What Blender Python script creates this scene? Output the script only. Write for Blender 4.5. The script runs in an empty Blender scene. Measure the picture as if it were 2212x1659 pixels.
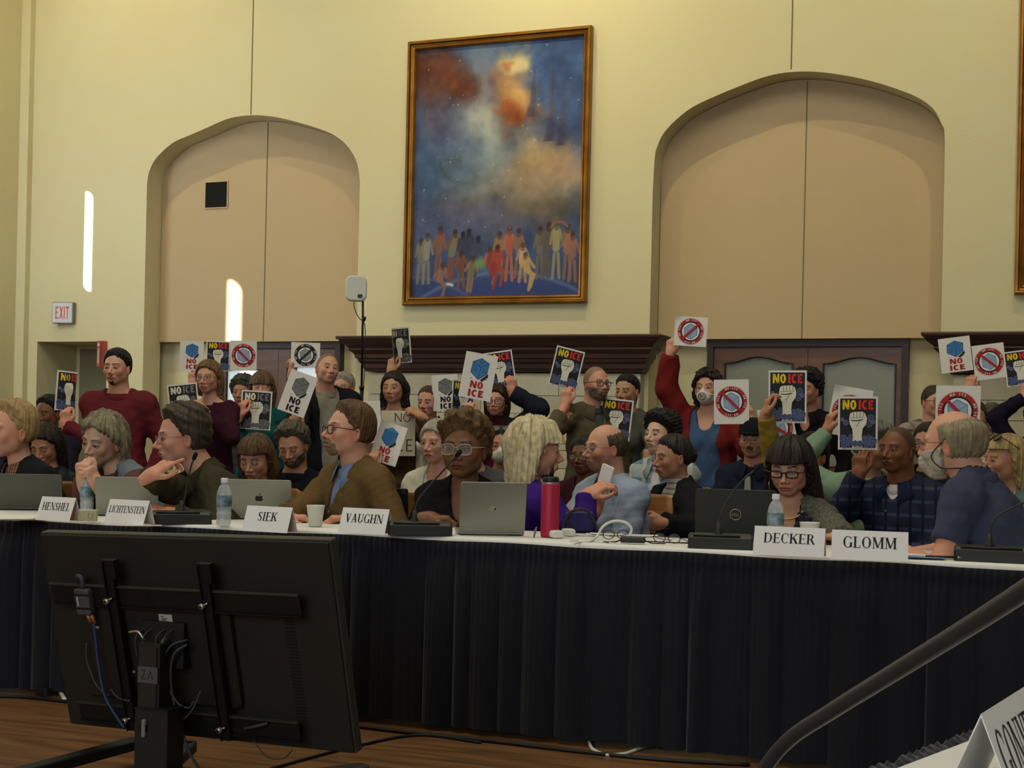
import bpy, math, random
import numpy as np
from mathutils import Vector, Matrix
from mathutils.geometry import tessellate_polygon

# ------------------------------------------------------------------ camera
W, H = 2212, 1659
FPX = 3000.0
ALPHA = math.atan(0.39)
ROLL = 0.0225
PX, PY = 1106.0, 950.0
CAM = np.array([0.0, 0.0, 1.129])
sa, ca = math.sin(ALPHA), math.cos(ALPHA)
F = np.array([-sa, ca, 0.0]); R0 = np.array([ca, sa, 0.0]); U0 = np.array([0.0, 0.0, 1.0])
RC = math.cos(ROLL) * R0 + math.sin(ROLL) * U0
UC = -math.sin(ROLL) * R0 + math.cos(ROLL) * U0
sc = bpy.context.scene
cd = bpy.data.cameras.new('camera'); cam = bpy.data.objects.new('camera', cd)
sc.collection.objects.link(cam); sc.camera = cam
cd.sensor_fit = 'HORIZONTAL'; cd.sensor_width = 36.0; cd.lens = 36.0 * FPX / W
cd.shift_x = 0.0; cd.shift_y = (PY - H / 2) / W
cd.clip_start = 0.05; cd.clip_end = 200
m = Matrix(((RC[0], UC[0], -F[0], CAM[0]), (RC[1], UC[1], -F[1], CAM[1]), (RC[2], UC[2], -F[2], CAM[2]), (0, 0, 0, 1)))
cam.matrix_world = m

# ------------------------------------------------------------------ colour management and world
sc.view_settings.view_transform = 'Standard'; sc.view_settings.look = 'None'
sc.view_settings.gamma = 1.0; sc.view_settings.use_curve_mapping = False
sc.view_settings.exposure = 0.0
try:
    sc.cycles.max_bounces = 6; sc.cycles.diffuse_bounces = 3; sc.cycles.glossy_bounces = 3
    sc.cycles.transmission_bounces = 6; sc.cycles.transparent_max_bounces = 8
    sc.cycles.caustics_reflective = False; sc.cycles.caustics_refractive = False
    sc.cycles.use_denoising = True
except Exception:
    pass
world = bpy.data.worlds.new('hall_world'); sc.world = world; world.use_nodes = True
world.node_tree.nodes['Background'].inputs[0].default_value = (0.80, 0.82, 0.80, 1)
world.node_tree.nodes['Background'].inputs[1].default_value = 0.16

def aim(o, d):
    o.rotation_euler = Vector(d).to_track_quat('-Z', 'Y').to_euler()
def area_light(name, loc, d, sx, sy, power, col):
    l = bpy.data.lights.new(name, 'AREA'); l.shape = 'RECTANGLE'; l.size = sx; l.size_y = sy
    l.energy = power; l.color = col
    o = bpy.data.objects.new(name, l); sc.collection.objects.link(o); o.location = loc; aim(o, d); return o
def spot_light(name, loc, d, power, ang, blend, col, size=0.08):
    l = bpy.data.lights.new(name, 'SPOT'); l.energy = power; l.spot_size = math.radians(ang); l.spot_blend = blend
    l.color = col; l.shadow_soft_size = size
    o = bpy.data.objects.new(name, l); sc.collection.objects.link(o); o.location = loc; aim(o, d); return o
warm = (1.0, 0.92, 0.74); cool = (0.84, 0.93, 1.0)
area_light('ceiling_lamps', (-3.0, 5.5, 8.3), (0, 0.15, -1), 9, 6, 440, (1.0, 0.95, 0.80))
area_light('rear_fill_light', (-2.0, -5.5, 3.6), (-0.1, 1, -0.05), 8, 4, 330, (0.92, 0.96, 1.0))  # added frontal fill from behind the camera, no window stands there
area_light('left_window_daylight', (-10.5, 9.0, 3.4), (0.75, 0.6, -0.12), 2.0, 3.0, 110, cool)
for x_ in (-9.2, -5.4, -3.6, 0.2):
    spot_light('wall_washer', (x_, 10.0, 7.9), (0, 0.66, -0.75), 310, 84, 1.0, (1.0, 0.87, 0.50), 0.05)
sl_ = bpy.data.lights.new('sun', 'SUN'); sl_.energy = 26; sl_.angle = math.radians(0.6); sl_.color = (1.0, 0.97, 0.90)
so_ = bpy.data.objects.new('sun', sl_); sc.collection.objects.link(so_)
aim(so_, (math.cos(math.radians(25)) * math.sin(math.radians(52)), math.cos(math.radians(25)) * math.cos(math.radians(52)), -math.sin(math.radians(25))))


# ------------------------------------------------------------------ pixel helpers (where the photo shows a thing, at a real depth)
def ray(px, py):
    u = (px - PX) / FPX; v = (PY - py) / FPX
    return F + u * RC + v * UC
def atS(px, py, S):
    return CAM + ray(px, py) * (FPX / S)
def atY(px, py, Y):
    r = ray(px, py); return CAM + r * ((Y - CAM[1]) / r[1])
def atZ(px, py, Z):
    r = ray(px, py); return CAM + r * ((Z - CAM[2]) / r[2])
def proj(P):
    v = np.asarray(P) - CAM; d = v @ F
    return PX + FPX * (v @ RC) / d, PY - FPX * (v @ UC) / d

# ------------------------------------------------------------------ materials
def lin(c):
    o = []
    for v in c[:3]:
        v = v / 255.0
        o.append(v / 12.92 if v <= 0.04045 else ((v + 0.055) / 1.055) ** 2.4)
    return tuple(o) + (1.0,)
MATS = {}
def mat(name, col, rough=0.6, metal=0.0, bump=None, noise=None, spec=0.4, trans=0.0, alpha=1.0, emit=None, sheen=0.0, vcol=None, coat=0.0, ior=1.45):
    key = name
    if key in MATS: return MATS[key]
    m = bpy.data.materials.new(name); m.use_nodes = True; nt = m.node_tree
    b = nt.nodes['Principled BSDF']
    b.inputs['Base Color'].default_value = lin(col); b.inputs['Roughness'].default_value = rough
    b.inputs['Metallic'].default_value = metal
    b.inputs['Specular IOR Level'].default_value = spec
    b.inputs['IOR'].default_value = ior
    if trans: b.inputs['Transmission Weight'].default_value = trans
    if alpha < 1: b.inputs['Alpha'].default_value = alpha
    if sheen: b.inputs['Sheen Weight'].default_value = sheen
    if coat: b.inputs['Coat Weight'].default_value = coat
    if emit:
        b.inputs['Emission Color'].default_value = lin(emit[0]); b.inputs['Emission Strength'].default_value = emit[1]
    tc = None
    def co():
        nonlocal tc
        if tc is None: tc = nt.nodes.new('ShaderNodeTexCoord')
        return tc.outputs['Object']
    if noise:  # (scale, amount, second colour)
        n = nt.nodes.new('ShaderNodeTexNoise'); n.inputs['Scale'].default_value = noise[0]; n.inputs['Detail'].default_value = 4
        nt.links.new(co(), n.inputs['Vector'])
        mx = nt.nodes.new('ShaderNodeMix'); mx.data_type = 'RGBA'
        rmp = nt.nodes.new('ShaderNodeValToRGB'); rmp.color_ramp.elements[0].position = 0.5 - noise[1] / 2; rmp.color_ramp.elements[1].position = 0.5 + noise[1] / 2
        nt.links.new(n.outputs['Fac'], rmp.inputs[0]); nt.links.new(rmp.outputs[0], mx.inputs[0])
        mx.inputs[6].default_value = lin(col); mx.inputs[7].default_value = lin(noise[2])
        nt.links.new(mx.outputs[2], b.inputs['Base Color'])
    if vcol:
        a = nt.nodes.new('ShaderNodeVertexColor'); a.layer_name = vcol
        nt.links.new(a.outputs['Color'], b.inputs['Base Color'])
    if bump:  # (scale, strength, distance, stretch)
        n = nt.nodes.new('ShaderNodeTexNoise'); n.inputs['Scale'].default_value = bump[0]; n.inputs['Detail'].default_value = 3
        mp = nt.nodes.new('ShaderNodeMapping'); nt.links.new(co(), mp.inputs['Vector'])
        if len(bump) > 3: mp.inputs['Scale'].default_value = bump[3]
        nt.links.new(mp.outputs[0], n.inputs['Vector'])
        bp = nt.nodes.new('ShaderNodeBump'); bp.inputs['Strength'].default_value = bump[1]; bp.inputs['Distance'].default_value = bump[2]
        nt.links.new(n.outputs['Fac'], bp.inputs['Height']); nt.links.new(bp.outputs[0], b.inputs['Normal'])
    MATS[key] = m
    return m
def plaid(name, c1, c2, c3, sc_=22.0, w=0.25, rough=0.85):
    """woven check: two sets of bands crossing (object coordinates)"""
    if name in MATS: return MATS[name]
    m = bpy.data.materials.new(name); m.use_nodes = True; nt = m.node_tree
    b = nt.nodes['Principled BSDF']; b.inputs['Roughness'].default_value = rough; b.inputs['Specular IOR Level'].default_value = 0.2
    tc = nt.nodes.new('ShaderNodeTexCoord'); sp = nt.nodes.new('ShaderNodeSeparateXYZ'); nt.links.new(tc.outputs['Object'], sp.inputs[0])
    def band(out, s, width):
        mu = nt.nodes.new('ShaderNodeMath'); mu.operation = 'MULTIPLY'; mu.inputs[1].default_value = s; nt.links.new(out, mu.inputs[0])
        fr = nt.nodes.new('ShaderNodeMath'); fr.operation = 'FRACT'; nt.links.new(mu.outputs[0], fr.inputs[0])
        lt = nt.nodes.new('ShaderNodeMath'); lt.operation = 'LESS_THAN'; lt.inputs[1].default_value = width; nt.links.new(fr.outputs[0], lt.inputs[0])
        return lt.outputs[0]
    xy = nt.nodes.new('ShaderNodeMath'); xy.operation = 'ADD'; nt.links.new(sp.outputs[0], xy.inputs[0])
    hy = nt.nodes.new('ShaderNodeMath'); hy.operation = 'MULTIPLY'; hy.inputs[1].default_value = 0.6; nt.links.new(sp.outputs[1], hy.inputs[0]); nt.links.new(hy.outputs[0], xy.inputs[1])
    h = band(sp.outputs[2], sc_, w); v = band(xy.outputs[0], sc_, w)
    mx = nt.nodes.new('ShaderNodeMix'); mx.data_type = 'RGBA'; mx.inputs[6].default_value = lin(c1); mx.inputs[7].default_value = lin(c2); nt.links.new(h, mx.inputs[0])
    m2 = nt.nodes.new('ShaderNodeMix'); m2.data_type = 'RGBA'; m2.inputs[7].default_value = lin(c3); nt.links.new(v, m2.inputs[0]); nt.links.new(mx.outputs[2], m2.inputs[6])
    nt.links.new(m2.outputs[2], b.inputs['Base Color'])
    MATS[name] = m; return m
def stripes(name, c1, c2, s, w):
    return plaid(name, c1, c2, c1, s, w) if False else _stripes(name, c1, c2, s, w)
def _stripes(name, c1, c2, s, w):
    if name in MATS: return MATS[name]
    m = bpy.data.materials.new(name); m.use_nodes = True; nt = m.node_tree
    b = nt.nodes['Principled BSDF']; b.inputs['Roughness'].default_value = 0.85
    tc = nt.nodes.new('ShaderNodeTexCoord'); sp = nt.nodes.new('ShaderNodeSeparateXYZ'); nt.links.new(tc.outputs['Object'], sp.inputs[0])
    mu = nt.nodes.new('ShaderNodeMath'); mu.operation = 'MULTIPLY'; mu.inputs[1].default_value = s; nt.links.new(sp.outputs[2], mu.inputs[0])
    fr = nt.nodes.new('ShaderNodeMath'); fr.operation = 'FRACT'; nt.links.new(mu.outputs[0], fr.inputs[0])
    lt = nt.nodes.new('ShaderNodeMath'); lt.operation = 'LESS_THAN'; lt.inputs[1].default_value = w; nt.links.new(fr.outputs[0], lt.inputs[0])
    mx = nt.nodes.new('ShaderNodeMix'); mx.data_type = 'RGBA'; mx.inputs[6].default_value = lin(c1); mx.inputs[7].default_value = lin(c2); nt.links.new(lt.outputs[0], mx.inputs[0])
    nt.links.new(mx.outputs[2], b.inputs['Base Color']); MATS[name] = m; return m
def wood(name, c1, c2, scale=(1, 1, 1), s=3.0, rough=0.45, dist=4.0):
    if name in MATS: return MATS[name]
    m = bpy.data.materials.new(name); m.use_nodes = True; nt = m.node_tree
    b = nt.nodes['Principled BSDF']; b.inputs['Roughness'].default_value = rough
    tc = nt.nodes.new('ShaderNodeTexCoord'); mp = nt.nodes.new('ShaderNodeMapping'); mp.inputs['Scale'].default_value = scale
    nt.links.new(tc.outputs['Object'], mp.inputs[0])
    n = nt.nodes.new('ShaderNodeTexNoise'); n.inputs['Scale'].default_value = s; n.inputs['Detail'].default_value = 6; n.inputs['Distortion'].default_value = dist * 0.1
    nt.links.new(mp.outputs[0], n.inputs['Vector'])
    r = nt.nodes.new('ShaderNodeValToRGB'); r.color_ramp.elements[0].position = 0.35; r.color_ramp.elements[1].position = 0.65
    r.color_ramp.elements[0].color = lin(c1); r.color_ramp.elements[1].color = lin(c2)
    nt.links.new(n.outputs['Fac'], r.inputs[0]); nt.links.new(r.outputs[0], b.inputs['Base Color'])
    MATS[name] = m; return m

# ------------------------------------------------------------------ objects
COL = sc.collection
def tag(o, label=None, cat=None, group=None, kind=None):
    if label: o['label'] = label
    if cat: o['category'] = cat
    if group: o['group'] = group
    if kind: o['kind'] = kind
    return o
def empty(name, loc, label=None, cat=None, group=None, rz=0.0):
    o = bpy.data.objects.new(name, None); COL.objects.link(o); o.location = tuple(float(v) for v in loc); o.rotation_euler = (0, 0, rz)
    o.empty_display_size = 0.1
    return tag(o, label, cat, group)
def obj(name, me, parent=None, loc=None, rot=None):
    o = bpy.data.objects.new(name, me); COL.objects.link(o)
    if parent is not None: o.parent = parent
    if loc is not None: o.location = tuple(float(v) for v in loc)
    if rot is not None: o.rotation_euler = rot
    return o
def copy_tree(o, parent=None):
    c = o.copy(); COL.objects.link(c)
    if parent is not None: c.parent = parent
    for ch in list(o.children): copy_tree(ch, c)
    return c
class MB:
    """mesh builder: vertices, faces, material index per face"""
    def __init__(s): s.v = []; s.f = []; s.mi = []; s.mats = []; s.smooth = []
    def slot(s, m):
        if m not in s.mats: s.mats.append(m)
        return s.mats.index(m)
    def add(s, vs, fs, m, smooth=False):
        k = len(s.v); s.v += [tuple(float(c) for c in p) for p in vs]; i = s.slot(m)
        for f in fs: s.f.append(tuple(k + a for a in f)); s.mi.append(i); s.smooth.append(smooth)
    def box(s, c, d, m, rot=None):
        x, y, z = d[0] / 2, d[1] / 2, d[2] / 2
        vs = [(-x, -y, -z), (x, -y, -z), (x, y, -z), (-x, y, -z), (-x, -y, z), (x, -y, z), (x, y, z), (-x, y, z)]
        if rot is not None: vs = [tuple(rot @ Vector(p)) for p in vs]
        vs = [(p[0] + c[0], p[1] + c[1], p[2] + c[2]) for p in vs]
        s.add(vs, [(0, 3, 2, 1), (4, 5, 6, 7), (0, 1, 5, 4), (1, 2, 6, 5), (2, 3, 7, 6), (3, 0, 4, 7)], m)
    def rbox(s, c, d, r, m, rot=None, seg=3, axis=2):
        """box with rounded corners in the plane across `axis`, and small chamfer"""
        a, b_ = [i for i in range(3) if i != axis]
        hw, hh, ht = d[a] / 2, d[b_] / 2, d[axis] / 2
        pts = []
        for (sx, sy, st) in ((1, 1, 0), (-1, 1, 1), (-1, -1, 2), (1, -1, 3)):
            for k in range(seg + 1):
                an = math.pi / 2 * (st + k / seg)
                pts.append((sx * (hw - r) + r * math.cos(an), sy * (hh - r) + r * math.sin(an)))
        ch = min(r * 0.35, ht * 0.4)
        rings = [(-ht, 1 - ch / max(hw, 1e-6), 1 - ch / max(hh, 1e-6)), (-ht + ch, 1, 1), (ht - ch, 1, 1), (ht, 1 - ch / max(hw, 1e-6), 1 - ch / max(hh, 1e-6))]
        vs = []
        for (t, fx, fy) in rings:
            for (u, v) in pts:
                p = [0, 0, 0]; p[a] = u * fx; p[b_] = v * fy; p[axis] = t; vs.append(Vector(p))
        if rot is not None: vs = [rot @ p for p in vs]
        vs = [(p[0] + c[0], p[1] + c[1], p[2] + c[2]) for p in vs]
        n = len(pts); fs = []
        for i in range(3):
            for k in range(n):
                fs.append((i * n + k, i * n + (k + 1) % n, (i + 1) * n + (k + 1) % n, (i + 1) * n + k))
        if axis == 1: fs = [tuple(reversed(f)) for f in fs]
        e0 = tuple(range(n)); e1 = tuple(range(3 * n, 4 * n))
        fs += [tuple(reversed(e0)) if axis != 1 else e0, e1 if axis != 1 else tuple(reversed(e1))]
        s.add(vs, fs, m)
    def tube(s, pts, r, m, n=8, closed=False, smooth=True):
        P = [Vector(p) for p in pts]; N = len(P); rr = r if isinstance(r, (list, tuple)) else [r] * N
        vs = []; prev = None
        for i, p in enumerate(P):
            if closed: t = P[(i + 1) % N] - P[i - 1]
            else: t = P[min(i + 1, N - 1)] - P[max(i - 1, 0)]
            if t.length < 1e-9: t = Vector((0, 0, 1))
            t.normalize()
            if prev is None:
                a = Vector((0, 0, 1)) if abs(t.z) < 0.9 else Vector((1, 0, 0)); u = t.cross(a).normalized()
            else:
                u = (prev - t * prev.dot(t));
                u = u.normalized() if u.length > 1e-6 else t.orthogonal().normalized()
            prev = u; w = t.cross(u)
            for k in range(n):
                an = 2 * math.pi * k / n; vs.append(p + (u * math.cos(an) + w * math.sin(an)) * rr[i])
        fs = []
        for i in range(N if closed else N - 1):
            j = (i + 1) % N
            for k in range(n): fs.append((i * n + k, i * n + (k + 1) % n, j * n + (k + 1) % n, j * n + k))
        if not closed: fs += [tuple(reversed(range(n))), tuple(range((N - 1) * n, N * n))]
        s.add(vs, fs, m, smooth)
    def lathe(s, c, prof, m, n=24, smooth=True, caps=True):
        vs = []; 
        for (r, z) in prof:
            for k in range(n):
                a = 2 * math.pi * k / n; vs.append((c[0] + r * math.cos(a), c[1] + r * math.sin(a), c[2] + z))
        fs = []
        for i in range(len(prof) - 1):
            for k in range(n): fs.append((i * n + k, i * n + (k + 1) % n, (i + 1) * n + (k + 1) % n, (i + 1) * n + k))
        if caps: fs += [tuple(reversed(range(n))), tuple(range((len(prof) - 1) * n, len(prof) * n))]
        s.add(vs, fs, m, smooth)
    def poly_holes(s, loops, fn, m, flip=False):
        """planar region with holes; fn maps (u,v) to 3D"""
        L = [[Vector((u, v, 0)) for (u, v) in lp] for lp in loops]
        tris = tessellate_polygon(L); flat = [p for lp in loops for p in lp]
        vs = [fn(*p) for p in flat]; out = []
        for t in tris:
            (x0, y0), (x1, y1), (x2, y2) = flat[t[0]], flat[t[1]], flat[t[2]]
            ar = (x1 - x0) * (y2 - y0) - (x2 - x0) * (y1 - y0)
            if abs(ar) < 1e-12: continue
            t = tuple(t) if ar > 0 else (t[0], t[2], t[1])
            out.append(tuple(reversed(t)) if flip else t)
        s.add(vs, out, m)
    def mesh(s, name, autosmooth=False):
        me = bpy.data.meshes.new(name); me.from_pydata(s.v, [], s.f)
        for m in s.mats: me.materials.append(m)
        me.polygons.foreach_set('material_index', s.mi); me.polygons.foreach_set('use_smooth', s.smooth); me.update(); return me
    def build(s, name, parent=None, loc=None, rot=None):
        return obj(name, s.mesh(name), parent, loc, rot)
def stroke_pts(a, b, n):
    a = np.asarray(a, float); b = np.asarray(b, float); return [a + (b - a) * i / n for i in range(n + 1)]
def spline(pts, n=8):
    """Catmull-Rom through the points"""
    P = [np.asarray(p, float) for p in pts]; P = [2 * P[0] - P[1]] + P + [2 * P[-1] - P[-2]]; out = []
    for i in range(1, len(P) - 2):
        for k in range(n):
            t = k / n; a, b, c, d = P[i - 1], P[i], P[i + 1], P[i + 2]
            out.append(0.5 * ((2 * b) + (c - a) * t + (2 * a - 5 * b + 4 * c - d) * t * t + (3 * b - a - 3 * c + d) * t ** 3))
    out.append(P[-2]); return out

# ------------------------------------------------------------------ lettering (hand-drawn strokes; serif or block)
def glyph(ch, tk=0.17, tn=0.06, sf=True):
    """quads of one capital letter in a box of height 1; returns (quads, width)"""
    Q = []
    def ln(x0, y0, x1, y1, w):
        d = math.hypot(x1 - x0, y1 - y0) or 1; nx, ny = -(y1 - y0) / d * w / 2, (x1 - x0) / d * w / 2
        Q.append([(x0 + nx, y0 + ny), (x1 + nx, y1 + ny), (x1 - nx, y1 - ny), (x0 - nx, y0 - ny)])
    def dg(x0, x1, y0, y1, w):  # slanted stem cut flat at y0 / y1
        Q.append([(x0 - w / 2, y0), (x0 + w / 2, y0), (x1 + w / 2, y1), (x1 - w / 2, y1)])
    def vs(x, y0=0, y1=1, w=None): 
        w = w or tk; Q.append([(x - w / 2, y0), (x + w / 2, y0), (x + w / 2, y1), (x - w / 2, y1)])
    def hs(x0, x1, y, w=None):
        w = w or tn; Q.append([(x0, y - w / 2), (x1, y - w / 2), (x1, y + w / 2), (x0, y + w / 2)])
    def srf(x, top=True, bot=True, w=None):
        if not sf: return
        w = w or tk * 1.05
        if bot: hs(x - w, x + w, 0.022, 0.045)
        if top: hs(x - w, x + w, 0.978, 0.045)
    def arc(cx, cy, rx, ry, a0, a1, n=14):
        for i in range(n):
            t0 = math.radians(a0 + (a1 - a0) * i / n); t1 = math.radians(a0 + (a1 - a0) * (i + 1) / n)
            def th(t): return tn + (tk - tn) * abs(math.cos(t)) ** 1.3
            def pt(t, o): return (cx + (rx - o * th(t)) * math.cos(t), cy + (ry - o * (tn if o else 0)) * math.sin(t))
            Q.append([pt(t0, 0), pt(t1, 0), pt(t1, 1), pt(t0, 1)])
    h = tk / 2
    if ch == 'I': w = tk if not sf else tk * 1.9; vs(w / 2); srf(w / 2)
    elif ch == 'H': w = .78; vs(.14); vs(w - .14); hs(.14, w - .14, .52); srf(.14); srf(w - .14)
    elif ch == 'N':
        w = .80; t = tn if sf else tk * .9; vs(.12, 0, 1, t); vs(w - .10, 0, 1, t); dg(w - .10, .12, 0, 1, tk * 1.15); srf(.10, True, True, .13); srf(w - .10, True, False, .13)
    elif ch == 'E':
        w = .64; vs(.15); hs(.1, w - .03, tn / 2); hs(.1, w - .05, 1 - tn / 2); hs(.15, w - .14, .52)
        if sf: vs(w - .05, 0, .24, .045); vs(w - .07, .78, 1, .045); vs(w - .16, .42, .62, .04); srf(.13)
    elif ch == 'L': 
        w = .62; vs(.15); hs(.1, w - .03, tn / 2); srf(.15)
        if sf: vs(w - .05, 0, .26, .045)
    elif ch == 'T':
        w = .68; vs(w / 2); hs(.02, w - .02, 1 - tn / 2)
        if sf: vs(.04, .76, 1, .045); vs(w - .04, .76, 1, .045); srf(w / 2, False, True)
    elif ch == 'O': w = .78; arc(w / 2, .5, w / 2 - .02, .51, 0, 360, 28)
    elif ch == 'C':
        w = .70; arc(.39, .5, .37, .51, 48, 312, 20)
        if sf: vs(.65, .70, .96, .045)
    elif ch == 'G':
        w = .78; arc(.40, .5, .38, .51, 46, 318, 20); vs(.66, .04, .42)
        if sf: hs(.52, .78, .42, .045); vs(.66, .72, .96, .045)
        else: hs(.42, .72, .42)
    elif ch == 'D': w = .78; vs(.15); arc(.30, .5, .46, .5, -90, 90, 16); hs(.1, .32, tn / 2); hs(.1, .32, 1 - tn / 2); srf(.13, True, True, .12)
    elif ch == 'S':
        w = .58; arc(.29, .74, .25, .27, 30, 250, 12); arc(.29, .26, .26, .27, -150, 70, 12); ln(.16, .60, .42, .44, tk * .9)
        if sf: vs(.51, .72, .94, .04); vs(.06, .06, .28, .04)
    elif ch == 'K': w = .76; vs(.15); ln(.2, .42, .62, .97, tn * 1.2 if sf else tk * .9); dg(.66, .36, 0, .60, tk * 1.2); srf(.15); srf(.64, True, True, .12)
    elif ch == 'V': w = .74; dg(.40, .14, 0, 1, tk * 1.1); dg(.38, .62, 0, 1, tn * 1.4 if sf else tk * 1.1); srf(.14, True, False, .13); srf(.62, True, False, .11)
    elif ch == 'A': w = .76; dg(.12, .37, 0, 1, tn * 1.4 if sf else tk * 1.1); dg(.62, .38, 0, 1, tk * 1.1); hs(.22, .54, .33); srf(.12, False, True, .11); srf(.62, False, True, .13)
    elif ch == 'U': w = .76; vs(.15, .28, 1); vs(w - .13, .28, 1, tn * 1.3 if sf else tk); arc(w / 2, .30, w / 2 - .15 + h, .31, 180, 360, 12); srf(.15, True, False); srf(w - .13, True, False, .12)
    elif ch == 'M': w = .96; vs(.13, 0, 1, tn * 1.1 if sf else tk); vs(w - .14); dg(.46, .16, .06, 1, tk); dg(.46, w - .16, .06, 1, tn * 1.3 if sf else tk); srf(.12, True, True, .12); srf(w - .14)
    elif ch == 'R': w = .74; vs(.15); arc(.34, .745, .26, .255, -90, 90, 12); hs(.1, .36, 1 - tn / 2); hs(.15, .36, .49 + tn / 2); dg(.66, .40, 0, .50, tk * 1.1); srf(.15); srf(.66, False, True, .1)
    elif ch == 'X': w = .72; dg(.60, .12, 0, 1, tk * 1.1); dg(.12, .60, 0, 1, tk * 1.1)
    elif ch == 'F': w = .62; vs(.15); hs(.1, w - .05, 1 - tn / 2); hs(.15, w - .14, .52)
    elif ch == '2': w = .56; arc(.28, .74, .24, .26, -20, 180, 10); ln(.48, .62, .1, .08, tk * .8); hs(.05, .54, tn / 2 + .02)
    else: w = .4
    return Q, w
def text_quads(txt, height, width=None, tk=0.17, tn=0.06, sf=True, gap=0.08):
    """centred text: list of quads, scaled to height and (if given) width"""
    out = []; x = 0
    for c in txt:
        if c == ' ': x += .38; continue
        q, w = glyph(c, tk, tn, sf)
        out += [[(a + x, b) for a, b in p] for p in q]; x += w + gap
    x -= gap; sx = (width / x) if width else height
    return [[((a - x / 2) * sx, (b - .5) * height) for a, b in p] for p in out]

# ------------------------------------------------------------------ the room
YW = 3000 / 225 * ca; YT = 3000 / 567 * ca
XL = -10.76; XR = 5.0; ZL = 2.107; YB = -7.0; ZC = 8.6
plaster = mat('plaster', (211, 205, 165), 0.85, bump=(60, 0.15, 0.01), noise=(0.8, 0.5, (210, 198, 156)))
fabric = mat('acoustic_fabric', (190, 168, 132), 0.95, bump=(260, 0.3, 0.01))
stone = mat('limestone', (196, 190, 164), 0.8, noise=(3.0, 0.4, (178, 170, 142)), bump=(20, 0.2, 0.02))
darkwood = wood('dark_wood', (44, 23, 15), (72, 40, 26), (0.6, 4, 9), 2.2, 0.5)
seam_m = mat('joint', (122, 112, 80), 0.9)
gold = mat('gilt_frame', (168, 116, 40), 0.38, metal=0.55, noise=(6, 0.5, (120, 76, 22)))
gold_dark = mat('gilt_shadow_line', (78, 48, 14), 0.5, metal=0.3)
parquet = wood('parquet_boards', (84, 56, 30), (122, 84, 48), (1.2, 9, 1), 2.0, 0.42)

SUN = np.array([math.cos(math.radians(25)) * math.sin(math.radians(52)), math.cos(math.radians(25)) * math.cos(math.radians(52)), -math.sin(math.radians(25))])
def slot_for(px, y0, y1, yw, w):
    a = atY(px, y0, yw); c = atY(px - 5, y1, yw); t = (a[0] - XL) / SUN[0]; q = a - SUN * t; q2 = c - SUN * t
    return (float(q[1]), float((q[2] + q2[2]) / 2), w * SUN[1] / SUN[0], float(q[2] - q2[2]))
SL = [slot_for(193, 415, 628, YW, .105), slot_for(507, 608, 900, YW + .27, .17)]
# floor
b = MB(); b.add([(XL - .1, YB, 0), (XR, YB, 0), (XR, YW + 1.2, 0), (XL - .1, YW + 1.2, 0)], [(0, 1, 2, 3)], parquet)
b.add([(XL - .1, YB, -.1), (XR, YB, -.1), (XR, YW + 1.2, -.1), (XL - .1, YW + 1.2, -.1)], [(3, 2, 1, 0)], parquet)
tag(b.build('floor'), kind='structure')
# ceiling
b = MB(); b.box(((XL + XR) / 2, (YB + YW) / 2, ZC + .1), (XR - XL, YW - YB + 1, .2), plaster); tag(b.build('ceiling'), kind='structure')
# side walls and the wall behind the camera (the slots let the sun in)
def slot(yc, zc, w, h):
    n = 8; o = [(yc + w / 2 * math.cos(math.pi * k / n), zc + h / 2 - w / 2 + w / 2 * math.sin(math.pi * k / n)) for k in range(n + 1)]
    return o + [(yc - w / 2 * math.cos(math.pi * k / n), zc - h / 2 + w / 2 - w / 2 * math.sin(math.pi * k / n)) for k in range(n + 1)]
# the left wall has tall narrow window slots near the corner; sunlight comes through them
b = MB(); b.poly_holes([[(YB - 1.2, 0), (YW + 1.2, 0), (YW + 1.2, ZC), (YB - 1.2, ZC)]] + [slot(*q) for q in SL], lambda u, v: (XL, u, v), plaster); tag(b.build('wall_left'), kind='structure')
b = MB(); b.box(((XL + XR) / 2, YB - .1, ZC / 2), (XR - XL, .2, ZC), plaster); tag(b.build('wall_rear'), kind='structure')

zl = 2.1826
A1 = [(672 , 1600), (693, 870), (700, 820), (720, 770), (755, 725), (820, 670), (900, 635), (980, 600), (1060, 565), (1130, 548), (1210, 543), (1300, 552), (1400, 575), (1500, 605), (1570, 635), (1620, 670), (1660, 720), (1685, 775), (1697, 850), (1688, 1600)]
A1 = [(x / zl, y / zl) for x, y in A1]
A2 = [(228, 1590), (240, 900), (250, 740), (262, 690), (290, 630), (350, 565), (420, 510), (520, 460), (640, 410), (760, 365), (860, 343), (960, 337), (1060, 343), (1180, 362), (1300, 390), (1420, 430), (1500, 465), (1565, 515), (1600, 580), (1617, 650), (1612, 1000), (1605, 1580)]
A2 = [(1300 + x / 2.183, y / 2.183) for x, y in A2]
def arch_outline(px):
    P = [atY(x, y, YW) for x, y in px]; P = [(p[0], p[2]) for p in P]
    P = [(P[1][0] - .0, 0.0)] + [(P[1][0], P[1][1])] + P[2:-2] + [(P[-2][0], P[-2][1]), (P[-2][0], 0.0)]
    # smooth the hand-read curve
    body = spline([np.array([a, c]) for a, c in P[1:-1]], 4); return [P[0]] + [(float(q[0]), float(q[1])) for q in body] + [P[-1]]
O1 = arch_outline(A1); O2 = arch_outline(A2)
pl = atY(77, 900, YW)[0]; pr = atY(228, 900, YW)[0]
O0 = [(pl, 0.0), (pl, ZL - .01), (pr, ZL - .01), (pr, 0.0)]
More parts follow.
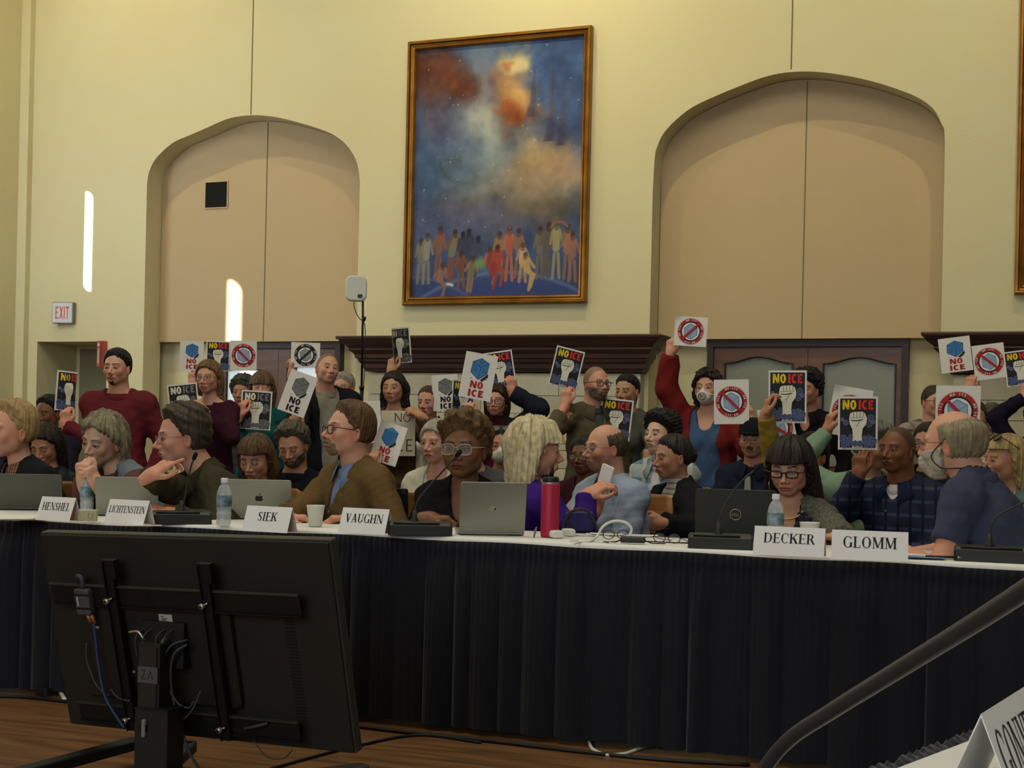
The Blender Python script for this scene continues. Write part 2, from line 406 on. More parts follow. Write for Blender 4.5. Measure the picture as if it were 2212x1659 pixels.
# main wall: one outline that dips into the floor-level openings
wall_loop = [(XL, 0), (XL, ZC), (XR, ZC), (XR, 0)] + list(reversed(O2)) + list(reversed(O1)) + list(reversed(O0))
b = MB(); b.poly_holes([wall_loop], lambda u, v: (u, YW, v), plaster)
def reveal(O, d, m):
    n = len(O); vs = [(x, YW, z) for x, z in O] + [(x, YW + d, z) for x, z in O]
    b.add(vs, [(k, n + k, n + k + 1, k + 1) for k in range(n - 1)], m, False)
reveal(O1, .30, plaster); reveal(O2, .30, plaster); reveal(O0, .67, plaster)
tag(b.build('wall_back'), kind='structure')
# infill behind each niche: plaster up to the ledge
b = MB()
for O, yy in ((O1, .42), (O2, .42)):
    x0 = min(p[0] for p in O) - .1; x1 = max(p[0] for p in O) + .1; z1 = max(p[1] for p in O) + .2
    b.box(((x0 + x1) / 2, YW + yy + .05, z1 / 2), (x1 - x0, .1, z1), plaster)
x0, x1 = O0[0][0] - .1, O0[2][0] + .1
b.box(((x0 + x1) / 2, YW + .67 + .05, ZL / 2), (x1 - x0, .1, ZL + .3), plaster)
tag(b.build('wall_niche_back'), kind='structure')
# fabric panels filling the arches above the ledge
for O, mid in ((O1, 574), (O2, 1737)):
    top = [p for p in O if p[1] > ZL]
    xc = atY(mid, 500, YW + .27)[0]
    x0, x1 = O[0][0], O[-1][0]
    loop = [(x0 + .005, ZL)] + [(min(max(x, x0 + .005), x1 - .005), z - .004) for x, z in top] + [(x1 - .005, ZL)]
    b = MB(); b.poly_holes([loop], lambda u, v: (u, YW + .27, v), fabric)
    n = len(loop); vs = [(x, YW + .27, z) for x, z in loop] + [(x, YW + .419, z) for x, z in loop]
    b.add(vs, [(k, (k + 1) % n, n + (k + 1) % n, n + k) for k in range(n)], fabric)
    zt = max(p[1] for p in O) - .02
    b.box((xc, YW + .269, (ZL + zt) / 2), (.012, .004, zt - ZL), seam_m)
    tag(b.build('wall_panel'), kind='structure')
# joints in the plaster above the arches
b = MB()
for px0, y0, y1 in ((542, 0, 247), (1709, 0, 150)):
    a = atY(px0, 0, YW); c = atY(px0, y1, YW); b.box((c[0], YW - .001, (6.2 + c[2]) / 2), (.012, .004, 6.2 - c[2]), seam_m)
tag(b.build('trim_1'), kind='structure')
# soft pilaster edge at the left corner
b = MB(); xa = atY(60, 300, YW)[0]; b.box((XL + .06, YW - .04, ZC / 2), (.12, .08, ZC), plaster); tag(b.build('trim_2'), kind='structure')

# door in the left passage
dm = mat('painted_door', (120, 114, 88), 0.6); hinge_m = mat('brushed_steel', (150, 148, 140), 0.35, metal=0.9)
xd0 = atY(174, 900, YW + .66)[0]; 
b = MB(); b.box(((xd0 + pr + .5) / 2, YW + .645, 1.03), (pr + .5 - xd0, .045, 2.06), dm)
b.box((xd0 + .42, YW + .62, 1.03), (.006, .01, 2.06), seam_m)
d = b.build('door_1'); tag(d, kind='structure')
b = MB(); b.lathe((0, 0, 0), [(.028, 0), (.028, .01), (.012, .014), (.012, .05)], hinge_m, 12); b.rbox((.05, -.0, .045), (.13, .02, .016), .008, hinge_m, axis=1)
k = b.build('door_handle', d, (xd0 + .08, YW + .62, 1.0), (math.pi / 2, 0, 0))

# glazed double doors (timber, arched lights)
door_wood = wood('door_timber', (76, 44, 24), (104, 62, 36), (1.5, 1, 8), 1.6, 0.4)
frost = mat('frosted_glass', (128, 132, 118), 0.35, spec=0.5, noise=(1.5, .6, (118, 122, 108)))
def double_door(name, xa, xb, mid, ztop, glassmat, yd, lights):
    fr = MB(); w = xb - xa
    fr.box(((xa + xb) / 2, yd, ztop - .035), (w, .10, .07), dkframe)
    for x in (xa + .03, xb - .03): fr.box((x, yd, (ztop - .07) / 2), (.06, .10, ztop - .07), dkframe)
    o = fr.build(name); tag(o, kind='structure')
    for (l0, l1, s, (g0, g1, gt, gm)) in ((xa + .062, mid - .002, 1, lights[0]), (mid + .002, xb - .062, -1, lights[1])):
        lf = MB(); z1 = ztop - .075
        n = 14; top = []
        for i in range(n + 1):
            t = i / n; u = g0 + (g1 - g0) * t; top.append((u, gt + (gm - gt) * (0.5 - 0.5 * math.cos(2 * math.pi * t))))
        hole = [(g0, .95)] + top + [(g1, .95)]; hole2 = [(g0, .30), (g0, .80), (g1, .80), (g1, .30)]
        outer = [(l0, .01), (l1, .01), (l1, z1), (l0, z1)]
        lf.poly_holes([outer, hole, hole2], lambda u, v: (u, yd - .022, v), door_wood)
        lf.poly_holes([outer, hole, hole2], lambda u, v: (u, yd + .022, v), door_wood, True)
        for L in (outer, hole, hole2):
            nn = len(L); lf.add([(x, yd - .022, z) for x, z in L] + [(x, yd + .022, z) for x, z in L], [(k, nn + k, nn + (k + 1) % nn, (k + 1) % nn) for k in range(nn)], door_wood)
        # moulding round the light
        lf.tube([(x, yd - .024, z) for x, z in hole], .009, dkframe, 6, closed=True)
        lo = lf.build('door_leaf', o)
        g = MB(); g.add([(x, yd, z) for x, z in hole], [tuple(reversed(range(len(hole))))], glassmat); g.add([(x, yd, z) for x, z in hole2], [(3, 2, 1, 0)], glassmat)
        g.build('glass_light', lo)
        h = MB(); hx = (l1 - .05) if s == 1 else (l0 + .05); h.tube([(hx, yd - .03, 1.0), (hx, yd - .07, 1.0), (hx, yd - .07, 1.25), (hx, yd - .03, 1.25)], .009, hinge_m, 8); h.build('pull_handle', lo)
    return o
dkframe = wood('door_frame_wood', (30, 16, 10), (48, 26, 16), (1, 1, 6), 2, 0.5)
YD = YW + .37
def X(px, Y=YD, py=850): return float(atY(px, py, Y)[0])
def Zp(py, px, Y=YD): return float(atY(px, py, Y)[2])
double_door('door_2', X(1528), X(1962), X(1744), ZL - .0, frost, YD, ((X(1566), X(1712), Zp(785, 1566), Zp(771, 1640)), (X(1778), X(1934), Zp(786, 1778), Zp(772, 1856))))
bright = mat('door_glass_daylight', (196, 208, 208), 0.2, emit=((190, 206, 212), 0.55))
double_door('door_3', X(470), X(737), X(602), ZL - .0, bright, YD, ((X(492), X(570), Zp(800, 530), Zp(795, 540)), (X(622), X(722), Zp(795, 630), Zp(790, 680))))

# chimney breasts: limestone with a deep stepped timber mantel
def chimney(idx, xa, xb, label):
    br = MB(); yb = YW - .14; zt = Zp(806, 1000, YW - .14)
    # coursed stone blocks
    br.box(((xa + xb) / 2, yb + .075, zt / 2), (xb - xa, .13, zt), stone)
    rng = random.Random(idx); z = 0.02
    while z < zt - .03:
        h = .17; x = xa + .003 - (rng.random() * .3)
        while x < xb:
            w = rng.choice([.34, .42, .5]); a = max(x, xa + .002); c = min(x + w, xb - .002)
            if c - a > .03: br.box(((a + c) / 2, yb, z + h / 2), (c - a - .006, .03, min(h, zt - z) - .006), stone2 if rng.random() < .35 else stone)
            x += w
        z += h
    o = br.build('trim_%d' % idx); tag(o, kind='structure')
    mt = MB(); prof = [(.245, 0), (.25, -.012), (.245, -.03), (.225, -.036), (.22, -.05), (.205, -.07), (.165, -.095), (.15, -.115), (.155, -.13), (.13, -.15), (.11, -.17), (.105, -.205), (.085, -.215), (.08, -.24), (.055, -.262), (.05, -.30), (.03, -.315), (.025, -.335)]
    vs = []
    for (q, dz) in prof: vs += [(xa - q, YW - .001, ZL + dz), (xa - q, yb - q, ZL + dz), (xb + q, yb - q, ZL + dz), (xb + q, YW - .001, ZL + dz)]
    fs = []
    for i in range(len(prof) - 1):
        for k in range(3): fs.append((i * 4 + k, (i + 1) * 4 + k, (i + 1) * 4 + k + 1, i * 4 + k + 1))
    fs.append((0, 1, 2, 3)); e = (len(prof) - 1) * 4; fs.append((e + 3, e + 2, e + 1, e))
    mt.add(vs, fs, darkwood); m_ = mt.build('mantel_shelf', o); return o
stone2 = mat('limestone_pale', (206, 202, 178), 0.8, noise=(4.0, 0.4, (186, 180, 152)), bump=(20, 0.2, 0.02))
chimney(3, X(796, YW - .14), X(1382, YW - .14), 'c')
chimney(4, X(2058, YW - .14), 1.6, 'r')

# ------------------------------------------------------------------ paintings
def canvas_mesh(w, h, nx, ny, paint):
    me = bpy.data.meshes.new('canvas'); xs = np.linspace(-w / 2, w / 2, nx); zs = np.linspace(-h / 2, h / 2, ny)
    XX, ZZ = np.meshgrid(xs, zs); v = np.stack([XX.ravel(), np.zeros(XX.size), ZZ.ravel()], 1)
    i = np.arange((nx) * (ny)).reshape(ny, nx); q = np.stack([i[:-1, :-1].ravel(), i[:-1, 1:].ravel(), i[1:, 1:].ravel(), i[1:, :-1].ravel()], 1)
    me.vertices.add(len(v)); me.vertices.foreach_set('co', v.ravel()); me.loops.add(q.size); me.loops.foreach_set('vertex_index', q.ravel().astype(np.int32))
    me.polygons.add(len(q)); me.polygons.foreach_set('loop_start', np.arange(len(q), dtype=np.int32) * 4); me.update(calc_edges=True)
    U = (XX / w + .5).ravel(); V = (ZZ / h + .5).ravel(); c = paint(U, V)
    c = np.clip(c / 255., 0, 1); c = np.where(c <= .04045, c / 12.92, ((c + .055) / 1.055) ** 2.4)
    at = me.color_attributes.new('paint', 'FLOAT_COLOR', 'POINT'); at.data.foreach_set('color', np.concatenate([c, np.ones((len(c), 1))], 1).ravel().astype(np.float32))
    me.materials.append(mat('oil_paint', (90, 90, 90), 0.5, vcol='paint', spec=0.3, bump=(40, .2, .004))); return me
rs = np.random.RandomState(5)
def vnoise(u, v, f, seed):
    r = np.random.RandomState(seed).rand(64, 64); x = u * f; y = v * f * 1.4; xi = np.floor(x).astype(int); yi = np.floor(y).astype(int); fx = x - xi; fy = y - yi
    fx = fx * fx * (3 - 2 * fx); fy = fy * fy * (3 - 2 * fy)
    g = lambda a, b_: r[a % 64, b_ % 64]
    return (g(xi, yi) * (1 - fx) + g(xi + 1, yi) * fx) * (1 - fy) + (g(xi, yi + 1) * (1 - fx) + g(xi + 1, yi + 1) * fx) * fy
def fbm(u, v, f, seed): return sum(vnoise(u, v, f * 2 ** k, seed + k) * .5 ** k for k in range(4)) / 1.875
def paint_cosmos(U, V):
    w1 = (fbm(U, V, 6, 1) - .5) * .20; w2 = (fbm(U, V, 6, 9) - .5) * .16; u = U + w1; v = V + w2
    n = fbm(U, V, 7, 20); c = np.zeros((len(U), 3))
    def mixc(a, col):
        nonlocal c
        a = np.clip(a, 0, 1)[:, None]; c = c * (1 - a) + np.array(col, float) * a
    def blob(cx, cy, rx, ry, soft=1.6, rot=0):
        dx = u - cx; dy = v - cy; a = math.radians(rot); x = dx * math.cos(a) + dy * math.sin(a); y = -dx * math.sin(a) + dy * math.cos(a)
        return np.exp(-((x / rx) ** 2 + (y / ry) ** 2) ** (soft / 2))
    c[:] = (52, 74, 122); mixc((V - .5) * 1.0 + (n - .5), (44, 84, 150)); mixc(blob(.43, .68, .17, .30) * .9, (150, 166, 158)); mixc(blob(.42, .66, .07, .20) * .8, (206, 208, 178)); mixc(blob(.38, .52, .25, .12) * .7, (112, 134, 148))
    mixc(blob(.15, .5, .2, .16) * .8, (74, 102, 138)); mixc(blob(.10, .88, .27, .12, 3), (92, 42, 24)); mixc(blob(.22, .87, .12, .05) * .9, (128, 60, 22)); mixc(blob(.12, .72, .2, .1) * .7, (82, 68, 82))
    mixc(blob(.72, .42, .30, .16, 3) * .9, (164, 134, 96)); mixc(blob(.85, .50, .2, .08, 2.5) * .8, (186, 142, 104)); mixc(blob(.74, .55, .09, .08) * .8, (206, 174, 110)); mixc(blob(.62, .37, .12, .08) * .6, (140, 120, 96))
    mixc(blob(.4, .35, .3, .08, 3) * .7, (92, 88, 88)); mixc(blob(.9, .36, .2, .06) * .7, (84, 82, 66)); mixc(blob(.4, .29, .6, .07, 3) * .7, (76, 76, 110))
    mixc(blob(.50, .83, .07, .09) * .9, (108, 78, 100)); mixc(blob(.60, .80, .10, .14, 3) * .9, (178, 118, 62)); mixc(blob(.63, .93, .09, .06, 3) * .95, (222, 196, 124)); mixc(blob(.62, .70, .12, .05, 3) * .95, (176, 84, 32)); mixc(blob(.66, .76, .06, .05) * .8, (226, 164, 76))
    mixc(blob(.66, .67, .06, .03) * .8, (140, 58, 24)); mixc(blob(.60, .92, .045, .035, 4) * .9, (178, 110, 62))
    for x_, y0, y1 in ((.715, .70, .90), (.82, .60, .88), (.885, .58, .83)):  # dark cloud pillars
        t = np.clip((V - y0) / (y1 - y0), 0, 1); mixc(np.exp(-((U + w1 * .2 - x_ - .02 * (t - .5)) / (.022 * (1.25 - t))) ** 4) * ((V > y0) & (V < y1)) * .75, (70, 66, 96))
    t = np.abs(np.hypot((u - .27) / 1.0, (v - .52)) - .05); mixc(np.exp(-(t / .012) ** 2) * (u < .28) * .5, (70, 80, 78))
    mixc(blob(.33, .47, .05, .03) * .6, (94, 98, 96))
    c += ((n - .5) * 46)[:, None]; c += ((fbm(U, V, 22, 50) - .5) * 26)[:, None]
    mixc((V < .11) * np.clip((.11 - V) * 12, 0, 1), (42, 58, 112))
    # curve of the earth
    d = np.hypot((U - .55) / 1.0, (V + .55) * 1.45) - .93; mixc(np.clip(-d * 20, 0, 1) * .8, (44, 62, 128)); mixc(np.exp(-(d / .012) ** 2) * .6, (100, 124, 178))
    d = np.hypot((U - .0), (V + .30) * 1.45) - .55; mixc(np.exp(-(d / .01) ** 2) * .4, (100, 124, 178))
    # rows of small standing, dancing and seated figures
    def cap(x0, y0, x1, y1, r, col, a=.9):
        ax = (U - x0); ay = (V - y0) * 1.42; bx = x1 - x0; by = (y1 - y0) * 1.42; t = np.clip((ax * bx + ay * by) / (bx * bx + by * by + 1e-9), 0, 1)
        dd = np.hypot(ax - t * bx, ay - t * by); mixc(np.clip((r - dd) / .004 + .5, 0, 1) * a, col)
    def fig(x, y, hgt, skin, cloth=None, lean=0, seat=False):
        k = hgt; hx = x + lean * k
        if seat: cap(x, y, x + .05 * k * 4, y - .02, .014, skin); cap(x + .04, y - .02, x + .02, y - .02 - .35 * k, .009, skin)
        else: cap(x - .010, y - .02, x - .018, y - .5 * k, .009, skin); cap(x + .012, y - .02, x + .02 - lean * .2, y - .5 * k, .009, skin)
        cap(x, y, hx, y + .30 * k, .021, cloth or skin); cap(hx - .02, y + .30 * k, x - .034, y + .08 * k, .008, skin); cap(hx + .02, y + .30 * k, x + .04, y + .06 * k, .008, skin)
        cap(hx, y + .34 * k, hx, y + .40 * k, .013, tuple(v * .7 for v in skin)); cap(hx, y + .425 * k, hx + .001, y + .43 * k, .014, tuple(v * .5 for v in skin))
    F_ = [(.05, .17, .17, (122, 112, 92), None, 0), (.085, .18, .19, (128, 120, 100), (140, 136, 124), .02), (.16, .20, .20, (140, 82, 56), None, .05), (.24, .19, .19, (134, 72, 46), (120, 116, 80), .1), (.31, .19, .17, (56, 56, 76), None, 0), (.345, .20, .17, (52, 54, 80), None, 0), (.385, .18, .15, (60, 62, 88), None, .1),
          (.30, .13, .14, (120, 80, 52), (124, 66, 50), 0), (.36, .11, .13, (150, 106, 70), (120, 110, 76), .1), (.53, .19, .16, (150, 108, 76), None, 0), (.59, .19, .20, (190, 100, 66), (186, 84, 60), 0), (.645, .19, .18, (136, 96, 74), None, 0), (.67, .15, .14, (170, 130, 106), (196, 170, 156), 0),
          (.77, .19, .19, (112, 100, 84), None, 0), (.81, .20, .20, (100, 84, 66), (90, 80, 72), .05), (.865, .20, .21, (150, 136, 92), (164, 150, 104), 0), (.93, .19, .20, (128, 100, 66), (168, 104, 78), 0), (.96, .17, .18, (150, 96, 80), None, 0)]
    for f in F_: fig(f[0], f[1] - .02, f[2] * 1.1, f[3], f[4], f[5])
    mixc(np.clip(1 - np.hypot((U - .42) / .05, (V - .13) / .03), 0, 1) * 1.4, (112, 148, 84))
    fig(.475, .12, .15, (176, 96, 70), (150, 52, 42), 0, True); fig(.52, .12, .17, (168, 60, 46), (178, 54, 44), 0, True); cap(.52, .10, .50, .03, .010, (150, 56, 40)); cap(.50, .12, .49, .09, .02, (150, 44, 40))
    fig(.70, .10, .14, (196, 152, 88), None, -.1, True); cap(.72, .07, .71, .02, .009, (190, 150, 96)); fig(.17, .07, .13, (140, 100, 82), None, .15, True); cap(.22, .05, .25, .045, .008, (200, 200, 196))
    t = np.abs(np.hypot(U - .88, (V - .245) * 1.42) - .055); mixc(np.exp(-(t / .007) ** 2) * (V > .26) * .8, (176, 92, 80))
    s = np.random.RandomState(3)
    for _ in range(50):
        x_, y_ = s.rand(), .25 + .75 * s.rand(); d = np.hypot(U - x_, (V - y_) * 1.42); mixc(np.exp(-(d / (.0022 + .002 * s.rand())) ** 2) * .8, (200, 210, 216))
    g_ = c.mean(1, keepdims=True); return (c * .84 + g_ * .16) * .98 + 3
def framed(label, xa, xb, za, zb, paint, nx=250, ny=360):
    fw = .085; w, h = xb - xa, zb - za; root = empty('framed_painting', ((xa + xb) / 2, YW - .001, za), label, 'painting')
    f = MB(); prof = [(0, 0), (0, .065), (.012, .075), (.028, .075), (.036, .055), (.05, .05), (.06, .062), (.072, .058), (.085, .03), (.085, .0)]
    hw, hh = w / 2, h / 2
    for i in range(len(prof) - 1):
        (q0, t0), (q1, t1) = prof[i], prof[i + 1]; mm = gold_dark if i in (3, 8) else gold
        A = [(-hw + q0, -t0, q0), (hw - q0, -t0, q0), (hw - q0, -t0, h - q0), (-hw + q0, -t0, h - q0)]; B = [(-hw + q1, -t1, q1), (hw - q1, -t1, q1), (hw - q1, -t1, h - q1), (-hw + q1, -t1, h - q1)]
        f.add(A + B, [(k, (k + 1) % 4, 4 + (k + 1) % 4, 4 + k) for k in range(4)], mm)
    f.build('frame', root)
    cm = canvas_mesh(w - 2 * fw, h - 2 * fw, nx, ny, paint); obj('canvas', cm, root, (0, -.022, h / 2))
    return root
P = [atY(x, y, YW) for x, y in ((875, 661), (887, 95), (1282, 57), (1270, 655))]
framed('tall gilt-framed painting of glowing clouds over small figures, above the long mantel', (P[0][0] + P[1][0]) / 2, (P[2][0] + P[3][0]) / 2, 2.43, 5.03, paint_cosmos)
def paint_plain(U, V):
    n = fbm(U, V, 6, 33)[:, None]; return np.array([[60, 74, 96]]) * (.7 + n * .7)
xe = X(2194, YW, 500)
framed('gilt-framed painting cut off by the right edge of the view', xe, xe + 1.9, Zp(637, 2200, YW), 5.03, paint_plain, 30, 40)

# ------------------------------------------------------------------ implicit surfaces for bodies, hair and clothes
f32 = np.float32
def _v(a): return np.asarray(a, dtype=f32)
def s_ell(P, c, r, R=None):
    Q = P - _v(c)
    if R is not None: Q = Q @ _v(R)      # columns of R are the local axes
    r = _v(r); k0 = np.sqrt(((Q / r) ** 2).sum(-1)); k1 = np.sqrt(((Q / (r * r)) ** 2).sum(-1)) + 1e-6
    return k0 * (k0 - 1) / k1
def s_cap(P, a, b, ra, rb):
    a = _v(a); b = _v(b); d = b - a; Q = P - a; t = np.clip((Q @ d) / max(float(d @ d), 1e-9), 0, 1)
    return np.sqrt(((Q - t[..., None] * d) ** 2).sum(-1)) - (ra + t * (rb - ra))
def s_box(P, c, h, r=0.0, R=None):
    Q = P - _v(c)
    if R is not None: Q = Q @ _v(R)
    q = np.abs(Q) - (_v(h) - r); return np.sqrt((np.maximum(q, 0) ** 2).sum(-1)) + np.minimum(q.max(-1), 0) - r
def smin(a, b, k):
    h = np.maximum(k - np.abs(a - b), 0) / k; return np.minimum(a, b) - h * h * k * 0.25
def smax(a, b, k): return -smin(-a, -b, k)
def nets(fn, lo, hi, h):
    """surface nets over a box; returns vertices, quads"""
    lo = np.asarray(lo, float); hi = np.asarray(hi, float); n = np.maximum(np.ceil((hi - lo) / h).astype(int) + 1, 4)
    g = np.stack(np.meshgrid(*[lo[i] + h * np.arange(n[i]) for i in range(3)], indexing='ij'), -1).astype(f32)
    D = fn(g.reshape(-1, 3)).reshape(n)
    D[0] = D[-1] = 1; D[:, 0] = D[:, -1] = 1; D[:, :, 0] = D[:, :, -1] = 1
    return nets_grid(D, lo, h)
def nets_sparse(fn, lo, hi, h, B=4):
    """coarse pass first; only cells near the surface are evaluated finely"""
    lo = np.asarray(lo, float); hi = np.asarray(hi, float); n = np.maximum(np.ceil((hi - lo) / (h * B)).astype(int) + 1, 2) * B + 1
    cn = (n - 1) // B; H_ = h * B
    c = np.stack(np.meshgrid(*[lo[i] + H_ * (np.arange(cn[i]) + .5) for i in range(3)], indexing='ij'), -1).astype(f32)
    dc = fn(c.reshape(-1, 3)).reshape(cn)
    near = np.abs(dc) < H_ * 1.5 + .012
    D = np.repeat(np.repeat(np.repeat(np.where(dc > 0, 1.0, -1.0), B, 0), B, 1), B, 2).astype(f32)
    M = np.repeat(np.repeat(np.repeat(near, B, 0), B, 1), B, 2)
    D = np.pad(D, ((0, 1),) * 3, constant_values=1.0); M = np.pad(M, ((0, 1),) * 3)
    # include the far corner points of near blocks
    M2 = M.copy(); 
    for ax in range(3): M2 |= np.roll(M2, 1, ax)
    idx = np.argwhere(M2); pts = (lo + idx * h).astype(f32)
    D[tuple(idx.T)] = fn(pts)
    D[0] = D[-1] = 1; D[:, 0] = D[:, -1] = 1; D[:, :, 0] = D[:, :, -1] = 1
    return nets_grid(D, lo, h)
def nets_grid(D, lo, h):
    n = np.array(D.shape); S = D < 0
    C = [(i, j, k) for i in (0, 1) for j in (0, 1) for k in (0, 1)]
    cs = sum(S[i:n[0] - 1 + i, j:n[1] - 1 + j, k:n[2] - 1 + k].astype(np.int8) for i, j, k in C)
    act = (cs > 0) & (cs < 8); idx = np.argwhere(act)
    if len(idx) == 0: return np.zeros((0, 3)), np.zeros((0, 4), int)
    vid = -np.ones(act.shape, int); vid[tuple(idx.T)] = np.arange(len(idx))
    val = np.stack([D[idx[:, 0] + i, idx[:, 1] + j, idx[:, 2] + k] for i, j, k in C], 1)
    Cn = np.array(C, float); acc = np.zeros((len(idx), 3)); cnt = np.zeros(len(idx))
    for a in range(8):
        for b in range(a + 1, 8):
            if np.abs(Cn[a] - Cn[b]).sum() != 1: continue
            va, vb = val[:, a], val[:, b]; x = (va < 0) != (vb < 0); t = np.where(x, va / np.where(np.abs(va - vb) < 1e-9, 1, va - vb), 0)
            acc += np.where(x[:, None], Cn[a] + t[:, None] * (Cn[b] - Cn[a]), 0); cnt += x
    V = lo + (idx + acc / cnt[:, None]) * h
    Q = []
    for ax in range(3):
        o = [(1, 2), (2, 0), (0, 1)][ax]
        sl0 = [slice(1, n[i] - 1) for i in range(3)]; sl0[ax] = slice(0, n[ax] - 1); sl1 = list(sl0); sl1[ax] = slice(1, n[ax])
        a = S[tuple(sl0)]; b = S[tuple(sl1)]; e = np.argwhere(a != b)
        if len(e) == 0: continue
        fl = a[tuple(e.T)]; base = e.copy()
        for i in range(3):
            if i != ax: base[:, i] += 1
        def g(d1, d2):
            q = base.copy(); q[:, o[0]] -= d1; q[:, o[1]] -= d2; return vid[tuple(q.T)]
        q = np.stack([g(1, 1), g(0, 1), g(0, 0), g(1, 0)], 1); q[~fl] = q[~fl][:, ::-1]; Q.append(q)
    Q = np.concatenate(Q); Q = Q[(Q >= 0).all(1)]
    return V, Q
def to_mesh(name, parts, mats, color=None, mi=None):
    """parts: list of (V, Q); one mesh"""
    V = []; Qs = []; k = 0; MI = []
    for t, (v, q) in enumerate(parts):
        if len(v) == 0: continue
        V.append(v); Qs.append(q + k); k += len(v); MI.append(np.full(len(q), (mi[t] if mi else 0), np.int32))
    V = np.concatenate(V); Q = np.concatenate(Qs); MI = np.concatenate(MI)
    me = bpy.data.meshes.new(name); me.vertices.add(len(V)); me.vertices.foreach_set('co', V.astype(f32).ravel())
    me.loops.add(Q.size); me.loops.foreach_set('vertex_index', Q.ravel().astype(np.int32)); me.polygons.add(len(Q))
    me.polygons.foreach_set('loop_start', np.arange(len(Q), dtype=np.int32) * 4); me.polygons.foreach_set('material_index', MI)
    me.update(calc_edges=True); me.polygons.foreach_set('use_smooth', np.ones(len(Q), bool))
    for m_ in mats: me.materials.append(m_)
    if color is not None:
        c = np.clip(np.concatenate(color) / 255., 0, 1); c = np.where(c <= .04045, c / 12.92, ((c + .055) / 1.055) ** 2.4)
        at = me.color_attributes.new('skin', 'FLOAT_COLOR', 'POINT'); at.data.foreach_set('color', np.concatenate([c, np.ones((len(c), 1))], 1).ravel().astype(f32))
    return me
def wob(P, f, seed, amp):
    """smooth pseudo-noise"""
    r = np.random.RandomState(seed); o = 0
    for i in range(4):
        k = r.normal(size=3); k /= np.linalg.norm(k); o = o + np.sin(P @ _v(k * f * (1 + .5 * i)) + r.rand() * 6.28) * (1 / (1 + .5 * i))
    return o * (amp * 0.45)

def rot_head(yaw, pitch, roll):
    """matrix whose columns are the head axes (right, forward, up) in body space; yaw + turns to the person's left"""
    cy_, sy_ = math.cos(yaw), math.sin(yaw); cp, sp = math.cos(pitch), math.sin(pitch); cr, sr = math.cos(roll), math.sin(roll)
    Z = np.array([[cy_, -sy_, 0], [sy_, cy_, 0], [0, 0, 1]]); Xm = np.array([[1, 0, 0], [0, cp, -sp], [0, sp, cp]]); Yr = np.array([[cr, 0, sr], [0, 1, 0], [-sr, 0, cr]])
    return Z @ Xm @ Yr

# ---- head, in head space (metres; eyes at z = 0, crown +.115, chin -.110)
CR_C, CR_R = (0, -.012, .020), (.0765, .097, .094)
def f_cran(P): return s_ell(P, CR_C, CR_R)
def f_head(P, g):
    """g: dict of face shape: jaw, chin, nose, cheek, lid, fem"""
    A = P.copy(); A[:, 0] = np.abs(A[:, 0])
    jw = g.get('jaw', 1.0); nz = g.get('nose', 1.0)
    d = f_cran(P)
    d = smin(d, s_ell(P, (0, .026, -.030), (.060 * jw, .062, .074)), .03)
    d = smin(d, s_ell(P, (0, .052, -.088), (.030 * jw, .028, .021)), .025)
    d = smin(d, s_ell(A, (.044 * jw, .006, -.058), (.019, .028, .026)), .03)
    d = smin(d, s_ell(A, (.040 * jw, .060, -.026), (.020, .020, .021)), .022)
    d = smin(d, s_ell(A, (.026, .076, .019), (.026, .012, .009)), .014)
    d = smax(d, -s_ell(A, (.031, .103, -.003), (.019, .020, .013)), .012)
    # eyelids over the eyeball
    lid = s_ell(A, (.031, .0735, -.003), (.0155, .0150, .0145)); d = smin(d, lid, .004)
    op = g.get('open', 1.0)
    if op > 0: d = smax(d, -s_ell(A, (.031, .088, -.0045), (.0130, .0075, .0046 * op)), .0015)
    n = s_cap(A, (0, .082, .006), (0, .104 + .008 * nz, -.034), .0065, .0095 * (0.6 + .4 * nz))
    n = smin(n, s_ell(A, (.0115, .094, -.040), (.0085, .011, .0085)), .010); d = smin(d, n, .012)
    d = smin(d, s_ell(P, (0, .080, -.066), (.028, .014, .018)), .012)
    d = smin(d, s_ell(P, (0, .0905, -.0625), (.022, .0075, .0048)), .004)
    d = smin(d, s_ell(P, (0, .0885, -.0735), (.019, .0080, .0058)), .004)
    d = smax(d, -s_ell(P, (0, .1005, -.0675), (.024, .0110, .0014)), .003)
    d = smax(d, -s_ell(P, (0, .094, -.0835), (.018, .010, .004)), .008)
    # ears
    e = s_ell(A, (.0795, -.010, -.016), (.0085, .018, .0315), rot_head(-.35, 0, .12)); e = smax(e, -s_ell(A, (.0885, -.006, -.012), (.007, .010, .019)), .005)
    d = smin(d, e, .006)
    return d
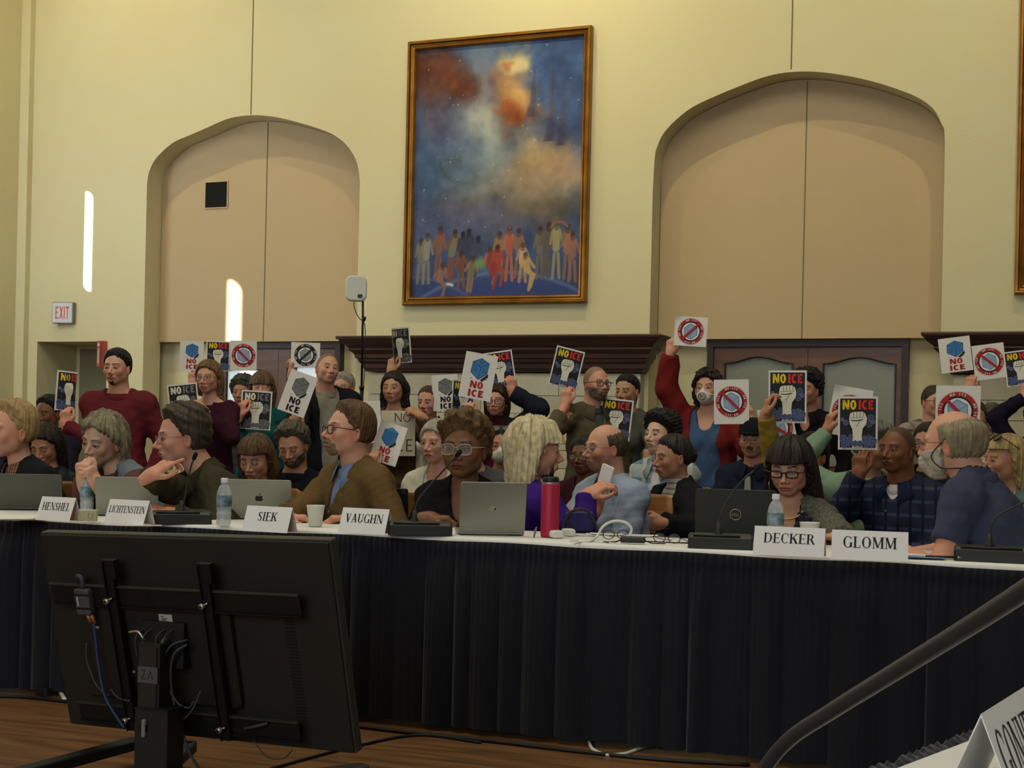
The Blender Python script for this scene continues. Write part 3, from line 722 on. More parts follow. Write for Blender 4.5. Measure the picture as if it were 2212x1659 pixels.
def hair_fn(style, p):
    """returns a function of head-space points"""
    t = p.get('t', .012); L = p.get('L', .16); w = p.get('w', .094); seed = p.get('seed', 1)
    def strand(P, amp, f=26):
        ph = np.arctan2(P[:, 0], P[:, 1] + .03); return amp * (np.sin(ph * f + 3.2 * np.sin(ph * 5 + seed) + P[:, 2] * 14) + .6 * np.sin(ph * f * 1.9 + seed * 2 + P[:, 2] * 9) + .5 * np.sin(ph * 9 + seed + P[:, 2] * 22))
    def fn(P):
        Q = P; c = f_cran(Q); y, z, ax = Q[:, 1], Q[:, 2], np.abs(Q[:, 0])
        if style in ('short', 'curlyshort', 'bob', 'long', 'pony', 'bun', 'afro', 'pixie'):
            hl = p.get('hl', .072)                      # hairline height at the forehead
            yb = (p.get('b0', .012) + p.get('sl', .85) * z) + (.06 - hl) * -.6
            part = p.get('temple', 0.0); yb = yb - part * np.clip((.075 - ax) / .075, 0, 1) * 0 + p.get('peak', 0.0) * np.clip(1 - ax / .04, 0, 1)
            if p.get('bang'): 
                yb = np.where(z > p['bang'], .2, yb)
            if style in ('bob', 'long'):
                side = np.where(z < .06, p.get('front', .012) + .30 * np.clip(z, -.3, .06), yb); yb = np.maximum(yb, side) if not p.get('bang') else np.where(z > p['bang'], .2, side)
            keep = yb - y + .0045 * np.sin(np.arctan2(Q[:, 0], .05) * 46 + 4 * np.sin(z * 60 + seed))
        if style in ('short', 'curlyshort', 'pixie', 'pony', 'bun', 'afro'):
            zb = -.062 if style != 'pony' else -.05
            lowb = np.where(y < -.01, z - zb, z - (-.012 - (.01 if style == 'pixie' else 0)))
            ear = s_ell(np.stack([ax, y, z], 1), (.082, -.004, -.020), (.02, .020, .032))
            k = np.minimum(keep, lowb); th = t * np.clip(k / .034, .12, 1) * (1 + p.get('top', .5) * np.clip((z - .03) / .08, 0, 1)); d = c - th + .0025
            d = smax(d, -k, .004); d = np.maximum(d, -ear)
            if style in ('curlyshort', 'afro'):
                d = d - wob(Q, p.get('cf', 150), seed, p.get('ca', .008)) * np.clip(k / .02, 0, 1) - wob(Q, 60, seed + 5, .006)
            else: d = d - strand(Q, .0021)
            if style == 'pony':
                q = s_cap(Q, (0, -.10, .035), (0, -.145, .0), .022, .026); q = smin(q, s_cap(Q, (0, -.145, .0), (0, -.125, -L), .027, .012), .02); d = smin(d, q - strand(Q, .002, 40), .008)
            if style == 'bun': d = smin(d, s_ell(Q, p.get('bun', (0, -.115, .03)), (.040, .034, .038)) - wob(Q, 120, seed, .006), .008)
            return d
        if style in ('bob', 'long'):
            k = keep; v = smin(c - t, s_ell(Q, (0, -.022, -.02), (w, .098, .105)), .02)
            cur = s_ell(Q, (0, -.040, -L * .55), (w * p.get('flare', 1.0), .072, L * .62 + .04)); v = smin(v, cur, .03)
            v = smax(v, -(z + L), .012); v = smax(v, -k, .006)
            face = s_ell(Q, (0, .085, -.045), (p.get('facew', .056), .088, .112)); v = smax(v, -np.where(z > p.get('bang', .062), 1.0, face), .004)
            v = np.where(z > .07, np.maximum(smax(c - t, -k, .004), c - t), v)
            v = v - strand(Q, p.get('sa', .0034), p.get('sfq', 24))
            if p.get('wavy'): v = v - wob(Q, 80, seed, p['wavy'])
            return v
        if style == 'ring':    # bald on top, hair round the sides and back
            zt = p.get('zt', .045); fr = p.get('fr', .03)
            zg = .007 * np.sin(np.arctan2(Q[:, 0], Q[:, 1]) * 31 + seed); k = np.minimum(np.minimum(zt + .25 * np.clip(-y, -.05, .1) - z + zg * .5, z + p.get('nape', 0) + zg + np.where(y < -.01, .062, .015)), fr - y + .25 * z + zg * .5)
            ear = s_ell(np.stack([ax, y, z], 1), (.082, -.004, -.020), (.02, .020, .032))
            th = t * np.clip(k / .038, 0, 1) ** .8; d = smax(c - th + .0025, -k, .004); d = np.maximum(d, -ear)
            if p.get('curl'): d = d - wob(Q, 130, seed, p['curl']) * np.clip(k / .02, 0, 1)
            return d - strand(Q, .0018)
        if style == 'fringe':  # receded: tuft swept back from a high forehead
            k = np.minimum(np.minimum(.0 + .55 * z - y + p.get('peak', .02) * np.clip(1 - ax / .035, 0, 1) + .012, z + np.where(y < -.01, .066, .012)), .5)
            ear = s_ell(np.stack([ax, y, z], 1), (.082, -.004, -.020), (.02, .020, .032))
            th = t * np.clip(k / .02, 0, 1) * (1 + .6 * np.clip((z - .03) / .08, 0, 1)); d = smax(c - th + .0025, -k, .004); d = np.maximum(d, -ear)
            return d - strand(Q, .0015) - wob(Q, 90, seed, p.get('curl', .003)) * np.clip(k / .02, 0, 1)
        return np.full(len(Q), 1.0, f32)
    return fn
def hair_box(style, p):
    L = p.get('L', .16); w = .15
    if style in ('long', 'bob'): return (-w, -.17, -L - .03), (w, .14, .165)
    if style == 'pony': return (-.12, -.20, -L - .05), (.12, .13, .165)
    return (-.14, -.19, -.11), (.14, .14, .18)
def beard_fn(kind, g):
    def fn(P):
        A = P.copy(); A[:, 0] = np.abs(A[:, 0]); y, z, ax = P[:, 1], P[:, 2], A[:, 0]
        b = f_head(P, dict(g, open=0)); mouth = s_ell(P, (0, .098, -.068), (.021, .03, .0075))
        if kind == 'mustache': k = np.minimum(.030 - ax, np.minimum(z + .066, -.044 - z)); th = .006
        elif kind == 'thin': k = np.maximum(np.minimum(.028 - ax, np.minimum(z + .062, -.050 - z)), np.minimum(.018 - ax, -.088 - z)); th = .0035
        elif kind == 'goatee': k = np.minimum(np.minimum(.034 - ax, -.045 - z), y - .045); th = .0065
        elif kind == 'stubble': k = np.minimum(np.minimum(-.040 - z + .35 * (ax - .03), z + .13), y + .01); th = .0022
        else: k = np.minimum(np.minimum(-.044 - z + .55 * np.clip(ax - .028, -.1, .1), z + .14), y - .006); th = {'beard': .008, 'full': .022, 'chinlong': .018, 'x': .004}[kind]
        d = b - th * np.clip(k / .010, 0, 1) + .0015; d = smax(d, -k, .003); d = smax(d, -mouth, .003)
        if kind != 'stubble': d = d - wob(P, 170, 3, .0016 if kind == 'chinlong' else .003)
        return d
    return fn
def f_hand(P, W, hd, up, side, curl=.9, spread=.15, thumb=1.0, point=False):
    """W wrist, hd direction of the fingers, up = the back of the hand; side +1: thumb towards hd x up"""
    hd = np.asarray(hd, float); hd /= np.linalg.norm(hd); up = np.asarray(up, float); up = up - hd * (up @ hd); up /= np.linalg.norm(up); ac = np.cross(hd, up) * side
    W = np.asarray(W, float)
    def T(a, l, n): return W + ac * a + hd * l + up * n
    Rm = np.stack([ac, hd, up], 1)
    d = s_box(P, T(.002, .052, 0), (.040, .044, .0135), .013, Rm)
    d = smin(d, s_cap(P, T(0, -.03, 0), T(0, .02, 0), .026, .027), .02)
    for i, (a, ln, l0) in enumerate(((.031, .071, .088), (.0105, .080, .093), (-.0105, .074, .090), (-.030, .058, .082))):
        cu = curl * (1 + .12 * i) if not (point and i == 0) else .12
        an = cu * .55; p0 = T(a, l0 - .012, .002); dirn = lambda t: hd * math.cos(t) - up * math.sin(t) + ac * (a * spread * 3) * math.cos(t)
        p1 = p0 + dirn(an) * (.012 + ln * .45); p2 = p1 + dirn(an + cu * 1.0) * ln * .32; p3 = p2 + dirn(an + cu * 1.65) * ln * .25
        q = s_cap(P, p0, p1, .0098, .0088); q = np.minimum(q, s_cap(P, p1, p2, .0088, .0080)); q = np.minimum(q, s_cap(P, p2, p3, .0080, .0072)); d = smin(d, q, .006)
    t0 = T(.030, .022, -.006); t1 = T(.052, .055, -.018 * thumb - .004); t2 = T(.046, .088, -.030 * thumb - .004); t3 = T(.036, .108, -.036 * thumb - .002)
    q = s_cap(P, t0, t1, .0155, .0115); q = np.minimum(q, s_cap(P, t1, t2, .0115, .0098)); q = np.minimum(q, s_cap(P, t2, t3, .0098, .0078)); d = smin(d, q, .012)
    return d

SKIN = {'fair': (200, 156, 128), 'pale': (206, 166, 140), 'pink': (202, 150, 124), 'tan': (176, 128, 98), 'olive': (186, 142, 110), 'brown': (112, 74, 48), 'dark': (92, 58, 38), 'deep': (118, 80, 56)}
skin_m = mat('skin', (200, 150, 120), 0.5, vcol='skin', spec=0.35)
skin_m.node_tree.nodes['Principled BSDF'].inputs['Subsurface Weight'].default_value = 0.0
def hair_mat(col):
    nm = 'hair_%d_%d_%d' % tuple(col); d = tuple(max(0, int(v * (.55 if sum(col) < 330 else .72))) for v in col)
    return mat(nm, col, 0.5, bump=(90, 0.9, 0.006, (1, 1, .14)), noise=(38, .5, d), spec=.3)
def cloth_mat(c):
    if not isinstance(c, (tuple, list)): return c
    if isinstance(c[0], str):
        if c[0] == 'plaid': return plaid('check_cloth_' + c[1], *c[2:])
        if c[0] == 'stripe': return stripes('striped_cloth_' + c[1], *c[2:])
        if c[0] == 'tweed': return mat('tweed_' + c[1], c[2], .95, noise=(90, .2, c[3]), bump=(150, .5, .01))
        if c[0] == 'shiny': return mat('shell_%d_%d_%d' % tuple(c[1]), c[1], .45, bump=(12, .3, .03), spec=.4)
    return mat('cloth_%d_%d_%d' % tuple(c), c, 0.92, bump=(170, 0.35, 0.006), spec=0.15)
glass_lens = mat('spectacle_lens', (225, 230, 230), 0.08, alpha=0.09, spec=0.5)
eye_white = mat('eye_white', (176, 166, 154), 0.35); 
def eye_mesh(M, iris):
    b = MB(); return b

ARMLEN = (.285, .255)
def ik(S, Wp, hint, l1, l2):
    S = np.asarray(S, float); Wp = np.asarray(Wp, float); d = Wp - S; L = np.linalg.norm(d)
    if L > (l1 + l2) * .985: k = L / ((l1 + l2) * .985); l1 *= k; l2 *= k
    a = (l1 * l1 - l2 * l2 + L * L) / (2 * L); h = math.sqrt(max(l1 * l1 - a * a, 0)); u = d / L
    v = np.asarray(hint, float); v = v - u * (v @ u); v /= (np.linalg.norm(v) + 1e-9); return S + u * a + v * h
PEOPLE = {}
def person(key, label, head, S, yaw, hyaw=None, hpitch=0, hroll=0, kind='seated', skin='fair', hair=None, beard=None, glasses=None, top=(60, 60, 60), under=None, neck='crew', collar=None,
           arms=(), lean=0.0, leanx=0.0, build=1.0, hs=1.0, fem=False, legs=(46, 46, 56), face=None, group=None, res=None, sleeve='long', tuck=False, brow=None, fold=1.0, over=None, sh_drop=0.0, shoes=(30, 26, 24), mask=None, nbz=.163, hat=None):
    """head=(px,py) of the point between the eyes inside the head; yaw 0 faces the camera, +90 faces image right"""
    Hw = atS(head[0], head[1], S)
    tc = CAM - Hw; tc[2] = 0; tc /= np.linalg.norm(tc); pr_ = np.array([-tc[1], tc[0], 0.0])   # image-right horizontally
    if pr_ @ RC < 0: pr_ = -pr_
    def dirw(a): a = math.radians(a); return math.cos(a) * tc + math.sin(a) * pr_
    fw = dirw(yaw); rt = np.cross(fw, [0, 0, 1.0])
    B = np.stack([rt, fw, [0, 0, 1.0]], 1)              # local -> world
    base = Hw - fw * .03; base[2] = 0.0
    root = empty('person', base, label, 'person', group, rz=math.atan2(rt[1], rt[0]))
    L = lambda w: B.T @ (np.asarray(w, float) - base)
    Hc = L(Hw)
    hyaw = yaw if hyaw is None else hyaw
    hf = dirw(hyaw); a = B.T @ hf; HR = rot_head(math.atan2(-a[0], a[1]), math.radians(hpitch), math.radians(hroll))
    res = res or (0.0034 if S > 400 else 0.0042 if S > 330 else 0.0050)
    g = dict(face or {}); g.setdefault('open', .62)
    if fem: g.setdefault('jaw', .92); g.setdefault('nose', .75)
    sc_ = hs
    def toH(P): return ((P - _v(Hc)) @ _v(HR)) / sc_
    def H(p): return Hc + HR @ (np.asarray(p, float) * sc_)
    nk_r = (.050 if fem else .060) * build ** .4
    # skeleton
    nb = Hc + np.array([leanx * .25, -.035 - lean * .25, -nbz])       # base of the neck
    if kind == 'seated': pel = np.array([leanx, -.06 - lean, min(.56, nb[2] - .36)])
    else: pel = np.array([leanx, -.02 - lean * .5, nb[2] - .52])
    ax = nb - pel; Lt = np.linalg.norm(ax); ax = ax / Lt
    xr = np.array([1.0, 0, 0]); fwd = np.cross(ax, xr); fwd /= np.linalg.norm(fwd); xr = np.cross(fwd, ax)
    TR = np.stack([xr, fwd, ax], 1)
    T = lambda x, y, z: nb + TR @ np.array([x, y, z])
    sw = (.142 if fem else .168) * build
    SHR = T(sw, -.005, -.072 - sh_drop); SHL = T(-sw, -.005, -.072 - sh_drop)
    cw = build
    def torso(P, off):
        d = s_ell(P, T(0, -.012, -.18), ((.140 if fem else .160) * cw + off, .105 * cw + off, .175 + off), TR)
        d = smin(d, s_ell(P, T(0, .0, -Lt * .70), (.142 * cw + off, .115 * cw + off, .19 + off), TR), .08)
        d = smin(d, s_ell(P, T(0, -.0, -Lt), (.165 * cw + off, .125 * cw + off, .13 + off), TR), .08)
        for s_, sp in ((1, SHR), (-1, SHL)):
            d = smin(d, s_cap(P, T(s_ * .02, -.022, .004), sp, .040 + off, .050 * cw ** .5 + off), .045)
        if fem:
            for s_ in (1, -1): d = smin(d, s_ell(P, T(s_ * .07, .075, -.20), (.062 + off, .055 + off, .062 + off), TR), .04)
        return d
    # arms
    A = []
    defs = {a_[0]: a_ for a_ in arms}
    for s_, nm, sp in ((1, 'R', SHR), (-1, 'L', SHL)):
        l1, l2 = ARMLEN[0] * (.93 if fem else 1), ARMLEN[1] * (.93 if fem else 1)
        if nm in defs:
            q = dict(defs[nm][1]); hc = L(atS(q['at'][0], q['at'][1], q.get('S', S))); hdw = q.get('dir', (0, 1)); dp = q.get('dz', 0.0)
            # direction of the fingers: image right / up / towards the camera
            hv = hdw[0] * pr_ + hdw[1] * np.array([0, 0, 1.0]) + dp * tc; hd = B.T @ hv; hd /= np.linalg.norm(hd)
            bv = q.get('back', (0, 0, 1)); bw = bv[0] * pr_ + bv[1] * np.array([0, 0, 1.0]) + bv[2] * tc; up = B.T @ bw
            Wp = hc - hd * .07
            ehint = q.get('elbow', (s_ * -.0, -1, 0)); ew = ehint[0] * pr_ + ehint[1] * np.array([0, 0, 1.0]) + (ehint[2] if len(ehint) > 2 else 0) * tc
            E = ik(sp, Wp, B.T @ ew, l1, l2); A.append(dict(s=s_, S=sp, E=E, W=Wp, hd=hd, up=up, side=q.get('thumb', 1), curl=q.get('curl', .9), sl=q.get('sl', None), point=q.get('point', False)))
        else:
            if kind == 'seated': Wp = nb + np.array([s_ * .10, .30 + lean * .6, -.33]); E = ik(sp, Wp, (s_ * .6, -.5, -1), l1, l2)
            else: Wp = nb + np.array([s_ * (sw + .045), .03, -.56]); E = ik(sp, Wp, (s_, -1, 0), l1, l2)
            hd = (Wp - E) / np.linalg.norm(Wp - E); A.append(dict(s=s_, S=sp, E=E, W=Wp, hd=hd, up=np.array([s_, .2, .5]), side=1, curl=.5, hidden=True, sl=None, point=False))
    # ---- body
    hh_lo, hh_hi = Hc + np.array([-.21, -.19, -.34]), Hc + np.array([.21, .17, .15])
    def body_fn(P):
        d = f_head(toH(P), g) * sc_
        n = s_cap(P, H((0, -.030, -.055)), T(0, -.012, -.01), nk_r, nk_r * 1.08); d = smin(d, n, .022)
        t = torso(P, -.008); d = smin(d, t, .03)
        return d
    parts = [nets_sparse(body_fn, np.minimum(hh_lo, nb - .16), hh_hi, res)]
    col0 = np.array(SKIN.get(skin, skin), float) if isinstance(skin, str) else np.array(skin, float)
    V = parts[0][0]; hp = ((V - Hc) @ HR) / sc_; c = np.tile(col0, (len(V), 1))
    x_, y_, z_ = np.abs(hp[:, 0]), hp[:, 1], hp[:, 2]
    def paint(m_, colr, a_=1.0):
        k = (np.clip(m_, 0, 1) * a_)[:, None]; c[:] = c * (1 - k) + np.array(colr, float) * k
    front = np.clip((y_ - .03) / .02, 0, 1)
    paint(np.exp(-(((x_ - .040) / .020) ** 2 + ((z_ + .032) / .020) ** 2)) * front, col0 * np.array([1.03, .88, .85]), .5)
    paint(np.exp(-((x_ / .014) ** 2 + ((z_ + .036) / .012) ** 2)) * front, col0 * np.array([1.04, .84, .80]), .5)
    paint(np.exp(-(((x_ - .078) / .012) ** 2 + ((z_ + .02) / .03) ** 2)), col0 * np.array([1.04, .80, .76]), .6)
    lipc = col0 * np.array([.90, .58, .56]) if fem else col0 * np.array([.86, .66, .62])
    paint(((np.hypot(x_ / .024, (z_ + .068) / .0105) < 1) & (y_ > .078)) * 1.0, lipc, .85)
    paint(((np.abs(z_ + .0675) < .0022) & (x_ < .024) & (y_ > .07)) * 1.0, col0 * .35, .8)
    bc = np.array(brow if brow is not None else ((hair[1] if hair else (70, 55, 40))), float) * .75
    arch = .0205 + .004 * np.clip(1 - np.abs(x_ - .036) / .02, -1, 1); paint(((np.abs(z_ - arch) < .0042) & (x_ > .012) & (x_ < .050) & (y_ > .05)) * 1.0, bc, .8)
    # lashes and creases round the eyes
    er = np.hypot((x_ - .031) / .0150, (z_ + .0045) / .0068); paint(((er > .72) & (er < 1.12) & (y_ > .06)) * 1.0, col0 * .40, .75)
    paint(((np.hypot((x_ - .0095) / .0042, (z_ + .0455) / .0028) < 1) & (y_ > .08)) * 1.0, col0 * .35, .7)
    if beard and beard[0] == 'shadow': paint(np.clip((-.040 - z_ + .35 * (x_ - .03)) / .012, 0, 1) * np.clip((y_ + .01) / .02, 0, 1) * (z_ > -.13), beard[1], .55)
    if hair and hair[0] == 'shaved': paint(np.clip((z_ - .045 + np.clip(y_, -.1, .1) * -.35) / .01, 0, 1) * .0 + np.clip((.006 + .62 * z_ - y_) / .008, 0, 1) * np.clip((z_ + .065) / .01, 0, 1), hair[1], .75)
    cols = [c]
    for a_ in A:
        nosl = a_.get('hidden') and S < 420 and sleeve == 'long'
        if nosl and kind == 'seated': pass
        W_, E_ = a_['W'], a_['E']; sd = a_['side']
        def arm_fn(P, a_=a_, W_=W_, E_=E_, sd=sd):
            d = f_hand(P, W_, a_['hd'], a_['up'], sd, a_['curl'], point=a_['point']); d = smin(d, s_cap(P, E_, W_, .040, .0255), .02)
            d = smin(d, s_cap(P, E_, a_['S'], .040, .046) if (sleeve == 'short' or a_['sl'] == 'short') else s_cap(P, E_, a_['S'], .034, .036), .02)
            return d
        pts = np.stack([W_, W_ + a_['hd'] * .16] + [E_, a_['S']])
        pr2 = nets_sparse(arm_fn, pts.min(0) - .075, pts.max(0) + .075, max(res, .0036)); parts.append(pr2)
        cc = np.tile(col0 * np.array([1.0, .95, .93]), (len(pr2[0]), 1)); cols.append(cc)
    me = to_mesh('body', parts, [skin_m], cols); body = obj('body', me, root)
    # eyes
    if S > 250 and g['open'] > .3:
        for s_ in (1, -1):
            eb = MB(); ec = np.array([s_ * .031, .0735, -.003]); look = g.get('look', (0, 0)); n1, n2 = 14, 12; vs = []
            ld = np.array([look[0], 1.0, look[1]]); ld /= np.linalg.norm(ld); u = np.cross(ld, [0, 0, 1.0]); u /= np.linalg.norm(u); w = np.cross(u, ld)
            for i in range(n2 + 1):
                th = math.pi * i / n2
                for k in range(n1):
                    ph = 2 * math.pi * k / n1; q = ec + .0136 * (ld * math.cos(th) + math.sin(th) * (u * math.cos(ph) + w * math.sin(ph))); vs.append(H(q))
            fa, fb = [], []
            for i in range(n2):
                for k in range(n1): (fa if i < 2 else fb).append((i * n1 + k, (i + 1) * n1 + k, (i + 1) * n1 + (k + 1) % n1, i * n1 + (k + 1) % n1))
            eb.add(vs, fb, eye_white, True); eb.add(vs, fa, mat('iris', (38, 26, 20), .2), True); eb.build('eye', body)
    # ---- hair, beard
    if hair and hair[0] not in ('shaved', 'none'):
        st, hcol = hair[0], hair[1]; hp_ = dict(hair[2]) if len(hair) > 2 else {}; hp_.setdefault('seed', sum(map(ord, key)) % 50 + 1)
        hf_ = hair_fn(st, hp_); lo, hi = hair_box(st, hp_); v, q = nets_sparse(hf_, lo, hi, max(.0042, res))
        if len(v):
            v = Hc + (v * sc_) @ HR.T; obj('hair', to_mesh('hair', [(v, q)], [hair_mat(hcol)]), root)
    if beard and beard[0] != 'shadow':
        v, q = nets_sparse(beard_fn(beard[0], g), (-.1, -.03, -.16), (.1, .14, -.02), max(.0036, res * .9))
        if len(v): v = Hc + (v * sc_) @ HR.T; obj('beard' if beard[0] != 'mustache' else 'mustache', to_mesh('beard', [(v, q)], [hair_mat(beard[1])]), root)
    if hat:
        def hf(P):
            k = P[:, 2] - .030 - .15 * P[:, 1]; d = smax(smin(f_cran(P), s_ell(P, (0, -.01, .06), (.078, .092, .072)), .02) - .010, -k, .004)
            return smin(d, smax(s_ell(P, (0, .105, .036), (.066, .062, .006)), .06 - P[:, 1], .004), .006)
        v, q = nets_sparse(hf, (-.12, -.14, .0), (.12, .19, .17), .0045); obj('cap', to_mesh('cap', [(Hc + (v * sc_) @ HR.T, q)], [cloth_mat(hat)]), root)
    if mask:
        def mk(P):
            A_ = P.copy(); A_[:, 0] = np.abs(A_[:, 0]); b = f_head(P, dict(g, open=0)); b = smin(b, s_ell(P, (0, .085, -.058), (.036, .034, .040)), .03)
            k = np.minimum(np.minimum(-.022 - .35 * A_[:, 0] + .022 * np.clip(1 - A_[:, 0] / .02, 0, 1) - P[:, 2], P[:, 2] + .118 - .9 * np.clip(A_[:, 0] - .02, 0, 1)), P[:, 1] - .015)
            return smax(b - .0045, -k, .003)
        v, q = nets_sparse(mk, (-.09, -.0, -.14), (.09, .15, .0), max(.0036, res * .9)); v = Hc + (v * sc_) @ HR.T
        mo = obj('face_mask', to_mesh('face_mask', [(v, q)], [mat('mask_cloth', (214, 208, 190), .85)]), root); st_ = MB()
        for s_ in (1, -1): st_.tube([H((s_ * .068, .045, -.05)), H((s_ * .082, .0, -.03)), H((s_ * .083, -.02, -.005)), H((s_ * .078, .02, .008)), H((s_ * .070, .05, -.025))], .0013, mat('mask_cloth', (0, 0, 0)), 5)
        st_.build('ear_loop', mo)
        if mask == 'printed':
            pr3 = MB(); km = mat('mask_print', (24, 24, 26), .8)
            def mp(u, w): return H((u, .1285 - 3.2 * u * u - 2.0 * (w + .058) ** 2, w))
            pr3.tube([mp(.023 * math.cos(t), -.060 + .023 * math.sin(t)) for t in np.linspace(0, 6.283, 25)[:-1]], .0022, km, 5, closed=True)
            for L_ in ([(-.012, -.050), (-.006, -.046), (-.002, -.052), (-.012, -.070), (-.001, -.070)], [(.003, -.071), (.003, -.049)], [(.003, -.049), (.011, -.048), (.011, -.057), (.004, -.059)], [(.006, -.060), (.013, -.071)], [(.018, -.047), (.023, -.040)], [(-.028, -.062), (-.021, -.062)], [(.021, -.062), (.029, -.062)]): pr3.tube([mp(a_, b_) for a_, b_ in L_], .0016, km, 5)
            pr3.build('mask_emblem', mo)
    # ---- glasses
    if glasses:
        gc, gt, gw, gh = (list(glasses) + [None] * 4)[:4]; gt = gt or .0018; gw = gw or .024; gh = gh or .016
        gm = mat('spectacle_frame_%d_%d_%d' % tuple(gc), gc, .35, spec=.6); fr = MB(); ln = MB()
        for s_ in (1, -1):
            ring = []
            for k in range(20):
                a_ = 2 * math.pi * k / 20; ex = .62; cx_ = math.copysign(abs(math.cos(a_)) ** ex, math.cos(a_)); cz_ = math.copysign(abs(math.sin(a_)) ** ex, math.sin(a_))
                ring.append(H((s_ * .0335 + gw * cx_, .1035 - .16 * abs(s_ * .0335 + gw * cx_), -.006 + gh * cz_)))
            fr.tube(ring, gt * sc_, gm, 6, closed=True); ln.add(ring, [tuple(range(20))], glass_lens)
            xo = .0335 + gw; fr.tube([H((s_ * xo, .1035 - .16 * xo, .002)), H((s_ * (.0815), .085, .004)), H((s_ * .0835, .0, .004)), H((s_ * .081, -.018, -.006))], gt * .9 * sc_, gm, 6)
        xi = .0335 - gw; fr.tube([H((-xi, .1015, -.001)), H((0, .1055, .003)), H((xi, .1015, -.001))], gt * sc_, gm, 6)
        gl = fr.build('spectacles', root); ln.build('lens', gl)
    # ---- clothes
    rngw = sum(map(ord, key))
    def folds(P, k=1.0):
        w_ = wob(P, 34, rngw, .0075) + wob(P, 75, rngw + 3, .0035); return w_ * k * fold
    def hole(P, kind_, r):
        z0 = H((0, -.030, -.055)); d = s_cap(P, z0 + (z0 - T(0, -.012, -.01)) * 2, T(0, -.002, -.012), r, r * 1.1)
        if kind_ == 'v': d = smin(d, s_cap(P, T(0, .04, 0), T(0, .15, -.19), r * .85, .006), .01)
        elif kind_ == 'deepv': d = smin(d, s_cap(P, T(0, .05, -.01), T(0, .16, -.34), r * 1.0, .012), .01)
        elif kind_ == 'open': d = smin(d, s_cap(P, T(0, .06, .0), T(0, .17, -.55), r * 1.15, .055), .01)
        elif kind_ == 'sv': d = smin(d, s_cap(P, T(0, .05, 0), T(0, .115, -.075), r * .8, .008), .01)
        elif kind_ == 'wide': d = smin(d, s_cap(P, T(0, .05, -.03), T(0, .17, -.55), .105, .12), .01)
        elif kind_ == 'boat': d = smin(d, s_cap(P, T(-.09, -.0, .03), T(.09, -.0, .03), .06, .06), .01)
        elif kind_ == 'scoop': d = smin(d, s_cap(P, T(0, .03, .0), T(0, .10, -.07), r * 1.1, r * .8), .02)
        return d
    def garment(P, off, hk, hr, sl):
        d = torso(P, off)
        for a_ in A:
            W_, E_, S_ = a_['W'], a_['E'], a_['S']; sl_ = 'none' if sl == 'none' else (a_['sl'] or sl)
            if sl_ == 'none': continue
            up = s_cap(P, S_, E_ if sl_ != 'short' else S_ + (E_ - S_) * .64, .056 * cw ** .5 + off, .043 + off * 1.2); d = smin(d, up, .045)
            if sl_ in ('long', 'rolled'):
                e = W_ + (E_ - W_) * (.04 if sl_ == 'long' else .42); d = smin(d, s_cap(P, E_, e, .043 + off * 1.2, .031 + off * 1.1), .02)
        d = d - folds(P, min(1, off / .012))
        if hk != 'none': d = smax(d, -hole(P, hk, hr), .004)
        d = smax(d, -(P[:, 2] - (pel[2] - (.115 if kind == 'seated' else .16))), .01)
        # cut the sleeve ends open
        for a_ in A:
            sl_ = 'none' if sl == 'none' else (a_['sl'] or sl); W_, E_, S_ = a_['W'], a_['E'], a_['S']
            if sl_ in ('long', 'rolled'):
                e = W_ + (E_ - W_) * (.02 if sl_ == 'long' else .40); u = (W_ - E_) / np.linalg.norm(W_ - E_); d = np.maximum(d, np.where(s_cap(P, e, e + u * .10, .075, .075) < 0, (P - _v(e)) @ _v(u), -1))
            elif sl_ == 'short':
                e = S_ + (E_ - S_) * .64; u = (E_ - S_) / np.linalg.norm(E_ - S_); d = np.maximum(d, np.where(s_cap(P, e, e + u * .10, .08, .08) < 0, (P - _v(e)) @ _v(u), -1))
        return d
    hres = .0075 if S > 400 else .0095 if S > 330 else .011
    pts = np.array([nb + .1, nb - .1, pel - .2, pel + .2, SHR, SHL] + [a_['E'] for a_ in A] + [a_['W'] for a_ in A]); lo, hi = pts.min(0) - .12, pts.max(0) + .12; lo[2] = pel[2] - .2
    layers = []
    if under: layers.append(('shirt', under[0], .006, under[1] if len(under) > 1 else 'crew', nk_r + .004, 'long' if sleeve == 'long' else sleeve))
    layers.append(('sweater' if not over else 'shirt', top, .014 if not under else .018, neck, nk_r + .010, sleeve))
    if over: layers.append(('vest' if len(over) > 2 else 'jacket', over[0], .028, over[1], nk_r + .016, over[2] if len(over) > 2 else 'long'))
    names = {'j': 'jacket'}
    for (nm, cm, off, hk, hr, sl) in layers:
        v, q = nets_sparse(lambda P: garment(P, off, 'none' if hk == 'turtle' else hk, hr, sl), lo, hi, hres)
        obj(nm, to_mesh(nm, [(v, q)], [cloth_mat(cm)]), root)
        if hk == 'turtle' or hk == 'crew':
            z0 = H((0, -.030, -.055)); z1 = T(0, -.010, -.012); fr_ = .62 if hk == 'turtle' else .12
            def tn(P): 
                e = z1 + (z0 - z1) * fr_; d = s_cap(P, z1 - (z0 - z1) * .1, e, hr * 1.16 if hk == 'turtle' else hr * 1.28, nk_r + .009 if hk == 'turtle' else nk_r + .014)
                u = (z0 - z1) / np.linalg.norm(z0 - z1); d = np.maximum(d, (P - _v(e)) @ _v(u)); return smax(d, -s_cap(P, z1, z0 + (z0 - z1), nk_r + .002, nk_r), .003) - (wob(P, 90, 4, .002) if hk == 'turtle' else 0)
            v, q = nets_sparse(tn, np.minimum(z0, z1) - .13, np.maximum(z0, z1) + .12, .0055)
            if len(v): obj('collar', to_mesh('collar', [(v, q)], [cloth_mat(cm)]), root)
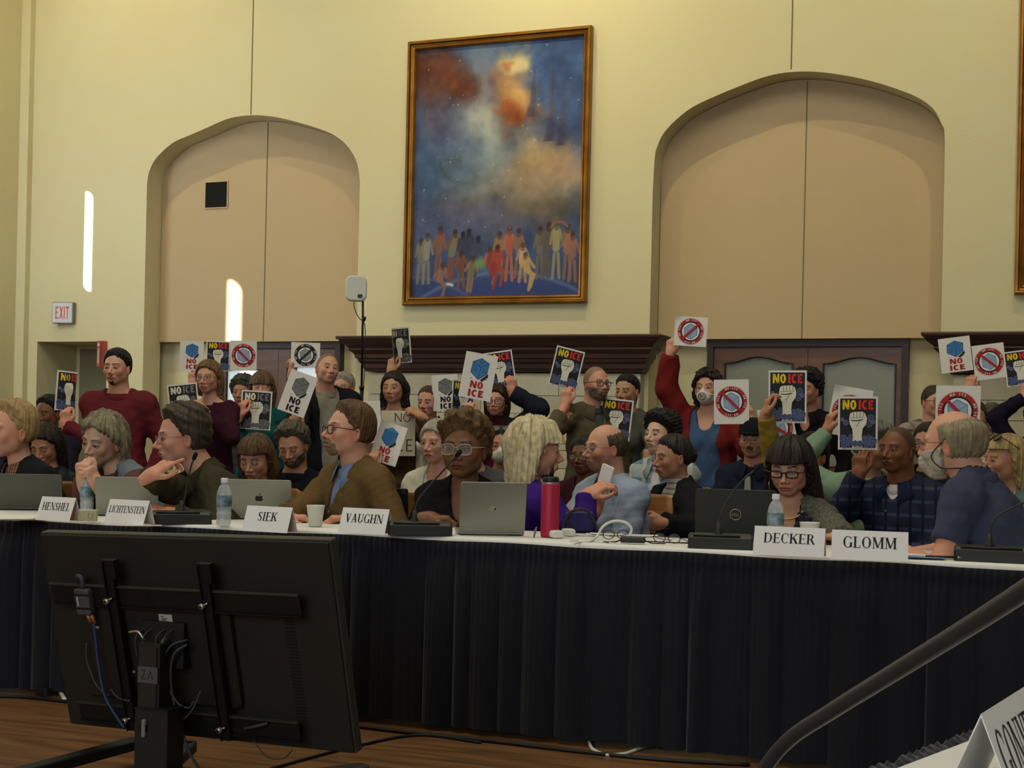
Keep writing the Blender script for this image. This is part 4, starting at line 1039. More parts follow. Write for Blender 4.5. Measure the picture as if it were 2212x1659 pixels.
    if collar:   # (colour, height, opening)
        cc_, hgt, opn = (list(collar) + [.035, .03])[:3] if len(collar) < 3 else collar
        cb = MB(); z0 = H((0, -.030, -.055)); z1 = T(0, -.006, -.010); u = (z0 - z1) / np.linalg.norm(z0 - z1); n = 28; R1 = nk_r + .017; vs = []
        bx = np.cross(u, fwd); bx /= np.linalg.norm(bx); by = np.cross(bx, u); by = by if by @ fwd > 0 else -by
        for i in range(n + 1):
            ph = math.radians(18) + math.radians(324) * i / n; dx, dy = math.sin(ph), math.cos(ph); cf = max(0, dy)
            c0 = z1 + u * (.012 + hgt - .022 * cf) + (bx * dx + by * dy) * (R1 - .006) ; c1 = c0 + (bx * dx + by * dy) * .004; fl = .010 + opn * .9 * cf ** 2
            c2 = z1 - u * (fl + .012 + .03 * cf ** 3) + (bx * dx * (1 + .25 * cf) + by * dy) * (R1 + .034 + .012 * cf)
            cin = z1 - u * .01 + (bx * dx + by * dy) * (R1 - .004)
            vs += [cin, c0, c1, c2, c2 - u * .004 - (bx * dx + by * dy) * .004]
        fs = []
        for i in range(n):
            for k in range(4): fs.append((i * 5 + k, i * 5 + k + 1, (i + 1) * 5 + k + 1, (i + 1) * 5 + k))
        cb.add(vs, fs, cloth_mat(cc_), True); cb.build('collar', root)
    # ---- legs, shoes
    hx = .095 * build
    lyaw = max(-28, min(28, yaw)) if kind == 'seated' else yaw
    ldir = B.T @ dirw(lyaw); lside = np.cross(ldir, [0, 0, 1.0])
    def LP(s_, f_, z_): p_ = pel + lside * s_ + ldir * f_; return np.array([p_[0], p_[1], z_])
    def trou(P):
        d = s_ell(P, pel + [0, .0, 0], (.17 * cw, .125 * cw, .12))
        for s_ in (1, -1):
            if kind == 'seated': k1 = LP(s_ * hx, .24 if tuck else .38, pel[2] - .04); k2 = LP(s_ * hx, .13 if tuck else .34, .09)
            else: k1 = np.array([pel[0] * .5 + s_ * hx, .02, .49]); k2 = np.array([s_ * hx, -.01, .07])
            d = smin(d, s_cap(P, (LP(s_ * hx, 0, pel[2] - .03) if kind == 'seated' else pel + [s_ * hx, 0, -.03]), k1, .088, .064), .04); d = smin(d, s_cap(P, k1, k2, .064, .052), .03)
        return smax(d, .075 - P[:, 2], .005)
    v, q = nets_sparse(trou, (pel[0] - .5, min(pel[1], 0) - .5, .02), (pel[0] + .5, max(pel[1] + .55, .5), pel[2] + .16), .018); obj('trousers', to_mesh('trousers', [(v, q)], [cloth_mat(legs)]), root)
    for s_ in (1, -1):
        ft = LP(s_ * hx, .11 if tuck else .34, 0) if kind == 'seated' else np.array([s_ * hx, -.03, 0.]); fd = ldir if kind == 'seated' else np.array([0, 1.0, 0])
        RS = np.stack([np.cross(fd, [0, 0, 1.0]), fd, [0, 0, 1.0]], 1)
        v, q = nets_sparse(lambda P: smax(smin(s_ell(P, ft + fd * .08 + [0, 0, .035], (.048, .125, .045), RS), s_ell(P, ft + fd * .005 + [0, 0, .055], (.042, .055, .06), RS), .03), .001 - P[:, 2], .006), ft - [.16, .16, .02], ft + [.16, .24, .16], .012)
        obj('shoe', to_mesh('shoe', [(v, q)], [mat('shoe_%d' % shoes[0], shoes, .5)]), root)
    info = dict(ld=ldir, root=root, H=H, T=T, B=B, base=base, Hc=Hc, HR=HR, A=A, nb=nb, pel=pel, sc=sc_, toH=toH, nk=nk_r, dir=dirw, kind=kind, yaw=yaw, fw=fw, rt=rt)
    PEOPLE[key] = info
    return info

# ------------------------------------------------------------------ the people (positions and poses as in the photograph)
def hand(x, y, **k): k['at'] = (x, y); return k
# ---- row at the long table
person('henshel', 'person with short blond hair in a black sweater at the left end of the table', (22, 931), 448, -62, tuck=True, hyaw=-58, hs=1.127, skin='pink', hair=('pixie', (178, 148, 98), dict(t=.020, hl=.058, sl=.55, top=.6)), fem=True, build=1.12,
       top=(24, 26, 32), neck='v', under=(('plaid', 'rust', (120, 70, 60), (70, 40, 40), (160, 120, 96), 60, .3), 'crew'), collar=(('plaid', 'rust', (120, 70, 60), (70, 40, 40), (160, 120, 96), 60, .3), .03, .03), lean=.05,
       arms=(('R', hand(-20, 1085, dir=(1, -.1), S=452, back=(0, 1, .3))), ('L', hand(20, 1088, dir=(-1, -.1), S=456, back=(0, 1, .3), sl='rolled'))))
person('greyhair', 'person with loose grey hair resting chin on clasped hands, red knit and grey vest', (222, 950), 438, -45, tuck=True, hyaw=-42, hpitch=-14, hroll=-10, hs=1.087, skin='pale', fem=True, hair=('long', (150, 140, 112), dict(L=.14, t=.020, w=.096, front=-.005, facew=.062, hl=.06, wavy=.006, sa=.005)),
       top=('tweed', 'rust', (108, 58, 42), (66, 60, 56)), neck='crew', over=((112, 118, 128), 'open', 'none'), lean=.14, leanx=-.06, brow=(110, 96, 80),
       arms=(('R', hand(178, 1012, dir=(-.1, 1), S=478, dz=.2, back=(-.7, 0, .7), elbow=(-.6, -1, .4), curl=1.5)), ('L', hand(196, 1020, dir=(-.5, 1), S=480, dz=.1, back=(.8, .1, .5), elbow=(.5, -1, .5), curl=1.4, sl='long'))))
person('chinhand', 'person with receding dark hair and glasses resting chin on hand, dark olive jacket', (392, 944), 464, -82, tuck=True, hyaw=-78, hpitch=-4, hs=1.127, skin='pink', hair=('fringe', (72, 62, 48), dict(t=.024, curl=.006)), glasses=((110, 104, 100), .0014, .023, .015), build=1.12,
       top=(58, 54, 38), neck='v', under=((26, 28, 34),), lean=.22, leanx=0, collar=((58, 54, 38), .03, .02),
       arms=(('R', hand(352, 1008, dir=(.75, .55), S=492, back=(-.6, .5, .4), elbow=(-.4, -1, .2), curl=.75, point=True)), ('L', hand(338, 1102, dir=(-1, .25), S=492, back=(0, 1, .3), elbow=(.8, -.6, .4), curl=.4))))
person('zip', 'person with goatee and round tortoiseshell glasses in brown quarter-zip sweater', (752, 931), 469, -62, tuck=True, hyaw=-66, hpitch=7, hs=1.066, skin='pink', hair=('short', (104, 76, 44), dict(t=.019, hl=.066, sl=.6, top=.5)), glasses=((62, 26, 20), .0026, .021, .0185), beard=('goatee', (142, 116, 84)),
       top=(98, 76, 44), neck='v', under=((118, 134, 168), 'crew'), collar=((112, 130, 166), .035, .03), build=1.18,
       arms=(('R', hand(650, 1118, dir=(.6, 0), S=495, elbow=(-.6, -1, 0), back=(0, 1, 0))), ('L', hand(725, 1120, dir=(-1, 0), S=497, elbow=(1, -1, 0), back=(0, 1, 0)))))
person('curly', 'person with curly auburn hair and clear-framed glasses in a black jacket', (1003, 968), 479, -10, tuck=True, hyaw=-18, hs=1.189, skin='deep', fem=True, hair=('afro', (104, 74, 40), dict(t=.026, ca=.012, cf=105, hl=.070, top=.7)), glasses=((140, 132, 112), .0026, .0255, .020), face=dict(jaw=1.08, open=.55), build=1.06,
       top=(20, 19, 20), neck='deepv', brow=(50, 34, 24), arms=(('R', hand(960, 1120, S=500, dir=(1, 0), elbow=(-.5, -1, 0), back=(0, 1, 0))), ('L', hand(1060, 1125, S=505, dir=(-1, 0), elbow=(.5, -1, 0), back=(0, 1, 0)))))
person('purple', 'person with shoulder-length white-blond hair in purple, turned to the right', (1157, 972), 475, 118, tuck=True, hyaw=100, hpitch=-2, hs=1.127, skin='pink', fem=True, hair=('long', (222, 206, 160), dict(L=.18, t=.026, w=.100, front=.020, bang=.026, facew=.060, sa=.005, wavy=.006, flare=1.15, hl=.05)), build=1.1,
       top=(56, 28, 110), neck='crew', brow=(150, 120, 90), arms=(('R', hand(1298, 1052, dir=(.8, .5), S=486, back=(.2, 1, .4), elbow=(-.3, -1, .5), curl=.9)), ('L', hand(1288, 1085, dir=(.3, 1), S=466, back=(.5, 0, .7), elbow=(.3, -1, 0), curl=1.0))))
person('bangs', 'person with long dark brown hair, bangs and dark glasses looking down, grey tweed and scarf', (1706, 1010), 471, -14, tuck=True, hyaw=-14, hpitch=-13, hs=1.087, skin='pink', fem=True, hair=('long', (44, 31, 24), dict(L=.24, t=.024, w=.105, front=.03, bang=.036, facew=.058, flare=1.2, sa=.003)), glasses=((30, 18, 18), .0032, .024, .0135),
       top=('tweed', 'moss', (104, 102, 86), (72, 72, 62)), neck='deepv', under=((24, 22, 24), 'scoop'), face=dict(open=.35, jaw=1.05), arms=(('R', hand(1650, 1155, S=515, dir=(.7, 0), back=(0, 1, 0), elbow=(-1, -1, 0))), ('L', hand(1780, 1160, S=515, dir=(-.7, 0), back=(0, 1, 0), elbow=(1, -1, 0)))))
person('glomm', 'person with white beard and glasses cord in a blue-grey t-shirt, turned away to the left', (2055, 958), 570, -104, tuck=True, nbz=.135, hyaw=-106, hpitch=-2, hs=1.066, skin='pink', hair=('ring', (150, 136, 106), dict(t=.024, zt=.074, fr=.022, nape=.012)), lean=.13, beard=('chinlong', (206, 198, 178)), glasses=((120, 90, 60), .0014, .022, .015), build=1.14,
       top=(60, 64, 84), neck='crew', sleeve='short', arms=(('L', hand(1890, 1176, dir=(-1, .05), S=574, dz=-.1, back=(0, 1, .4), elbow=(.0, -1, .7), curl=.6)),))

# ---- seated behind the table
person('turban', 'person with black head wrap looking left, far left behind the table', (104, 893), 300, -38, hyaw=-40, hpitch=-4, skin='deep', fem=True, hair=('short', (26, 22, 26), dict(t=.020, hl=.055, sl=.7, top=.5)), top=(22, 24, 34), over=((34, 30, 44), 'open'))
person('edgehead', 'person with black hair mostly cut off by the left edge of the view', (-4, 905), 280, 0, skin='deep', hair=('short', (16, 14, 16), dict(t=.022)), top=(40, 30, 50))
person('longdark', 'person with long dark brown hair looking down, dark check jacket', (98, 962), 358, -30, hyaw=-30, hpitch=-22, skin='tan', fem=True, hair=('long', (46, 32, 24), dict(L=.20, t=.020, w=.098, front=.02, facew=.056, hl=.06)), top=('plaid', 'darkgreen', (24, 28, 30), (34, 42, 40), (18, 20, 24), 14, .4), face=dict(open=.15))
person('bobdown', 'person with chin-length brown bob looking down, olive-grey sweater', (552, 990), 408, -20, hyaw=-24, hpitch=-17, hs=1.0, skin='pink', fem=True, hair=('bob', (104, 74, 44), dict(L=.125, t=.018, w=.096, front=.018, bang=.040, facew=.056, flare=1.15)), top=(72, 76, 58), neck='crew', face=dict(open=.12))
person('beardgrey', 'person with curly greying hair and beard looking down, black top', (632, 963), 374, -24, hyaw=-18, hpitch=-20, hroll=6, skin='tan', hair=('fringe', (92, 84, 68), dict(t=.026, curl=.012)), beard=('beard', (124, 110, 90)), top=(20, 21, 26), face=dict(open=.1), build=1.05)
person('silver', 'person with long silver hair in a cream jacket looking left', (944, 955), 398, -30, hyaw=-34, hpitch=-3, skin='pink', fem=True, hair=('long', (178, 168, 146), dict(L=.24, t=.014, w=.104, front=.022, facew=.058, hl=.074, flare=1.1)), top=(196, 190, 166), neck='open', under=((208, 200, 184), 'scoop'), face=dict(open=.6))
person('maskseat', 'person wearing a white mask, hair tied back, between the auburn curls and blond hair', (1084, 963), 338, mask='plain', yaw=-8, hyaw=-6, skin='tan', fem=True, hair=('bun', (64, 48, 34), dict(t=.012, b0=-.006, sl=1.0, bun=(0, -.07, .09))), top=(62, 28, 60))
person('sliver', 'person with light hair and dark glasses half hidden behind the white-blond hair', (1128, 990), 388, -62, hyaw=-62, skin='pale', fem=True, hair=('bob', (176, 168, 146), dict(L=.12)), glasses=((30, 26, 24),), top=(120, 60, 60))
person('darkbehind', 'person with dark glasses half hidden behind the blue-shirted man', (1262, 985), 352, -35, hyaw=-25, skin='brown', hair=('short', (44, 36, 30), dict(t=.014)), glasses=((24, 20, 20),), top=(60, 26, 34))
person('blueshirt', 'person with bald crown and rimless glasses in a light blue shirt, facing left', (1306, 968), 436, -55, hyaw=-62, hpitch=-1, hs=1.02, skin='pink', hair=('ring', (92, 72, 50), dict(t=.014, zt=.068, fr=.014)), beard=('shadow', (140, 104, 84)), glasses=((120, 108, 98), .0014, .023, .014), build=1.1,
       top=(146, 158, 176), neck='v', under=((60, 60, 70), 'crew'), collar=((150, 162, 180), .03, .03), arms=(('R', hand(1262, 1085, S=452, dir=(.5, .6), back=(-1, 0, .3), elbow=(-.5, -1, 0))),))
person('curlyteen', 'person with thick curly black hair in a pale blue check shirt', (1426, 940), 364, -38, hyaw=-40, hpitch=5, skin='pale', hair=('curlyshort', (30, 24, 24), dict(t=.034, ca=.010, hl=.06, top=.5)), top=('plaid', 'paleblue', (160, 172, 178), (110, 130, 152), (190, 190, 170), 9, .3), neck='v', under=((200, 200, 200),), collar=((160, 172, 178), .03, .03), brow=(20, 16, 16))
person('striped', 'person with dark hair tied back in a striped turtleneck and black jacket', (1452, 988), 404, -60, hyaw=-62, hpitch=-3, skin='tan', fem=True, hair=('bun', (48, 42, 38), dict(t=.012, b0=-.006, sl=1.0, bun=(0, -.112, .005))), top=('stripe', 'cream', (176, 172, 156), (126, 118, 100), 34, .35), neck='turtle', over=((24, 24, 28), 'open'), arms=(('L', hand(1400, 1130, S=430, dir=(-.5, 0), elbow=(1, -1, 0))),))
person('cap', 'person in a dark cap and glasses with a moustache, navy jacket and pale tie', (1626, 950), 344, -18, hyaw=-12, skin='tan', hat=(24, 22, 28), hair=('short', (50, 42, 38), dict(t=.008)), beard=('mustache', (70, 54, 40)), glasses=((140, 120, 96), .0014, .023, .015), top=(34, 38, 56), neck='v', under=((28, 30, 44),), collar=((30, 32, 46), .03, .03))
person('mustard', 'person in a mustard sweater with dark hair clipped up, behind the dark-haired woman', (1752, 985), 378, -30, hyaw=-30, skin='tan', fem=True, hair=('bun', (40, 30, 24), dict(t=.020, bun=(0, -.06, .09))), top=(146, 124, 46),
       arms=(('R', hand(1657, 872, S=388, dir=(.15, 1), back=(-1, .1, .2), elbow=(-.35, -1, .2), curl=.8)),))
person('mint', 'person with curly grey hair in a mint green shirt, head turned away', (1888, 965), 405, 35, hyaw=55, hpitch=-8, skin='tan', hair=('curlyshort', (120, 118, 104), dict(t=.026, ca=.010)), top=(118, 142, 116), build=1.05,
       arms=(('R', hand(1792, 905, S=396, dir=(.2, 1), back=(-.9, .1, .4), elbow=(-1, -.6, 0), curl=1.0)),))
person('navycheck', 'person with shaved head in a navy check shirt holding up a poster', (1938, 972), 440, -30, hyaw=-32, hpitch=2, skin=(118, 76, 48), hair=('shaved', (62, 44, 34)), top=('plaid', 'navy', (26, 31, 54), (52, 58, 80), (16, 19, 36), 15, .22), neck='sv', under=((214, 208, 204),), collar=((30, 36, 60), .03, .03), build=1.08,
       arms=(('R', hand(1856, 996, S=442, dir=(.0, 1), back=(-.5, 0, .9), elbow=(-.6, -1, 0), curl=1.0)),), brow=(40, 28, 22))
person('blackshirt', 'person in a black shirt half hidden between the check shirt and the white beard', (2004, 958), 366, -20, hyaw=-20, skin='tan', hair=('short', (44, 36, 30)), glasses=((40, 30, 26),), beard=('stubble', (70, 56, 44)), top=(26, 34, 32))
person('blond', 'person with straight blond hair and sunglasses pushed up, sage green top', (2172, 994), 440, -52, hyaw=-62, hs=1.0, skin='tan', fem=True, hair=('long', (176, 152, 96), dict(L=.19, t=.018, front=.006, bang=.05, facew=.058)), top=(82, 98, 92), neck='scoop', under=((206, 198, 180), 'crew'))
person('ginger', 'person with light ginger hair behind the blond one', (2138, 985), 390, -30, skin='pale', fem=True, hair=('long', (160, 122, 74), dict(L=.14, bang=.04)), top=(70, 70, 80))

# ---- standing at the back
person('red', 'person with moustache and black hair standing in a dark red sweatshirt', (252, 795), 330, -24, hyaw=-24, kind='standing', skin='pink', hs=1.0, hair=('short', (26, 22, 22), dict(t=.017, hl=.048, top=.4)), beard=('thin', (40, 30, 26)), top=(98, 34, 40), build=1.12, brow=(26, 20, 18),
       arms=(('R', hand(140, 896, S=330, dir=(-.1, 1), back=(-.6, 0, .8), elbow=(-.4, -1, .3), curl=1.2)),))
person('maroon', 'person with a brown bob and glasses standing in a maroon top with bare neck', (450, 815), 306, -22, hyaw=-24, hpitch=-3, kind='standing', skin='pink', fem=True, hair=('bob', (128, 98, 60), dict(L=.13, t=.015, w=.094, front=.008, facew=.060, hl=.065)), glasses=((70, 40, 36), .0018, .023, .014), top=(54, 22, 36), neck='boat',
       arms=(('R', hand(395, 905, S=312, dir=(-.2, 1), back=(-1, 0, 0), elbow=(-.6, -1, 0))), ('L', hand(430, 878, S=314, dir=(-.6, .6), back=(.3, .6, .8), elbow=(.6, -1, .3), curl=1.0))))
person('tealtop', 'person with brown bangs in a teal top, lower face hidden behind a poster', (566, 838), 288, -5, hyaw=-6, kind='standing', skin='pink', fem=True, hair=('long', (112, 84, 54), dict(L=.15, t=.018, w=.098, bang=.020, facew=.056, front=.02)), top=(22, 80, 84), face=dict(open=.3), build=1.08,
       arms=(('R', hand(522, 878, S=305, dir=(.2, 1), back=(-.8, 0, .6), elbow=(-.7, -1, .2), curl=.9)), ('L', hand(634, 790, S=286, dir=(.2, 1), back=(.7, 0, .7), elbow=(1, -.6, 0), curl=1.0, thumb=1))))
person('greycurls', 'person with frizzy dark grey hair mostly hidden behind the teal top', (524, 848), 262, -20, kind='standing', skin='tan', fem=True, hair=('afro', (84, 80, 70), dict(t=.03, ca=.014)), top=(60, 60, 60))
person('blazer', 'person with cropped hair in a black blazer over grey shirt, chin raised, looking right', (707, 797), 297, 18, hyaw=20, hpitch=6, hroll=-6, kind='standing', skin='pink', hair=('shaved', (96, 74, 52)), top=(132, 128, 112), neck='crew', over=((26, 27, 34), 'open'), build=1.1,
       arms=(('R', hand(636, 908, S=314, dir=(-.2, .8), back=(-.3, 0, 1), elbow=(-.2, -1, .1), curl=1.1)),))
person('whitehair', 'person with white hair and glasses looking out behind the blazer', (742, 836), 248, -20, hyaw=-25, kind='standing', skin='pink', hair=('short', (164, 158, 140), dict(t=.018, hl=.07)), glasses=((80, 60, 50), .0018), top=(90, 90, 96))
person('brownsweater', 'person with long dark hair in a brown ribbed sweater holding a handwritten poster', (850, 838), 300, -16, hyaw=-18, kind='standing', skin='olive', fem=True, hair=('long', (40, 28, 24), dict(L=.28, t=.011, w=.096, front=.012, facew=.058, hl=.076, flare=1.2)), top=(86, 66, 50), neck='scoop', sh_drop=.01,
       arms=(('R', hand(804, 990, S=333, dir=(.1, 1), back=(-.5, 0, .8), elbow=(-.6, -1, 0), curl=1.0)), ('L', hand(893, 888, S=308, dir=(-.8, .5), back=(.2, .8, .6), elbow=(.6, -1, .2), curl=1.2)),))
person('armup', 'person hidden behind the long dark hair, raising one arm with a paper', (862, 850), 262, -16, kind='standing', skin='olive', fem=True, hair=('short', (40, 28, 24)), top=(80, 60, 50), arms=(('R', hand(847, 783, S=280, dir=(.1, 1), back=(-.6, 0, .8), elbow=(-.1, -1, 0), curl=1.1)),))
person('whitetee', 'person with brown hair tied back in an olive jacket over a white tee', (925, 868), 285, -22, hyaw=-24, hpitch=-4, kind='standing', skin='pink', fem=True, hair=('pony', (92, 68, 46), dict(t=.009, b0=-.010, sl=1.0, L=.05)), top=(196, 190, 180), neck='crew', over=((72, 70, 52), 'open'),
       arms=(('L', hand(982, 890, S=284, dir=(-.3, 1), back=(.3, 0, 1), elbow=(.6, -1, 0), curl=.9)),))
person('coat', 'person in glasses, dark coat and maroon turtleneck with left arm raised high', (1072, 866), 290, -12, hyaw=-12, kind='standing', skin='pink', fem=True, hair=('bob', (60, 42, 30), dict(L=.13, t=.018)), glasses=((90, 30, 26), .0026, .024, .017), top=(60, 22, 30), neck='turtle', over=((30, 34, 44), 'open'),
       arms=(('L', hand(1104, 826, S=292, dir=(-.1, 1), back=(.5, 0, .8), elbow=(1, -.6, 0), curl=1.1)),))
person('handonly', 'person hidden behind the curly auburn hair holding up a cube poster', (1020, 958), 362, -8, skin='pink', hair=('short', (90, 70, 50)), top=(80, 80, 84), arms=(('R', hand(1006, 886, S=378, dir=(.1, 1), back=(-.4, 0, .9), elbow=(-.3, -1, 0), curl=1.1, sl='rolled')),))
person('baldglasses', 'person with shaved head, dark beard and glasses in a brown work jacket', (1288, 828), 318, 30, hyaw=34, kind='standing', skin='pink', hair=('shaved', (120, 92, 72)), beard=('beard', (128, 114, 94)), glasses=((50, 34, 26), .0026, .023, .015), top=(86, 78, 56), neck='v', collar=((82, 74, 54), .035, .03), under=((70, 76, 72),), build=1.05,
       arms=(('R', hand(1222, 852, S=322, dir=(.0, 1), back=(-.5, 0, .8), elbow=(-.15, -1, .2), curl=1.0, sl='rolled')),))
person('ponytail', 'person with black ponytail in a grey-green sweater, looking down at the left', (1354, 845), 300, -22, hyaw=-26, hpitch=-4, kind='standing', skin='olive', fem=True, hair=('pony', (24, 20, 22), dict(t=.012, b0=-.004, sl=1.0, L=.10, hl=.06)), top=(76, 78, 66), face=dict(open=.4), build=1.05,
       arms=(('R', hand(1292, 906, S=308, dir=(-.1, 1), back=(-.6, 0, .8), elbow=(-.5, -1, 0), curl=1.0)), ('L', hand(1402, 1010, S=320, dir=(.2, -1), back=(.5, 0, .8), elbow=(.6, -.4, 0)))))
person('maskred', 'person in a printed white mask, red cardigan and blue tee, arm stretched overhead', (1528, 838), 322, -14, hyaw=-16, mask='printed', kind='standing', skin='pink', fem=True, hair=('long', (50, 38, 32), dict(L=.15, t=.024, w=.102, wavy=.010, front=.005)), top=(64, 86, 118), neck='scoop', over=((112, 32, 28), 'wide'), build=1.18,
       arms=(('R', hand(1450, 742, S=322, dir=(.05, 1), back=(-.6, 0, .8), elbow=(-1, -.2, 0), curl=1.0)), ('L', hand(1618, 893, S=336, dir=(-.2, 1), back=(.6, 0, .8), elbow=(.4, -1, .3), curl=1.0))))
person('blackcollar', 'person with curly dark hair in a black shirt, face hidden behind a fist poster', (1742, 842), 308, -12, hyaw=-20, kind='standing', skin='tan', hair=('curlyshort', (34, 26, 24), dict(t=.034, ca=.014)), top=(22, 20, 22), neck='v', collar=((22, 20, 22), .03, .04))
person('lowsign', 'person hidden behind the mustard sleeve holding a paper at chest height', (1690, 905), 312, -10, skin='pink', hair=('short', (60, 40, 30)), top=(60, 50, 40), arms=(('L', hand(1690, 955, S=334, dir=(-.3, .9), back=(.4, 0, .9), elbow=(.6, -1, 0), curl=1.0)),))
person('tancheck', 'person with glasses in a tan check shirt standing near the double door edge', (2018, 868), 292, 15, hyaw=30, kind='standing', skin='pink', hair=('short', (74, 58, 44), dict(t=.009)), glasses=((40, 28, 26), .0022), top=('plaid', 'tan', (150, 136, 122), (92, 72, 66), (120, 104, 92), 12, .3), build=1.1,
       arms=(('L', hand(2060, 930, S=300, dir=(.2, 1), back=(.4, 0, .9), elbow=(.4, -1, 0), curl=1.0)),))
person('smile', 'smiling person with short grey hair and glasses at the right near the stone surround', (2143, 908), 272, 6, hyaw=6, kind='standing', skin='pink', fem=True, hair=('pixie', (124, 118, 92), dict(t=.022, hl=.05, bang=.052)), glasses=((150, 130, 110), .0014), top=(34, 28, 34))
person('bannerhand', 'person hidden behind the others, one arm raised to the row of papers at right', (2106, 900), 275, 0, kind='standing', skin='pink', hair=('short', (90, 70, 50)), top=(50, 50, 58), arms=(('R', hand(2096, 822, S=279, dir=(.2, 1), back=(-.3, 0, 1), elbow=(-.3, -1, 0), curl=1.1, sl='rolled')),))
person('navyarm', 'person in dark navy at the right edge reaching an arm left', (2236, 905), 292, -20, kind='standing', skin='pink', hair=('short', (60, 50, 40)), top=(26, 24, 40), arms=(('R', hand(2216, 838, S=290, dir=(.1, 1), elbow=(-1, -.6, 0), back=(-.3, 0, 1))),))
person('bannerhand2', 'person hidden behind the brown bob, one arm raised to the row of papers at left', (462, 850), 256, 0, kind='standing', skin='pink', hair=('short', (110, 84, 54)), top=(150, 130, 100), arms=(('R', hand(416, 812, S=262, dir=(-.1, 1), back=(-.3, 0, 1), elbow=(-.3, -1, 0), curl=1.1, sl='rolled')),))

# ---- small worn things
def worn(key, name, mb): mb.v = [tuple(p) for p in mb.v]; return mb.build(name, PEOPLE[key]['root'])
p_ = PEOPLE['bangs']; b = MB(); b.tube([p_['H']((.082 + .004 * math.cos(t), .004 + .004 * math.cos(t), -.075 + .022 * math.sin(t))) + p_['HR'] @ np.array([0, .018 * math.cos(t), 0]) for t in np.linspace(0, 6.283, 21)[:-1]], .0022, mat('earring_silver', (200, 196, 180), .25, metal=.8), 6, closed=True); worn('bangs', 'hoop_earring', b)
b = MB(); b.tube([p_['T'](.075 * math.cos(t), .045 + .035 * math.sin(t) * 0 + .055 * abs(math.sin(t)), -.012 - .045 * abs(math.sin(t))) for t in np.linspace(0, math.pi, 15)], .0045, mat('necklace_pale', (196, 178, 120), .4, metal=.4), 6); worn('bangs', 'necklace', b)
def scarf_fn(P):
    T_ = p_['T']; d = None
    for s_ in (1, -1):
        q = s_cap(P, T_(s_ * .075, -.03, .0), T_(s_ * .085, .09, -.10), .036, .045); q = smin(q, s_cap(P, T_(s_ * .085, .09, -.10), T_(s_ * .06, .15, -.34), .045, .040), .02); d = q if d is None else np.minimum(d, q)
    d = smin(d, s_cap(P, T_(-.075, -.03, .0), T_(.075, -.03, .0), .036, .036), .02); return d - wob(P, 95, 8, .010)
lo_ = p_['nb'] - np.array([.2, .16, .42]); v, q = nets_sparse(scarf_fn, lo_, p_['nb'] + np.array([.2, .26, .08]), .0075); obj('scarf', to_mesh('scarf', [(v, q)], [plaid('scarf_weave', (30, 34, 44), (52, 56, 66), (22, 24, 30), 26, .2)]), p_['root'])
p_ = PEOPLE['glomm']; b = MB(); H_ = p_['H']; b.tube(spline([np.array(H_(q)) for q in ((-.083, .012, .002), (-.090, .045, -.045), (-.092, .012, -.085), (-.085, -.04, -.088), (-.05, -.085, -.085), (0, -.10, -.083))], 6), .0024, blkc := mat('cord_dark', (34, 22, 18), .6), 6); worn('glomm', 'glasses_cord', b)
for key, col_ in (('blond', (24, 20, 22)), ('maskseat', (60, 54, 44))):
    p_ = PEOPLE[key]; H_ = p_['H']; b = MB(); m_ = mat('sunglasses_' + key, col_, .25); l_ = MB()
    for s_ in (1, -1):
        ring = [H_((s_ * .034 + .026 * math.cos(t), .062 - .014 * math.sin(t), .112 + .016 * math.sin(t))) for t in np.linspace(0, 6.283, 17)[:-1]]; b.tube(ring, .0024, m_, 6, closed=True); l_.add(ring, [tuple(range(16))], mat('sunglass_lens', (30, 28, 28), .15))
        b.tube([H_((s_ * .060, .062, .114)), H_((s_ * .092, .04, .095)), H_((s_ * .098, -.02, .055))], .0022, m_, 6)
    b.tube([H_((-.008, .066, .114)), H_((.008, .066, .114))], .0022, m_, 6); o_ = worn(key, 'sunglasses', b); l_.build('lens', o_)
p_ = PEOPLE['cap']; b = MB(); T_ = p_['T']; tie = mat('pale_tie', (150, 152, 138), .7); F4 = [T_(-.016, .122, -.05), T_(.016, .122, -.05), T_(.034, .150, -.36), T_(0, .152, -.40), T_(-.034, .150, -.36)]; K4 = [q + np.array([0, .006, 0]) for q in F4]
b.add(F4 + K4, [(0, 1, 2, 3, 4), (9, 8, 7, 6, 5)] + [(k, 5 + k, 5 + (k + 1) % 5, (k + 1) % 5) for k in range(5)], tie); worn('cap', 'necktie', b)
p_ = PEOPLE['navycheck']; b = MB(); T_ = p_['T']
for z_ in (-.12, -.20, -.28): q = T_(.012, .128 - .02 * abs(z_ + .2), z_); b.tube([q, q + (T_(0, .01, 0) - T_(0, 0, 0)) * .5], .006, mat('shirt_button', (96, 96, 92), .4), 10)
worn('navycheck', 'shirt_buttons', b)
p_ = PEOPLE['zip']; b = MB(); T_ = p_['T']; q = T_(.0, .150, -.185); b.tube([q, q + (T_(0, .004, -.016) - T_(0, 0, 0))], .005, mat('zip_pull', (120, 104, 80), .4), 8); worn('zip', 'zip_pull', b)
p_ = PEOPLE['greyhair']; a_ = p_['A'][0]; u_ = (a_['W'] - a_['E']); u_ = u_ / np.linalg.norm(u_); b = MB(); c_ = a_['W'] - u_ * .035; e1 = np.cross(u_, [0, 0, 1.0]); e1 /= np.linalg.norm(e1); e2 = np.cross(u_, e1)
b.tube([c_ + (e1 * math.cos(t) + e2 * math.sin(t)) * .036 for t in np.linspace(0, 6.283, 19)[:-1]], .008, mat('wristband_red', (150, 22, 26), .6), 6, closed=True); worn('greyhair', 'wristband', b)

